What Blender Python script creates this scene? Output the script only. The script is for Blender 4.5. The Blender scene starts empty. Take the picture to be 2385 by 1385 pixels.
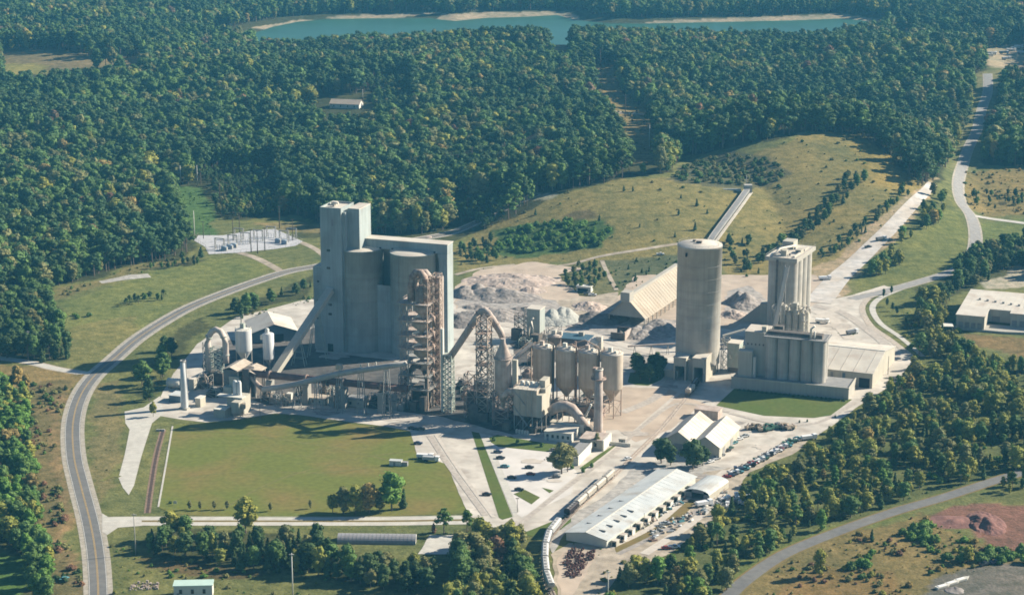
import bpy, math, random
import numpy as np
from mathutils import Vector, Matrix
random.seed(7)
rng = np.random.default_rng(11)
R = math.radians
scene = bpy.context.scene
COL = scene.collection

# ------------------------------------------------------------ camera
CAM_H = 336.0; PITCH = R(14.5); FPX = 4800.0; CX, CY = 1192.5, 692.5
cd = bpy.data.cameras.new('camera'); cam = bpy.data.objects.new('camera', cd); COL.objects.link(cam)
cam.location = (0, 0, CAM_H); cam.rotation_euler = (R(90) - PITCH, 0, 0)
cd.sensor_width = 36; cd.lens = 36 * FPX / 2385; cd.clip_start = 5; cd.clip_end = 30000
scene.camera = cam

# ------------------------------------------------------------ sky and sun
# shadows run (-1.65, -0.52) per metre of height: towards the left and the camera
SUN = Vector((1.65, 0.52, 1.0)).normalized()
w = bpy.data.worlds.new('World'); scene.world = w; w.use_nodes = True
nt = w.node_tree; bg = nt.nodes['Background']; sky = nt.nodes.new('ShaderNodeTexSky')
sky.sky_type = 'NISHITA'; sky.sun_disc = False
sky.sun_elevation = math.asin(SUN.z); sky.sun_rotation = math.atan2(SUN.x, SUN.y)
sky.altitude = 300; sky.air_density = 1.0; sky.dust_density = 0.4; sky.ozone_density = 4.0
nt.links.new(sky.outputs[0], bg.inputs[0]); bg.inputs[1].default_value = 0.05
ld = bpy.data.lights.new('sun', 'SUN'); ld.energy = 5.0; ld.angle = R(0.55); ld.color = (1.0, 0.90, 0.75)
sun = bpy.data.objects.new('sun', ld); COL.objects.link(sun); sun.location = (300, 300, 900)
sun.rotation_euler = (-SUN).to_track_quat('-Z', 'Y').to_euler()
scene.view_settings.view_transform = 'Standard'; scene.view_settings.look = 'None'
scene.view_settings.exposure = 1.12; scene.view_settings.gamma = 1.0
cy = scene.cycles
cy.max_bounces = 5; cy.diffuse_bounces = 3; cy.glossy_bounces = 2; cy.transmission_bounces = 3
cy.volume_bounces = 1; cy.transparent_max_bounces = 6; cy.caustics_reflective = False; cy.caustics_refractive = False
cy.use_denoising = True; cy.filter_width = 1.7

# ------------------------------------------------------------ pixels of the photograph <-> places
SP, CP = math.sin(PITCH), math.cos(PITCH)
def ray(px, py):
    a = (px - CX) / FPX; b = -(py - CY) / FPX
    return (a, CP + b * SP, -SP + b * CP)
def G(px, py, z=0.0):
    d = ray(px, py); t = (z - CAM_H) / d[2]
    return Vector((d[0] * t, d[1] * t, z))
def proj(x, y, z):
    dz = z - CAM_H
    f = y * CP - dz * SP; up = y * SP + dz * CP
    return CX + FPX * x / f, CY - FPX * up / f
def hz(P, py):
    """height of the point straight above P that is seen in row py"""
    d = ray(CX, py); return CAM_H + P.y * d[2] / d[1]
def sstep(a, b, x):
    t = np.clip((x - a) / (b - a), 0, 1); return t * t * (3 - 2 * t)
def inpoly(px, py, poly):
    px = np.asarray(px, float); py = np.asarray(py, float)
    r = np.zeros(px.shape, bool); n = len(poly)
    for i in range(n):
        x0, y0 = poly[i]; x1, y1 = poly[(i + 1) % n]
        c = ((y0 > py) != (y1 > py))
        if y0 != y1:
            r ^= c & (px < (x1 - x0) * (py - y0) / (y1 - y0) + x0)
    return r
def snoise(x, y, s=1.0, k=0):
    a = np.sin(x / s * 1.0 + 1.3 * k + 0.7 * np.sin(y / s * 0.83 + k)); b = np.sin(y / s * 1.21 - 0.6 * k + 0.9 * np.sin(x / s * 0.71 + 2 * k))
    c = np.sin((x + y) / s * 0.62 + k * 2.1); return (a + b + c) / 3

LAKE_PX = [(470, 86), (590, 76), (630, 62), (690, 50), (760, 44), (860, 42), (1000, 42), (1060, 48), (1130, 41), (1230, 38), (1300, 34), (1345, 46),
           (1420, 54), (1500, 54), (1600, 52), (1700, 50), (1870, 46), (1960, 42), (2060, 52), (2010, 72), (1990, 88), (1900, 98), (1700, 104), (1440, 104), (1200, 112), (900, 118), (700, 108), (580, 98)]
LAKE = [tuple(G(a, b)[:2]) for a, b in LAKE_PX]
def lake_dist(x, y):
    """signed distance to the shore, positive inside the lake"""
    x = np.asarray(x, float); y = np.asarray(y, float); d = np.full(x.shape, 1e9); n = len(LAKE)
    for i in range(n):
        x0, y0 = LAKE[i]; x1, y1 = LAKE[(i + 1) % n]
        dx, dy = x1 - x0, y1 - y0; t = np.clip(((x - x0) * dx + (y - y0) * dy) / (dx * dx + dy * dy), 0, 1)
        d = np.minimum(d, np.hypot(x - x0 - t * dx, y - y0 - t * dy))
    return np.where(inpoly(x, y, LAKE), d, -d)
def bump(x, y, cx, cy_, l, r, f, b, h, p=1.0):
    dx = (x - cx) / np.where(x < cx, l, r); dy = (y - cy_) / np.where(y < cy_, f, b)
    q = np.clip(1 - (dx * dx + dy * dy) ** (0.5 * p), 0, 1); return h * q * q * (3 - 2 * q)
def H(x, y):
    x = np.asarray(x, float); y = np.asarray(y, float)
    a = bump(x, y, 95, 1590, 165, 170, 225, 130, 25, 1.5)
    b = bump(x, y, 262, 1745, 150, 130, 380, 190, 31, 1.5)
    z = np.maximum(a, b) + 0.25 * np.minimum(a, b)
    m = sstep(1560, 1850, y - 0.35 * np.clip(-x, 0, 400) * 0.6)
    und = 12 * snoise(x, y, 95, 1) + 6 * snoise(x, y, 47, 4)
    z = z + m * (und + 9)
    z = z + bump(x, y, 20, 2330, 330, 300, 300, 230, 16)          # wooded rise in front of the lake
    z = z + sstep(3000, 3700, y) * 45 * (1.1 + snoise(x, y, 260, 2)) + sstep(4200, 8000, y) * 160
    z = z + bump(x, y, -420, 3050, 420, 330, 260, 600, 30)
    # bottom of the frame: ground falls away a little under the lower railway
    z = z - bump(x, y, -6, 846, 22, 22, 60, 34, 2.2)
    near = (y > 2350) & (y < 3100)
    if np.any(near):
        ld_ = np.where(near, lake_dist(x, y), -999)
        z = np.where(near, z * sstep(0, 150, -ld_) + np.clip(-ld_ * 0.12, -6, 3) * (1 - sstep(0, 150, -ld_)), z)
    return z
def Hs(x, y): return float(H(np.array([x]), np.array([y]))[0])
def GT(px, py):
    z = 0.0
    for _ in range(30):
        P = G(px, py, z); z += 0.6 * (Hs(P.x, P.y) - z)
    P = G(px, py, z); return Vector((P.x, P.y, Hs(P.x, P.y)))

YAW = R(-19)

# ------------------------------------------------------------ things and parts
def thing(name, label, cat, loc=(0, 0, 0), yaw=0.0, group=None):
    o = bpy.data.objects.new(name, None); COL.objects.link(o); o.location = loc; o.rotation_euler = (0, 0, yaw)
    o.empty_display_size = 2
    o['label'] = label; o['category'] = cat
    if group: o['group'] = group
    return o
def tag(o, label, cat, group=None):
    o['label'] = label; o['category'] = cat
    if group: o['group'] = group
    return o
def L(t, px, py, z=0.0):
    """place on the ground seen at a pixel, in the thing's own axes"""
    P = G(px, py, z) - t.location; c, s = math.cos(-t.rotation_euler.z), math.sin(-t.rotation_euler.z)
    return Vector((P.x * c - P.y * s, P.x * s + P.y * c, z - t.location.z))
def V(t, px, py, v):
    """point seen at a pixel on the upright plane v of the thing"""
    d = ray(px, py); c, s = math.cos(t.rotation_euler.z), math.sin(t.rotation_euler.z)
    n = (-s, c); o = t.location
    k = (v + n[0] * o.x + n[1] * o.y) / (n[0] * d[0] + n[1] * d[1])
    P = Vector((d[0] * k - o.x, d[1] * k - o.y, 0))
    return Vector((P.x * c + P.y * s, -P.x * s + P.y * c, CAM_H + d[2] * k - o.z))

class MB:
    def __init__(self): self.v = []; self.f = []; self.m = []; self.mi = 0; self.sm = []; self.smooth = False
    def add(self, vs, fs):
        n = len(self.v); self.v += [tuple(p) for p in vs]
        for f in fs: self.f.append(tuple(i + n for i in f)); self.m.append(self.mi); self.sm.append(self.smooth)
        return self
    def box(self, x0, y0, z0, x1, y1, z1):
        if x0 > x1: x0, x1 = x1, x0
        if y0 > y1: y0, y1 = y1, y0
        if z0 > z1: z0, z1 = z1, z0
        return self.add([(x0, y0, z0), (x1, y0, z0), (x1, y1, z0), (x0, y1, z0), (x0, y0, z1), (x1, y0, z1), (x1, y1, z1), (x0, y1, z1)],
                        [(0, 3, 2, 1), (4, 5, 6, 7), (0, 1, 5, 4), (1, 2, 6, 5), (2, 3, 7, 6), (3, 0, 4, 7)])
    def prism(self, poly, z0, z1):
        a = sum(poly[i][0] * poly[(i + 1) % len(poly)][1] - poly[(i + 1) % len(poly)][0] * poly[i][1] for i in range(len(poly)))
        if a < 0: poly = poly[::-1]
        n = len(poly); vs = [(p[0], p[1], z0) for p in poly] + [(p[0], p[1], z1) for p in poly]
        return self.add(vs, [tuple(range(n - 1, -1, -1)), tuple(range(n, 2 * n))] + [(i, (i + 1) % n, n + (i + 1) % n, n + i) for i in range(n)])
    def lathe(self, cx, cy_, prof, n=24, cap=True):
        vs = []; fs = []; k = len(prof)
        for r, z in prof:
            for i in range(n):
                a = 2 * math.pi * i / n; vs.append((cx + r * math.cos(a), cy_ + r * math.sin(a), z))
        for j in range(k - 1):
            for i in range(n):
                a, b = j * n + i, j * n + (i + 1) % n; fs.append((a, b, b + n, a + n))
        o = self.smooth; self.smooth = True; base = len(self.v); self.add(vs, fs); self.smooth = o
        if cap:
            for j, rev in ((0, True), (k - 1, False)):
                if prof[j][0] > 0.01:
                    idx = [base + j * n + i for i in range(n)]
                    nb = len(self.v); self.v += [self.v[i] for i in idx]
                    f = list(range(nb, nb + n)); self.f.append(tuple(f[::-1] if rev else f)); self.m.append(self.mi); self.sm.append(False)
        return self
    def tube(self, path, r, n=10, cap=True):
        path = [Vector(p) for p in path]; rs = r if isinstance(r, (list, tuple)) else [r] * len(path)
        vs = []; k = len(path)
        for j, p in enumerate(path):
            t = (path[min(j + 1, k - 1)] - path[max(j - 1, 0)]).normalized()
            a = Vector((0, 0, 1)) if abs(t.z) < 0.95 else Vector((0, 1, 0))
            s = t.cross(a).normalized(); q = s.cross(t)
            for i in range(n):
                w_ = 2 * math.pi * i / n; vs.append(p + (s * math.cos(w_) + q * math.sin(w_)) * rs[j])
        fs = [(j * n + i, j * n + (i + 1) % n, (j + 1) * n + (i + 1) % n, (j + 1) * n + i) for j in range(k - 1) for i in range(n)]
        o = self.smooth; self.smooth = n > 5; self.add(vs, fs); self.smooth = o
        if cap:
            b = len(self.v) - k * n
            self.f.append(tuple(b + i for i in range(n))[::-1]); self.f.append(tuple(b + (k - 1) * n + i for i in range(n)))
            self.m += [self.mi] * 2; self.sm += [False] * 2
        return self
    def beam(self, a, b, w_=0.3, h_=None):
        """rectangular bar between two points, w_ across and h_ deep"""
        a, b = Vector(a), Vector(b); h_ = h_ or w_; t = (b - a).normalized()
        up = Vector((0, 0, 1)) if abs(t.z) < 0.98 else Vector((0, 1, 0))
        s = t.cross(up).normalized() * w_ / 2; q = s.cross(t).normalized() * h_ / 2
        vs = [a - s - q, a + s - q, a + s + q, a - s + q, b - s - q, b + s - q, b + s + q, b - s + q]
        return self.add(vs, [(0, 1, 2, 3), (7, 6, 5, 4), (0, 4, 5, 1), (1, 5, 6, 2), (2, 6, 7, 3), (3, 7, 4, 0)])
    def gable(self, x0, y0, x1, y1, z0, ze, zr, over=0.5, axis='x', th=0.25):
        """roof of two slopes with thickness; the ridge runs along axis"""
        if axis == 'x':
            ym = (y0 + y1) / 2
            for ya, s in ((y0 - over, 1), (y1 + over, -1)):
                ze2 = ze - (zr - ze) * over / max(1e-3, (y1 - y0) / 2)
                self.add([(x0 - over, ya, ze2), (x1 + over, ya, ze2), (x1 + over, ym, zr), (x0 - over, ym, zr),
                          (x0 - over, ya, ze2 + th), (x1 + over, ya, ze2 + th), (x1 + over, ym, zr + th), (x0 - over, ym, zr + th)],
                         [(0, 3, 2, 1), (4, 5, 6, 7), (0, 1, 5, 4), (1, 2, 6, 5), (2, 3, 7, 6), (3, 0, 4, 7)])
        else:
            xm = (x0 + x1) / 2
            for xa in (x0 - over, x1 + over):
                ze2 = ze - (zr - ze) * over / max(1e-3, (x1 - x0) / 2)
                self.add([(xa, y0 - over, ze2), (xa, y1 + over, ze2), (xm, y1 + over, zr), (xm, y0 - over, zr),
                          (xa, y0 - over, ze2 + th), (xa, y1 + over, ze2 + th), (xm, y1 + over, zr + th), (xm, y0 - over, zr + th)],
                         [(0, 3, 2, 1), (4, 5, 6, 7), (0, 1, 5, 4), (1, 2, 6, 5), (2, 3, 7, 6), (3, 0, 4, 7)])
        return self
    def gable_walls(self, x0, y0, x1, y1, z0, ze, zr, axis='x'):
        if axis == 'x':
            ym = (y0 + y1) / 2
            vs = [(x0, y0, z0), (x1, y0, z0), (x1, y1, z0), (x0, y1, z0), (x0, y0, ze), (x1, y0, ze), (x1, y1, ze), (x0, y1, ze), (x0, ym, zr - .05), (x1, ym, zr - .05)]
            fs = [(0, 1, 5, 4), (2, 3, 7, 6), (1, 2, 6, 9, 5), (3, 0, 4, 8, 7)]
        else:
            xm = (x0 + x1) / 2
            vs = [(x0, y0, z0), (x1, y0, z0), (x1, y1, z0), (x0, y1, z0), (x0, y0, ze), (x1, y0, ze), (x1, y1, ze), (x0, y1, ze), (xm, y0, zr - .05), (xm, y1, zr - .05)]
            fs = [(0, 1, 5, 8, 4), (2, 3, 7, 9, 6), (1, 2, 6, 5), (3, 0, 4, 7)]
        return self.add(vs, fs)
    def build(self, name, mats, parent=None, label=None, **props):
        me = bpy.data.meshes.new(name); me.from_pydata(self.v, [], self.f); me.update()
        if not isinstance(mats, (list, tuple)): mats = [mats]
        for m in mats: me.materials.append(m)
        me.polygons.foreach_set('material_index', self.m); me.polygons.foreach_set('use_smooth', self.sm)
        o = bpy.data.objects.new(name, me); COL.objects.link(o)
        if parent is not None: o.parent = parent
        if label: o['label'] = label
        for k, v in props.items(): o[k] = v
        return o
def copy_tree(o, parent=None):
    c = o.copy(); COL.objects.link(c); c.parent = parent
    for ch in list(o.children): copy_tree(ch, c)
    return c

# ------------------------------------------------------------ materials
MATS = {}
def mat(name, col, var=0.15, scale=0.2, rough=0.85, metal=0.0, col2=None, c2=0.5, c2scale=0.05, streak=0.0, bump_=0.0, bands=None, tint_obj=0.0, sharp=0.15, spec=0.3, dirt=None):
    """one principled surface: base colour with two sizes of noise in world metres, optional second colour in patches"""
    if name in MATS: return MATS[name]
    m = bpy.data.materials.new(name); m.use_nodes = True; nt = m.node_tree; N = nt.nodes; Lk = nt.links.new
    b = N['Principled BSDF']; b.inputs['Roughness'].default_value = rough; b.inputs['Metallic'].default_value = metal
    b.inputs['Specular IOR Level'].default_value = spec
    geo = N.new('ShaderNodeNewGeometry'); pos = geo.outputs['Position']
    def mix(a, bb, fac, mode='MIX'):
        x = N.new('ShaderNodeMix'); x.data_type = 'RGBA'; x.blend_type = mode
        for s, val in ((6, a), (7, bb)):
            if isinstance(val, tuple): x.inputs[s].default_value = (*val, 1)
            else: Lk(val, x.inputs[s])
        if isinstance(fac, float): x.inputs[0].default_value = fac
        else: Lk(fac, x.inputs[0])
        return x.outputs[2]
    def noise(s, det=4.0, stretch=None):
        n = N.new('ShaderNodeTexNoise'); n.inputs['Scale'].default_value = s; n.inputs['Detail'].default_value = det
        if stretch:
            mp = N.new('ShaderNodeMapping'); mp.inputs['Scale'].default_value = stretch; Lk(pos, mp.inputs[0]); Lk(mp.outputs[0], n.inputs['Vector'])
        else: Lk(pos, n.inputs['Vector'])
        return n.outputs['Fac']
    def ramp(f, lo, hi):
        r = N.new('ShaderNodeMapRange'); r.inputs[1].default_value = lo; r.inputs[2].default_value = hi; Lk(f, r.inputs[0]); return r.outputs[0]
    c = tuple(col); cur = c
    if col2 is not None:
        cur = mix(c, tuple(col2), ramp(noise(c2scale, 5.0), c2 - sharp, c2 + sharp))
    lo = tuple(max(0, 1 - var) for _ in range(3)); hi = tuple(1 + var for _ in range(3))
    v = mix(lo, hi, ramp(noise(scale, 6.0), 0.3, 0.7))
    cur = mix(cur if not isinstance(cur, tuple) else cur, v, 1.0, 'MULTIPLY')
    if streak:
        v = mix((1 - streak,) * 3, (1.0 + streak * .3,) * 3, ramp(noise(1.0, 3.0, (0.9, 0.9, 0.03)), 0.3, 0.65)); cur = mix(cur, v, 1.0, 'MULTIPLY')
    if dirt is not None:
        cur = mix(cur, dirt, ramp(noise(0.11, 7.0, (1, 1, 0.5)), 0.5, 0.75))
    if bands:
        step, amt = bands
        sx = N.new('ShaderNodeSeparateXYZ'); Lk(pos, sx.inputs[0])
        d = N.new('ShaderNodeMath'); d.operation = 'DIVIDE'; Lk(sx.outputs[2], d.inputs[0]); d.inputs[1].default_value = step
        fl = N.new('ShaderNodeMath'); fl.operation = 'FLOOR'; Lk(d.outputs[0], fl.inputs[0])
        wn = N.new('ShaderNodeTexWhiteNoise'); wn.noise_dimensions = '1D'; Lk(fl.outputs[0], wn.inputs['W'])
        cur = mix(cur, mix((1 - amt,) * 3, (1 + amt * .5,) * 3, wn.outputs['Value']), 1.0, 'MULTIPLY')
    if tint_obj:
        oi = N.new('ShaderNodeObjectInfo')
        cur = mix(cur, mix((1 - tint_obj,) * 3, (1 + tint_obj,) * 3, oi.outputs['Random']), 1.0, 'MULTIPLY')
    if isinstance(cur, tuple): b.inputs['Base Color'].default_value = (*cur, 1)
    else: Lk(cur, b.inputs['Base Color'])
    if bump_:
        bp = N.new('ShaderNodeBump'); bp.inputs['Strength'].default_value = 0.6; bp.inputs['Distance'].default_value = bump_
        Lk(noise(scale * 2, 8.0), bp.inputs['Height']); Lk(bp.outputs[0], b.inputs['Normal'])
    MATS[name] = m; return m
# ------------------------------------------------------------ where woods grow, where nothing may hide the ground
# allowed woods, as seen at their feet: polygon, density, kinds (weights), height range
BIG = [(-900, 700), (0, 694), (70, 690), (130, 668), (230, 640), (300, 622), (400, 602), (455, 585), (440, 545), (452, 520), (425, 470), (395, 440), (430, 428), (475, 440), (500, 505),
       (560, 512), (640, 505), (690, 500), (760, 525), (860, 545), (930, 545), (1000, 545), (1060, 530), (1110, 548), (1180, 515), (1240, 482), (1310, 448), (1400, 428), (1470, 412), (1560, 405),
       (1580, 370), (1700, 345), (1770, 330), (1880, 308), (1990, 318), (2050, 345), (2110, 400), (2140, 435), (2185, 425), (2222, 350), (2250, 300), (2275, 200), (2310, 140), (2380, 150), (2340, 200), (2310, 300), (2262, 380), (2400, 388), (3300, 420), (3300, -560), (-900, -560)]
WOODS = [
    (BIG, 1.0, 'back', (9, 23)),
    ([(-300, 700), (0, 700), (110, 690), (140, 740), (150, 800), (162, 838), (95, 846), (0, 832), (-300, 830)], 0.8, 'dark', (8, 15)),
    ([(-400, 905), (40, 900), (72, 960), (80, 1100), (85, 1240), (120, 1290), (110, 1400), (62, 1400), (60, 1300), (0, 1265), (-400, 1280)], 0.95, 'green', (7, 13)),
    ([(330, 1250), (420, 1235), (560, 1240), (700, 1250), (760, 1290), (830, 1275), (960, 1300), (1020, 1340), (1000, 1385), (860, 1372), (760, 1345), (600, 1335), (480, 1310), (350, 1290)], 1.0, 'belt', (6.5, 13)),
    ([(1050, 1300), (1110, 1230), (1190, 1225), (1225, 1270), (1232, 1330), (1240, 1400), (1260, 1470), (1000, 1470), (1060, 1385)], 1.0, 'mix', (9, 16)),
    ([(1452, 1330), (1560, 1275), (1630, 1230), (1700, 1190), (1740, 1105), (1850, 1060), (1900, 1025), (1960, 985), (2010, 960), (2052, 930), (2100, 890), (2135, 830), (2090, 760), (2120, 720), (2190, 690),
      (2230, 760), (2260, 820), (2400, 850), (2800, 850), (2800, 1080), (2330, 1115), (2200, 1150), (2080, 1180), (1940, 1225), (1830, 1268), (1740, 1330), (1690, 1385), (1640, 1420), (1400, 1420)], 1.0, 'wood', (4.5, 12)),
    ([(2110, 700), (2200, 640), (2290, 590), (2385, 555), (2800, 560), (2800, 650), (2330, 650), (2230, 680), (2200, 715), (2140, 770), (2090, 770)], 0.95, 'dark', (7, 12)),
    ([(325, 900), (372, 870), (372, 800), (430, 760), (480, 730), (500, 760), (440, 800), (400, 850), (350, 935), (300, 915)], 0.42, 'dark', (7, 14)),
    ([(535, 735), (590, 700), (650, 672), (735, 640), (735, 672), (700, 690), (620, 715), (560, 745)], 0.8, 'dark', (6, 12)),
    ([(1985, 680), (2060, 610), (2090, 560), (2130, 500), (2180, 440), (2215, 470), (2190, 520), (2120, 560), (2100, 620), (2030, 660)], 0.75, 'wood', (6, 12)),
    ([(1760, 620), (1900, 500), (1980, 410), (2020, 420), (1960, 480), (1830, 600)], 0.9, 'dark', (4, 9)),
    ([(1900, 610), (2000, 530), (2100, 440), (2120, 452), (2040, 530), (1950, 600)], 0.85, 'dark', (4, 7)),
    ([(1155, 590), (1150, 545), (1250, 520), (1380, 515), (1420, 540), (1400, 575), (1250, 590)], 0.9, 'lush', (2.5, 5)),
    ([(1062, 640), (1066, 590), (1120, 560), (1160, 570), (1160, 610), (1110, 630)], 0.6, 'dark', (4, 8)),
    ([(1570, 415), (1600, 385), (1700, 360), (1800, 375), (1830, 405), (1800, 430), (1700, 432), (1600, 425)], 0.9, 'scrub', (2.5, 4.5)),
    ([(1300, 660), (1330, 625), (1390, 620), (1410, 650), (1400, 678), (1320, 680)], 0.55, 'dark', (3.5, 6)),
    ([(960, 565), (930, 535), (1100, 522), (1110, 545), (1040, 560)], 0.0, 'mix', (6, 10)),
    ([(2240, 470), (2260, 440), (2330, 440), (2400, 470), (2400, 490), (2300, 490)], 0.5, 'dark', (4, 7)),
    ([(1480, 880), (1475, 860), (1530, 852), (1560, 862), (1556, 885), (1500, 892)], 0.9, 'oak', (8, 10)),
    ([(1700, 605), (1690, 560), (1740, 560), (1780, 600), (1775, 650), (1730, 660)], 0.5, 'dark', (4, 7)),
    ([(2085, 1240), (2150, 1225), (2190, 1240), (2180, 1262), (2100, 1262)], 0.9, 'lush', (4, 6)),
    ([(2175, 1310), (2230, 1290), (2330, 1280), (2400, 1290), (2400, 1315), (2250, 1312)], 0.9, 'lush', (4, 7)),
    ([(1960, 1330), (2010, 1285), (2080, 1290), (2060, 1320)], 0.8, 'lush', (3, 5)),
    ([(2250, 1150), (2330, 1125), (2400, 1110), (2400, 1160), (2340, 1165)], 0.7, 'wood', (5, 9)),
    ([(470, 600), (500, 620), (518, 632), (470, 625), (350, 630), (340, 618), (400, 605)], 0.5, 'dark', (3, 6)),
    ([(262, 722), (300, 712), (385, 700), (380, 690), (330, 695)], 0.9, 'dark', (4, 6)),
    ([(140, 725), (210, 735), (230, 745), (180, 745)], 0.8, 'lush', (2, 4)),
    ([(680, 545), (740, 530), (760, 550), (700, 555)], 0.7, 'dark', (5, 8)),
]
# ground that must stay visible: no tree may stand on it or reach in front of it
CLEAR = [
    [(0, 118), (180, 120), (210, 140), (330, 135), (335, 152), (200, 160), (100, 165), (0, 172)],
    [(1272, 88), (1330, 90), (1330, 122), (1290, 118)],
    [(1378, 152), (1432, 150), (1440, 200), (1462, 235), (1512, 262), (1520, 300), (1545, 372), (1470, 380), (1450, 290), (1420, 240), (1385, 210)],
    [(740, 232), (850, 228), (850, 258), (745, 252)],
    [(985, 430), (1085, 428), (1085, 442), (985, 450)],
    [(398, 436), (468, 438), (490, 470), (495, 540), (445, 545), (430, 500)],
    [(448, 520), (560, 520), (700, 525), (750, 545), (750, 640), (500, 630), (452, 590)],
    [(1238, 448), (1300, 448), (1300, 460), (1240, 462)],
    [(2215, 560), (2215, 440), (2240, 330), (2262, 250), (2268, 175), (2330, 170), (2320, 220), (2300, 290), (2262, 390), (2262, 470), (2310, 505), (2310, 560)],
    [(2255, 395), (2400, 390), (2400, 440), (2260, 440)],
    [(2295, 150), (2290, 118), (2385, 100), (2400, 160)],
    [(2070, 66), (2120, 62), (2122, 80), (2070, 80)],
    [(1885, 700), (1905, 640), (1960, 590), (2060, 505), (2120, 455), (2170, 422), (2172, 440), (2110, 505), (2080, 560), (2010, 600), (1960, 680), (1930, 700)],
    [(0, 838), (150, 862), (215, 872), (190, 905), (100, 895), (0, 870)],
    [(230, 865), (300, 790), (420, 725), (600, 645), (740, 612), (740, 640), (560, 690), (400, 770), (330, 830), (290, 880), (215, 895)],
    [(200, 880), (290, 885), (260, 1000), (255, 1130), (290, 1400), (190, 1400), (130, 1150), (120, 1000), (160, 910)],
    [(230, 1190), (560, 1196), (1080, 1196), (1100, 1220), (560, 1222), (310, 1226), (235, 1240)],
    [(240, 950), (960, 990), (1060, 1080), (1090, 1196), (230, 1196)],
    [(260, 1350), (520, 1350), (520, 1385), (260, 1385)],
    [(780, 1235), (1060, 1238), (1060, 1285), (940, 1285), (780, 1262)],
    [(955, 980), (1560, 960), (1700, 930), (2000, 900), (2015, 940), (1940, 990), (1880, 1022), (1740, 1080), (1700, 1130), (1680, 1180), (1560, 1270), (1440, 1290), (1370, 1385), (1256, 1385), (1245, 1240), (1190, 1212), (1090, 1200)],
    [(1700, 1385), (1740, 1335), (1830, 1275), (1950, 1225), (2080, 1182), (2200, 1147), (2320, 1108), (2320, 1130), (2200, 1170), (2080, 1205), (1960, 1250), (1840, 1300), (1770, 1360), (1740, 1385)],
    [(2190, 1200), (2300, 1180), (2400, 1172), (2400, 1262), (2290, 1262)],
    [(2150, 1385), (2190, 1330), (2290, 1315), (2400, 1320), (2400, 1385)],
    [(2190, 740), (2225, 700), (2260, 670), (2400, 660), (2400, 800), (2230, 775)],
    [(1890, 710), (1990, 690), (2080, 668), (2220, 628), (2240, 640), (2080, 685), (2030, 720), (2080, 780), (2110, 800), (2110, 860), (2040, 900), (1890, 880)],
    [(2060, 690), (2140, 672), (2120, 740), (2080, 770), (2050, 740)],
    [(1000, 620), (1300, 620), (1300, 700), (1000, 700)], [(2300, 640), (2400, 620), (2400, 665), (2310, 668)],
    [(2245, 775), (2400, 785), (2400, 835), (2300, 815)],
]
CLEAR.append([(1060, 528), (1112, 520), (1112, 546), (960, 572), (930, 566), (1060, 540)])
CLEAR.append([(-50, 1294), (52, 1306), (60, 1400), (-50, 1400)])
CLEAR.append([(395, 428), (480, 430), (512, 505), (500, 545), (440, 545), (420, 490)])
CLEAR.append([(730, 222), (860, 218), (866, 262), (735, 262)])
CLEAR.append([(1688, 1120), (1695, 1075), (1800, 1035), (1860, 1018), (1866, 1030), (1800, 1072), (1730, 1118)])
CLEAR.append([(590, 78), (640, 60), (720, 46), (860, 43), (1150, 40), (1215, 42), (1150, 60), (900, 68), (800, 82), (690, 92), (600, 90)])
CLEAR.append([(1230, 48), (1320, 52), (1300, 80), (1260, 66)])
CLEAR.append([(1345, 48), (1500, 56), (1870, 50), (1960, 52), (1980, 70), (1700, 68), (1500, 62), (1345, 56)])

# ------------------------------------------------------------ the ground, one sheet
def axis(parts):
    out = []
    for a, b, s in parts: out += list(np.arange(a, b, s))
    return np.array(out)
gx = np.concatenate([-9000 + 0 * np.arange(1), -np.geomspace(7000, 620, 22), axis([(-600, -420, 8), (-420, 420, 3), (420, 600, 8)]), np.geomspace(620, 7000, 22), [9000]])
gy = np.concatenate([[-3000, -1500, -400, 200, 500, 650], axis([(720, 780, 6), (780, 1330, 3), (1330, 1850, 4.5), (1850, 3150, 9)]), np.geomspace(3160, 9000, 40)])
X, Y = np.meshgrid(gx, gy); Z = H(X, Y)
Z = np.where((Y < 1330) & (np.abs(Z) < .02), 0, Z)
px, py = proj(X + 5 * snoise(X, Y, 9, 3), Y + 8 * snoise(X, Y, 12, 5), Z)
front = Y > 300
C = np.zeros(X.shape + (3,)); C[:] = (0.150, 0.158, 0.062)
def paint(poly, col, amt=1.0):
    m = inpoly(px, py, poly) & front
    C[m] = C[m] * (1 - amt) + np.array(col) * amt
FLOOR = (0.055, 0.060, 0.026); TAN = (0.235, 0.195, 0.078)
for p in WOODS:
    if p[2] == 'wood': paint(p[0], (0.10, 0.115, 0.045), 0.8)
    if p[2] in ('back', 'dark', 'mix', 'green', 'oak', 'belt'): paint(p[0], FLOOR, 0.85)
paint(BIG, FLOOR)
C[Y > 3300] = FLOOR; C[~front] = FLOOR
hillA = [(1060, 640), (1056, 575), (1200, 500), (1300, 455), (1450, 415), (1640, 420), (1735, 438), (1700, 520), (1650, 600), (1300, 612), (1180, 618)]
hillB = [(1690, 640), (1660, 560), (1740, 440), (1700, 390), (1880, 305), (2010, 312), (2150, 430), (2080, 505), (1900, 640), (1800, 650)]
paint(hillA, (0.215, 0.185, 0.075)); paint(hillB, (0.215, 0.182, 0.074))
paint([(1980, 330), (2080, 360), (2140, 430), (2080, 450), (2010, 400)], (0.27, 0.200, 0.062), 0.6)
paint([(1160, 595), (1150, 540), (1250, 515), (1390, 510), (1425, 545), (1400, 580), (1250, 595)], (0.07, 0.115, 0.035))
paint([(1550, 420), (1600, 380), (1700, 352), (1800, 368), (1840, 405), (1800, 438), (1700, 440), (1600, 430)], (0.10, 0.10, 0.065), 0.85)
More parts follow.
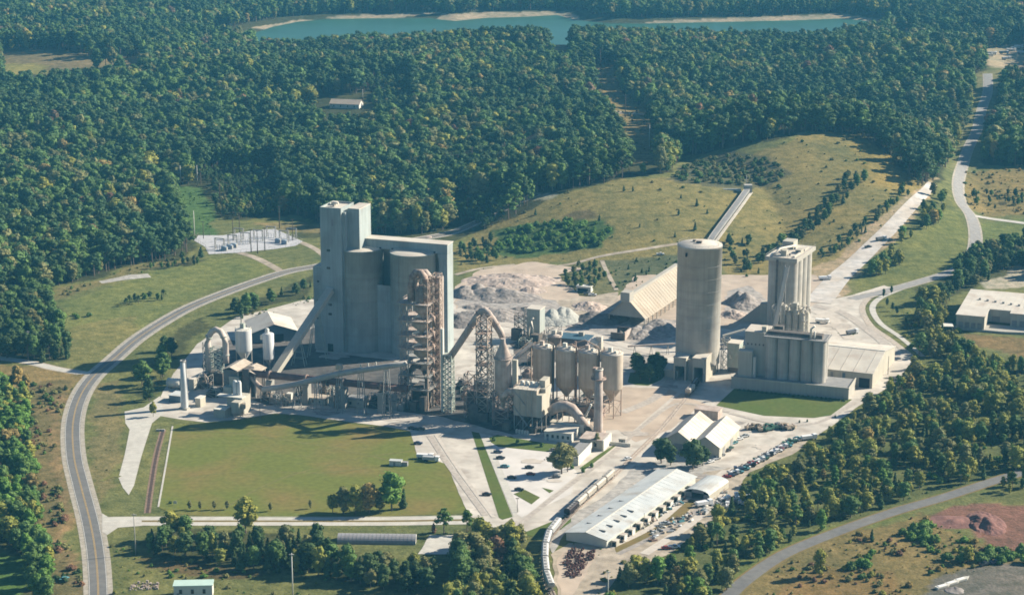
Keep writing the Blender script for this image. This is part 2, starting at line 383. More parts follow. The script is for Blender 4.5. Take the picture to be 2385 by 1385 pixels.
paint([(1310, 500), (1340, 488), (1390, 490), (1380, 506), (1330, 508)], (0.11, 0.09, 0.05), 0.8)
paint([(1410, 670), (1400, 610), (1580, 590), (1580, 640), (1460, 680)], (0.115, 0.125, 0.07))
paint([(1290, 690), (1310, 620), (1400, 610), (1440, 680), (1360, 700)], (0.15, 0.145, 0.07))
paint([(130, 705), (300, 655), (500, 595), (650, 622), (420, 700), (330, 770), (200, 870), (150, 800)], (0.165, 0.180, 0.062))
paint([(150, 800), (160, 760), (330, 740), (300, 790), (220, 860), (160, 840)], (0.190, 0.180, 0.07))
paint([(398, 432), (470, 434), (495, 480), (500, 545), (440, 545), (425, 490)], (0.085, 0.150, 0.045))
paint([(590, 520), (760, 520), (760, 545), (640, 540)], (0.22, 0.18, 0.09))
paint([(440, 610), (300, 645), (180, 680), (120, 700), (150, 670), (300, 625), (400, 602)], (0.19, 0.16, 0.075), 0.8)
paint([(0, 850), (150, 868), (200, 880), (150, 960), (60, 900), (0, 890)], (0.215, 0.165, 0.075))
paint([(72, 890), (180, 890), (128, 990), (140, 1120), (205, 1400), (80, 1400)], (0.165, 0.135, 0.066))
paint([(125, 930), (165, 910), (140, 1000), (165, 1180), (205, 1400), (180, 1400), (130, 1150), (118, 1000)], (0.26, 0.18, 0.10), 0.8)
paint([(0, 1285), (60, 1300), (62, 1400), (-300, 1400), (-300, 1285)], (0.10, 0.17, 0.045))
paint([(215, 900), (262, 880), (290, 960), (280, 1110), (250, 1170), (236, 1180), (205, 1050)], (0.19, 0.165, 0.08))
paint([(250, 1225), (330, 1230), (330, 1290), (700, 1350), (1000, 1385), (260, 1400)], (0.15, 0.155, 0.06))
paint([(300, 1290), (450, 1300), (620, 1345), (560, 1350), (350, 1320)], (0.12, 0.08, 0.045), 0.8)
paint([(900, 1290), (1060, 1290), (1040, 1385), (960, 1385)], (0.15, 0.165, 0.055))
paint([(1680, 1400), (1745, 1340), (1850, 1280), (1960, 1240), (2150, 1190), (2200, 1240), (2400, 1290), (2400, 1400)], (0.190, 0.150, 0.066))
paint([(1700, 1400), (1860, 1345), (2080, 1330), (2100, 1400)], (0.20, 0.13, 0.055), 0.7)
paint([(2165, 1205), (2240, 1185), (2320, 1172), (2420, 1168), (2420, 1265), (2330, 1290), (2270, 1240), (2200, 1240)], (0.20, 0.105, 0.085))
paint([(2130, 1400), (2180, 1345), (2280, 1318), (2420, 1310), (2420, 1400)], (0.145, 0.135, 0.128))
paint([(1700, 1300), (1850, 1262), (2000, 1212), (2200, 1150), (2320, 1105), (2330, 1112), (2200, 1165), (2000, 1225), (1850, 1285), (1740, 1350), (1690, 1400)], (0.135, 0.155, 0.05))
paint([(2240, 400), (2420, 385), (2420, 500), (2290, 505), (2250, 470)], (0.215, 0.170, 0.072))
paint([(2000, 640), (2090, 560), (2190, 480), (2250, 500), (2262, 580), (2220, 622), (2080, 662), (1990, 680)], (0.155, 0.165, 0.055))
paint([(2290, 520), (2420, 500), (2420, 560), (2300, 590), (2280, 590)], (0.145, 0.170, 0.055))
paint([(2040, 690), (2150, 665), (2130, 740), (2090, 770), (2050, 745)], (0.15, 0.160, 0.058))
paint([(2240, 780), (2400, 785), (2400, 840), (2280, 812)], (0.20, 0.145, 0.07))
paint([(2290, 655), (2400, 610), (2400, 670), (2300, 672)], (0.40, 0.36, 0.31))
paint([(-200, 110), (190, 115), (340, 135), (340, 158), (200, 172), (-200, 178)], (0.21, 0.165, 0.09)); paint([(-200, 150), (100, 150), (110, 175), (-200, 178)], (0.26, 0.235, 0.08))
paint([(1265, 85), (1335, 88), (1335, 125), (1285, 122)], (0.27, 0.19, 0.10))
paint([(1375, 148), (1440, 148), (1450, 210), (1470, 235), (1520, 262), (1550, 375), (1465, 382), (1445, 290), (1415, 240)], (0.22, 0.165, 0.07))
paint([(2285, 115), (2400, 98), (2400, 165), (2300, 155)], (0.42, 0.34, 0.25))
paint([(2060, 60), (2125, 58), (2125, 84), (2060, 84)], (0.34, 0.27, 0.18))
paint([(2215, 400), (2245, 320), (2268, 175), (2335, 160), (2320, 300), (2270, 400)], (0.20, 0.19, 0.09))
paint([(1240, 445), (1300, 448), (1300, 462), (1240, 464)], (0.4, 0.36, 0.3))
paint([(980, 428), (1090, 426), (1090, 440), (985, 452)], (0.42, 0.33, 0.19))
paint([(1880, 712), (1896, 640), (1960, 580), (2060, 495), (2172, 415), (2185, 432), (2110, 520), (2080, 575), (2010, 610), (1960, 690), (1930, 715)], (0.34, 0.27, 0.19))
# banks of the lake: pale rock
ld_ = np.where((Y > 2350) & (Y < 3100), lake_dist(X, Y), -999)
shore = (ld_ > -20 - 16 * snoise(X, Y, 60, 2)) & (ld_ < 30) & (Y > 2700) & (snoise(X, Y, 38, 6) > -0.42); C[shore] = (0.33, 0.275, 0.215)
C[(ld_ > 0) & ~shore] = (0.05, 0.07, 0.06)
C *= np.array([0.80, 0.82, 0.72])
ny, nx = X.shape
me = bpy.data.meshes.new('ground')
co = np.stack([X, Y, Z], -1).reshape(-1, 3)
i = np.arange(ny - 1)[:, None] * nx + np.arange(nx - 1)[None, :]
quads = np.stack([i, i + 1, i + nx + 1, i + nx], -1).reshape(-1, 4)
me.vertices.add(len(co)); me.vertices.foreach_set('co', co.ravel())
me.loops.add(quads.size); me.loops.foreach_set('vertex_index', quads.ravel())
me.polygons.add(len(quads)); me.polygons.foreach_set('loop_start', np.arange(0, quads.size, 4)); me.polygons.foreach_set('loop_total', np.full(len(quads), 4))
me.update(calc_edges=True); me.polygons.foreach_set('use_smooth', np.ones(len(quads), bool))
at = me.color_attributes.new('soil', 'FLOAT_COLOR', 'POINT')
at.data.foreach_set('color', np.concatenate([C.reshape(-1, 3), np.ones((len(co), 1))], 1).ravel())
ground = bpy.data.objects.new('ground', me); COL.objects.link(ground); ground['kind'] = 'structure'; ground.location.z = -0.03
def soil_mat():
    m = bpy.data.materials.new('soil'); m.use_nodes = True; nt = m.node_tree; N = nt.nodes; Lk = nt.links.new
    b = N['Principled BSDF']; b.inputs['Roughness'].default_value = 0.95; b.inputs['Specular IOR Level'].default_value = 0.1
    a = N.new('ShaderNodeAttribute'); a.attribute_name = 'soil'
    geo = N.new('ShaderNodeNewGeometry')
    cur = a.outputs['Color']
    for s, det, lo, hi in ((0.02, 6, (0.72, 0.80, 0.80), (1.25, 1.15, 1.10)), (0.16, 8, (0.66, 0.70, 0.62), (1.32, 1.26, 1.30)), (0.9, 4, (0.75, 0.75, 0.75), (1.25, 1.25, 1.25))):
        n = N.new('ShaderNodeTexNoise'); n.inputs['Scale'].default_value = s; n.inputs['Detail'].default_value = det; n.inputs['Roughness'].default_value = 0.6
        Lk(geo.outputs['Position'], n.inputs['Vector'])
        r = N.new('ShaderNodeMapRange'); r.inputs[1].default_value = 0.32; r.inputs[2].default_value = 0.68; Lk(n.outputs['Fac'], r.inputs[0])
        x = N.new('ShaderNodeMix'); x.data_type = 'RGBA'; x.inputs[6].default_value = (*lo, 1); x.inputs[7].default_value = (*hi, 1); Lk(r.outputs[0], x.inputs[0])
        y = N.new('ShaderNodeMix'); y.data_type = 'RGBA'; y.blend_type = 'MULTIPLY'; y.inputs[0].default_value = 1; Lk(cur, y.inputs[6]); Lk(x.outputs[2], y.inputs[7]); cur = y.outputs[2]
    Lk(cur, b.inputs['Base Color'])
    n = N.new('ShaderNodeTexNoise'); n.inputs['Scale'].default_value = 0.5; n.inputs['Detail'].default_value = 6; Lk(geo.outputs['Position'], n.inputs['Vector'])
    bp = N.new('ShaderNodeBump'); bp.inputs['Strength'].default_value = 0.7; bp.inputs['Distance'].default_value = 0.6; Lk(n.outputs['Fac'], bp.inputs['Height']); Lk(bp.outputs[0], b.inputs['Normal'])
    return m
me.materials.append(soil_mat())

# ------------------------------------------------------------ sheets and ribbons on the ground
def dens(pts, step, jit, k=0, closed=True):
    out = []
    n = len(pts)
    for i in range(n if closed else n - 1):
        a = Vector(pts[i][:2]); b = Vector(pts[(i + 1) % n][:2]); m = max(1, int((b - a).length / step))
        for j in range(m):
            p = a.lerp(b, j / m)
            if jit: p = p + Vector((float(snoise(p.x, p.y, 3.1, k)), float(snoise(p.x, p.y, 2.7, k + 3)))) * jit
            out.append(p)
    return out
LAYER = [0]
def lay(z): LAYER[0] += 1; return z + 0.0008 * (LAYER[0] % 12)   # no two flush sheets share a plane
def sheet(name, pts, z, m, jit=0.0, step=4.0):
    z = lay(z)
    P = [G(a, b) for a, b in pts]
    Q = dens(P, step, jit) if jit else [p.xy for p in P]
    mb = MB(); mb.add([(p[0], p[1], z) for p in Q], [tuple(range(len(Q)))])
    o = mb.build(name, m); o['kind'] = 'structure'
    if o.data.polygons[0].normal.z < 0: o.data.flip_normals()
    return o
def spline(pts, step=4.0):
    P = [Vector(p[:2]) for p in pts]; P = [P[0] * 2 - P[1]] + P + [P[-1] * 2 - P[-2]]; out = []
    for i in range(1, len(P) - 2):
        n = max(2, int((P[i + 1] - P[i]).length / step))
        for j in range(n):
            t = j / n
            out.append(0.5 * ((2 * P[i]) + (P[i + 1] - P[i - 1]) * t + (2 * P[i - 1] - 5 * P[i] + 4 * P[i + 1] - P[i + 2]) * t * t + (3 * P[i] - P[i - 1] - 3 * P[i + 1] + P[i + 2]) * t ** 3))
    out.append(P[-2]); return out
def ribbon(name, line, w0, w1, z, m, drape=True, parent=None, wscale=None):
    """strip from w0 to w1 metres right of the line"""
    z = lay(z)
    n = len(line); vs = []; k = max(1, int(abs(w1 - w0) / 3)) if drape else 1
    for i, p in enumerate(line):
        t = (line[min(i + 1, n - 1)] - line[max(i - 1, 0)]).normalized(); r = Vector((t.y, -t.x))
        s = wscale(i / (n - 1)) if wscale else 1
        for j in range(k + 1):
            q = p + r * (w0 + (w1 - w0) * j / k) * s; vs.append((q.x, q.y, z + (Hs(q.x, q.y) if drape else 0)))
    fs = [(i * (k + 1) + j, i * (k + 1) + j + 1, (i + 1) * (k + 1) + j + 1, (i + 1) * (k + 1) + j) for i in range(n - 1) for j in range(k)]
    mb = MB(); mb.smooth = True; mb.add(vs, fs); o = mb.build(name, m, parent)
    if o.data.polygons[0].normal.z < 0: o.data.flip_normals()
    o['kind'] = 'structure'; return o
def line_px(pts, terr=False, step=4.0): return spline([(GT(a, b) if terr else G(a, b)) for a, b in pts], step)

ASPH = mat('asphalt', (0.124, 0.124, 0.122), 0.14, 0.3, 0.9, col2=(0.152, 0.148, 0.140), c2scale=0.05)
SHOULD = mat('shoulder_gravel', (0.353, 0.323, 0.269), 0.2, 0.5, 0.95, col2=(0.286, 0.255, 0.202), c2scale=0.2)
CONC = mat('yard_concrete', (0.42, 0.387, 0.335), 0.2, 0.09, 0.9, col2=(0.50, 0.46, 0.395), c2scale=0.035, sharp=0.2, dirt=(0.31, 0.265, 0.22))
CONC2 = mat('road_concrete', (0.412, 0.391, 0.344), 0.12, 0.3, 0.9, col2=(0.470, 0.451, 0.395), c2scale=0.08)
PINK = mat('pink_dust', (0.437, 0.357, 0.277), 0.2, 0.12, 0.95, col2=(0.370, 0.297, 0.227), c2scale=0.06)
DIRT = mat('pale_dirt', (0.378, 0.323, 0.252), 0.28, 0.2, 0.95, col2=(0.277, 0.230, 0.168), c2scale=0.07, sharp=0.2, bump_=0.25)
DIRT2 = mat('grey_gravel', (0.277, 0.264, 0.244), 0.3, 0.3, 0.95, col2=(0.370, 0.348, 0.311), c2scale=0.06, sharp=0.2, bump_=0.2)
LAWN = mat('mown_lawn', (0.124, 0.140, 0.030), 0.16, 0.35, 0.95, col2=(0.185, 0.138, 0.048), c2=0.60, c2scale=0.03, sharp=0.16, spec=0.1, streak=0.0)
LAWN2 = mat('green_lawn', (0.077, 0.111, 0.023), 0.12, 0.4, 0.95, col2=(0.096, 0.115, 0.028), c2scale=0.05, spec=0.1)
LAWN3 = mat('bare_lawn', (0.178, 0.130, 0.053), 0.12, 0.3, 0.95, col2=(0.150, 0.122, 0.045), c2scale=0.1, spec=0.1)
YEL = mat('yellow_paint', (0.42, 0.29, 0.12), 0.1, 0.5, 0.8); WHI = mat('white_paint', (0.62, 0.60, 0.55), 0.1, 0.5, 0.8)
BALL = mat('ballast', (0.37, 0.325, 0.27), 0.3, 0.8, 0.95, col2=(0.42, 0.36, 0.29), c2scale=0.1)
WATER = mat('lake_water', (0.034, 0.100, 0.070), 0.1, 0.02, 0.35, spec=0.25)

# two-lane road with pale shoulders
MAIN = line_px([(224, 1470), (229, 1400), (224, 1300), (210, 1215), (188, 1130), (172, 1060), (170, 985), (186, 925), (217, 878), (262, 838), (315, 792), (375, 752), (440, 716), (520, 683), (600, 654), (670, 632), (735, 620), (800, 606), (900, 580), (960, 560), (1040, 545), (1110, 530), (1170, 519), (1250, 505)])
road = ribbon('road_shoulder', MAIN, -6.1, 6.1, 0.03, SHOULD); ribbon('road', MAIN, -3.9, 3.9, 0.07, ASPH)
for a in (-0.22, 0.22): ribbon('centre_line', MAIN, a - 0.11, a + 0.11, 0.11, YEL)
for a in (-3.6, 3.6): ribbon('edge_line', MAIN, a - 0.09, a + 0.09, 0.11, WHI)
ribbon('side_road', line_px([(-260, 800), (-60, 826), (60, 842), (130, 858), (190, 868), (235, 866)]), -2.9, 2.9, 0.05, CONC2)
ribbon('driveway_shoulder', line_px([(-60, 826), (60, 842), (130, 858), (190, 868)]), -4.0, 4.0, 0.018, DIRT)
ac = line_px([(240, 1214), (330, 1213), (520, 1213), (700, 1213), (900, 1213), (1090, 1210)])
ribbon('access_road', ac, -5.6, -1.1, 0.05, CONC2, False); ribbon('access_road', ac, 1.1, 5.6, 0.05, CONC2, False); ribbon('median_strip', ac, -1.1, 1.1, 0.05, LAWN3, False)
ribbon('kerb', ac, -5.9, -5.6, 0.15, CONC2, False)
sheet('access_apron', [(238, 1195), (252, 1203), (330, 1203), (330, 1224), (275, 1228), (250, 1245), (238, 1238)], 0.09, CONC2)
low = line_px([(1655, 1450), (1700, 1385), (1750, 1340), (1830, 1288), (1950, 1238), (2080, 1192), (2200, 1157), (2320, 1118), (2420, 1090), (2600, 1050)])
ribbon('lower_road_shoulder', low, -4.4, 4.4, 0.03, LAWN3); ribbon('lower_road', low, -3.4, 3.4, 0.07, ASPH)
rr = line_px([(2300, 172), (2300, 215), (2285, 262), (2268, 320), (2246, 372), (2232, 425), (2238, 470), (2262, 505), (2272, 550), (2264, 595), (2228, 628), (2150, 654), (2070, 676), (1985, 697)], True)
ribbon('right_road_shoulder', rr, -5.2, 5.2, 0.12, SHOULD); ribbon('right_road', rr, -3.8, 3.8, 0.2, mat('worn_asphalt', (0.26, 0.25, 0.235), 0.14, 0.3, 0.9))
ribbon('branch_road', line_px([(2258, 500), (2310, 510), (2400, 522)], True), -3.6, 3.6, 0.17, CONC2)
ribbon('substation_road', line_px([(556, 588), (590, 598), (620, 612), (655, 632)]), -3, 3, 0.05, DIRT)
ribbon('substation_road', line_px([(630, 540), (690, 560), (735, 580), (760, 600)]), -2.6, 2.6, 0.05, DIRT)
ribbon('cut_track', line_px([(1432, 262), (1505, 267)], True), -8, 8, 0.3, DIRT)

# yards
sheet('plant_yard', [(358, 966), (372, 925), (405, 868), (460, 800), (550, 738), (640, 716), (700, 700), (780, 690), (1060, 690), (1250, 735), (1440, 740), (1560, 760), (1700, 760), (1790, 725), (1900, 705), (1988, 686), (2060, 664), (2075, 672),
      (2020, 700), (2006, 722), (2030, 762), (2090, 800), (2130, 838), (2100, 880), (2040, 920), (2000, 945), (1940, 990), (1890, 1022), (1800, 1040), (1720, 1085), (1640, 1098), (1560, 1104), (1445, 1150), (1400, 1160), (1330, 1200), (1213, 1242), (1192, 1205),
      (1160, 1232), (1092, 1200), (1040, 1080), (972, 1060), (955, 1003), (900, 993), (830, 984), (760, 975), (700, 966), (640, 962), (560, 975), (480, 983), (420, 976)], 0.04, CONC, 0.25, 5)
sheet('weigh_lane', [(290, 958), (335, 948), (372, 922), (382, 962), (354, 985), (330, 1060), (312, 1130), (300, 1152), (286, 1135), (276, 1112), (290, 1060), (302, 1000), (292, 985)], 0.05, CONC2)
sheet('car_park', [(1130, 1012), (1290, 1040), (1345, 1100), (1330, 1150), (1215, 1204), (1196, 1192)], 0.08, mat('car_park_concrete', (0.56, 0.53, 0.49), 0.1, 0.1, 0.9, col2=(0.50, 0.47, 0.43), c2scale=0.08))
sheet('grass_verge', [(1098, 1004), (1116, 1008), (1194, 1203), (1170, 1210), (1162, 1205)], 0.1, LAWN2)
sheet('pavement', [(1116, 1008), (1136, 1012), (1210, 1190), (1196, 1203)], 0.13, CONC2)
sheet('grass_island', [(1196, 1150), (1222, 1140), (1258, 1158), (1238, 1174)], 0.13, LAWN2)
sheet('grass_island', [(1262, 1135), (1290, 1142), (1280, 1148)], 0.13, LAWN2)
sheet('grass_verge', [(1350, 1090), (1395, 1058), (1440, 1030), (1452, 1036), (1400, 1074), (1362, 1098)], 0.13, LAWN2)
sheet('grass_verge', [(1130, 1022), (1170, 1008), (1200, 1020), (1260, 1030), (1330, 1040), (1275, 1052), (1160, 1040)], 0.12, LAWN2)
sheet('lawn', [(405, 990), (480, 987), (560, 979), (640, 966), (700, 970), (830, 988), (955, 1004), (972, 1062), (1040, 1080), (1088, 1194), (900, 1202), (700, 1204), (500, 1202), (400, 1196), (368, 1180), (380, 1090)], 0.06, LAWN, 0.35, 2.5)
sheet('lawn', [(1668, 944), (1712, 903), (1985, 930), (1935, 967), (1895, 973), (1780, 968)], 0.09, LAWN2)
sheet('lawn', [(1462, 890), (1468, 868), (1560, 862), (1540, 884), (1510, 898), (1480, 896)], 0.09, LAWN2)
sheet('lawn', [(1950, 776), (1975, 768), (2000, 772), (1985, 782)], 0.09, LAWN2)
sheet('lawn', [(770, 862), (940, 862), (960, 880), (800, 880)], 0.09, LAWN2)
sheet('lawn', [(1213, 1243), (1330, 1196), (1330, 1215), (1292, 1242), (1245, 1250)], 0.07, LAWN2)
sheet('dusty_yard', [(1440, 1000), (1290, 1010), (1300, 960), (1440, 900), (1560, 905), (1640, 940), (1560, 1000), (1480, 1030)], 0.07, PINK, 1.0, 3)
sheet('train_yard', [(1330, 1200), (1400, 1160), (1445, 1120), (1480, 1080), (1560, 1070), (1700, 1090), (1640, 1110), (1560, 1104), (1420, 1180), (1310, 1245), (1290, 1290), (1276, 1262)], 0.06, DIRT2, 0.8, 3)
sheet('scrap_yard', [(1285, 1290), (1320, 1265), (1430, 1268), (1560, 1200), (1600, 1130), (1640, 1100), (1720, 1085), (1800, 1038), (1890, 1020), (1860, 1050), (1745, 1100), (1700, 1180), (1640, 1230), (1560, 1290), (1450, 1330), (1390, 1400), (1300, 1400)], 0.08, DIRT, 1.2, 3)
sheet('gravel_strip', [(1305, 1385), (1295, 1300), (1320, 1280), (1390, 1285), (1370, 1330), (1330, 1390)], 0.12, PINK, 1.0, 3)
sheet('grass_strip', [(1430, 1272), (1500, 1232), (1560, 1195), (1592, 1160), (1625, 1165), (1590, 1200), (1500, 1258), (1440, 1290)], 0.12, LAWN3, 1.0, 3)
sheet('quarry_floor', [(1058, 668), (1120, 628), (1240, 610), (1400, 603), (1580, 588), (1582, 596), (1420, 612), (1300, 640), (1350, 690), (1440, 692), (1480, 640), (1580, 640), (1700, 640), (1790, 640), (1900, 640), (1960, 690), (1890, 712), (1790, 728), (1700, 765), (1560, 768), (1440, 745), (1250, 742), (1060, 740)], 0.07, PINK, 1.5, 4)
sheet('quarry_track', [(1300, 700), (1440, 680), (1440, 702), (1330, 775), (1290, 760)], 0.11, DIRT, 1.0, 4)
ribbon('hill_track', line_px([(1270, 622), (1330, 616), (1400, 606), (1500, 598), (1580, 590)]), -1.8, 1.8, 0.12, DIRT)
ribbon('hill_track', line_px([(1402, 612), (1420, 645), (1436, 676)]), -1.5, 1.5, 0.12, DIRT)
ribbon('hill_track', line_px([(1060, 640), (1120, 625), (1200, 616)]), -2, 2, 0.12, DIRT)
sheet('dark_roofed_yard', [(1430, 790), (1560, 765), (1580, 790), (1500, 812)], 0.1, DIRT2)
sheet('substation_gravel', [(452, 560), (462, 548), (520, 548), (600, 535), (640, 533), (705, 562), (690, 572), (640, 580), (560, 588), (486, 592), (478, 575)], 0.06, mat('substation_stone', (0.40, 0.40, 0.41), 0.2, 0.4, 0.95))
sheet('gravel_lot', [(975, 1290), (1000, 1245), (1075, 1245), (1062, 1290)], 0.08, CONC2, 0.5, 3)
sheet('turf_strip', [(230, 655), (300, 640), (345, 637), (350, 646), (290, 652), (238, 660)], 0.06, DIRT2, 0.6, 3)
# rail strip going up right beside the hill
ribbon('rail_strip', line_px([(1905, 705), (1960, 640), (2020, 585), (2085, 520), (2150, 452), (2172, 428)], True), -9, 9, 0.25, mat('pale_gravel', (0.52, 0.50, 0.47), 0.22, 0.2, 0.95, col2=(0.40, 0.35, 0.29), c2scale=0.05, sharp=0.2), wscale=lambda t: 1 - 0.6 * t)
ribbon('kerb_strip', line_px([(2080, 670), (2030, 690), (2008, 718), (2028, 758), (2075, 792), (2130, 835)]), -2.0, 2.0, 0.13, BALL, False)
ribbon('kerb_strip', line_px([(2100, 672), (2050, 694), (2032, 718), (2050, 752), (2098, 786), (2150, 830)]), -2.2, 2.2, 0.1, CONC2, False, wscale=lambda t: 1 - .3 * t)
# kerb wall and ditch in the left lawn
ribbon('kerb', line_px([(402, 992), (386, 1085), (369, 1180)]), -0.45, 0.45, 0.13, CONC2, False)
ribbon('ditch', line_px([(380, 1000), (364, 1060), (352, 1130), (343, 1194)]), -0.7, 0.7, 0.04, mat('ditch_mud', (0.07, 0.045, 0.035), 0.3, 0.5, 0.9), False)
ribbon('ditch_bank', line_px([(380, 1000), (364, 1060), (352, 1130), (343, 1194)]), -1.6, 1.6, 0.0, mat('bank_mud', (0.20, 0.135, 0.09), 0.3, 0.5, 0.9), False)
lk = MB(); lk.add([(a, b, -0.35) for a, b in LAKE], [tuple(range(len(LAKE)))]); lo_ = lk.build('lake', WATER); lo_['kind'] = 'structure'
if lo_.data.polygons[0].normal.z < 0: lo_.data.flip_normals()
# a darker inner water sheet is not needed: the lake reads its colour from depth

# ------------------------------------------------------------ haze
hb = MB().box(-9400, -3400, -14, 9400, 9400, 352); hm = bpy.data.materials.new('haze'); hm.use_nodes = True
hn = hm.node_tree; hn.nodes.remove(hn.nodes['Principled BSDF']); pv = hn.nodes.new('ShaderNodeVolumePrincipled')
pv.inputs['Color'].default_value = (0.16, 0.62, 1.0, 1); pv.inputs['Density'].default_value = 0.000062; pv.inputs['Anisotropy'].default_value = 0.0
hn.links.new(pv.outputs[0], hn.nodes['Material Output'].inputs['Volume'])
ho = hb.build('haze', hm); ho['kind'] = 'stuff'; ho['label'] = 'thin bluish haze over the whole landscape'

sheet('dark_ground', [(470, 885), (475, 840), (535, 790), (570, 800), (640, 795), (700, 775), (735, 762), (738, 819), (860, 833), (1000, 850), (1010, 880), (1030, 905), (1105, 900), (1190, 900), (1200, 930), (1290, 960), (1290, 1004), (1190, 1012), (1110, 992), (1020, 968), (930, 958), (800, 945), (690, 938), (620, 944), (590, 930), (520, 910)], 0.12, mat('dark_ground_tone', (0.05, 0.05, 0.05), 0.3, 0.3, 0.95, col2=(0.13, 0.115, 0.10), c2scale=0.05, sharp=0.2), 1.2, 3)  # darker ground sheet round the kiln and towers, mottled in two dark tones
sheet('dark_ground', [(1190, 800), (1240, 770), (1310, 790), (1400, 800), (1420, 830), (1300, 840), (1210, 860)], 0.12, MATS['dark_ground_tone'], 1.2, 3)
# dust and tyre marks left by traffic
MK1 = mat('tyre_dust', (0.345, 0.305, 0.262), 0.2, 0.5, 0.95, col2=(0.40, 0.36, 0.31), c2scale=0.06, sharp=0.2); MK2 = mat('washed_strip', (0.50, 0.455, 0.39), 0.12, 0.3, 0.95, col2=(0.42, 0.375, 0.32), c2scale=0.05, sharp=0.25); MK3 = mat('oily_patch', (0.20, 0.185, 0.17), 0.25, 0.4, 0.9, col2=(0.34, 0.30, 0.26), c2scale=0.12, sharp=0.25)
for pts, w_, m_, off in (([(1195, 1232), (1300, 1150), (1420, 1060), (1500, 990), (1580, 940), (1700, 960)], 1.1, MK1, .5), ([(1200, 1226), (1310, 1138), (1430, 1046), (1520, 968), (1600, 900)], .9, MK2, 0), ([(1000, 1015), (1050, 1090), (1130, 1200)], 1.2, MK1, 0), ([(1015, 1012), (1066, 1090), (1150, 1205)], .8, MK2, 0),
                        ([(700, 955), (860, 965), (980, 985), (1080, 995), (1190, 1015)], 1.6, MK2, 0), ([(440, 960), (560, 965), (700, 950), (900, 968)], 1.1, MK1, 0), ([(1450, 960), (1520, 930), (1560, 890), (1580, 850), (1700, 800), (1780, 770)], 2.2, MK1, 0), ([(1900, 712), (1960, 728), (2010, 760), (2060, 800), (2090, 840)], 2.5, MK1, 0),
                        ([(1900, 724), (1940, 745), (1980, 790)], 3, MK2, 0), ([(2070, 668), (1990, 700), (1900, 740)], 2.5, MK2, 0), ([(1700, 962), (1800, 985), (1900, 985), (1990, 940)], 1.0, MK1, 0), ([(1700, 1100), (1780, 1050), (1880, 1010)], 2.0, MK2, 0), ([(1420, 1275), (1520, 1225), (1600, 1160), (1690, 1095)], 1.4, MK2, 0), ([(1500, 1290), (1600, 1225), (1690, 1150)], 1.8, MK2, 0),
                        ([(1440, 1290), (1540, 1240), (1640, 1180)], 1.2, MK3, 0), ([(1060, 720), (1200, 760), (1340, 770), (1440, 800), (1560, 830)], 3.5, MK2, 0), ([(1400, 830), (1500, 840), (1560, 850)], 3, MK1, 0), ([(1210, 1010), (1240, 1012), (1260, 1020)], .8, MK1, 0)):
    ln_ = line_px(pts)
    for s_ in (0,): ribbon('tyre_track', ln_, -w_ * 1.25, w_ * 1.25, 0.16 if off == 0 else 0.17, m_, False)
rk = random.Random(8)
for a, b, r_ in ((520, 950, 4), (620, 958, 3), (760, 962, 5), (905, 975, 4), (1030, 1000, 5), (1010, 1060, 3), (1240, 1075, 4), (1290, 1120, 3), (1480, 1010, 5), (1560, 900, 4), (1450, 850, 6), (1520, 835, 5), (1650, 915, 4), (1720, 985, 3), (1960, 760, 6), (2010, 800, 4), (1560, 1100, 5), (1500, 1130, 4), (1410, 1190, 4), (1640, 1110, 4), (1100, 790, 7), (1180, 780, 6), (780, 830, 6), (640, 790, 7), (1780, 1040, 4)):
    P0 = G(a, b); n = 14; SZ = lay(0.185); mb = MB(); mb.add([(P0.x + r_ * 1.6 * math.cos(k * 6.283 / n) * rk.uniform(.6, 1.2), P0.y + r_ * math.sin(k * 6.283 / n) * rk.uniform(.6, 1.2), SZ) for k in range(n)], [tuple(range(n))]); o = mb.build('stain', rk.choice((MK1, MK3, MK2)), None); o['kind'] = 'structure'

LOWZ = [([(480, 400), (640, 400), (660, 530), (500, 540), (470, 480)], 8.5), ([(860, 190), (960, 190), (960, 300), (700, 300), (700, 262), (860, 262)], 11), ([(1056, 480), (1180, 470), (1180, 560), (1056, 560)], 9)]

WORN = mat('worn_grass', (0.165, 0.150, 0.050), 0.2, 0.4, 0.95, col2=(0.125, 0.135, 0.035), c2scale=0.08, sharp=0.25, spec=0.1)
for pts, w_ in (([(420, 1000), (560, 1010), (760, 1040), (900, 1070)], .8), ([(900, 1082), (760, 1100), (560, 1098), (400, 1120)], .6), ([(500, 1196), (640, 1120), (820, 1070), (960, 1050)], .7), ([(236, 1120), (262, 1108), (280, 1110)], 1.2)):
    ln_ = line_px(pts); ribbon('worn_path', ln_, -w_, w_, 0.11, WORN, False)
sheet('rubble_ground', [(1062, 700), (1120, 680), (1230, 690), (1290, 700), (1330, 720), (1290, 760), (1200, 752), (1100, 765), (1062, 760)], 0.13, mat('grey_rubble_ground', (0.25, 0.235, 0.22), 0.35, 0.3, 0.95, col2=(0.36, 0.32, 0.275), c2scale=0.07, sharp=0.2, bump_=0.3), 2.5, 3)
sheet('rubble_ground', [(1340, 745), (1420, 720), (1500, 745), (1575, 745), (1575, 775), (1480, 800), (1380, 790), (1330, 768)], 0.14, MATS['grey_rubble_ground'], 2.5, 3)
sheet('rubble_ground', [(1690, 680), (1740, 665), (1780, 690), (1775, 730), (1720, 745), (1690, 720)], 0.13, MATS['grey_rubble_ground'], 2.0, 3)
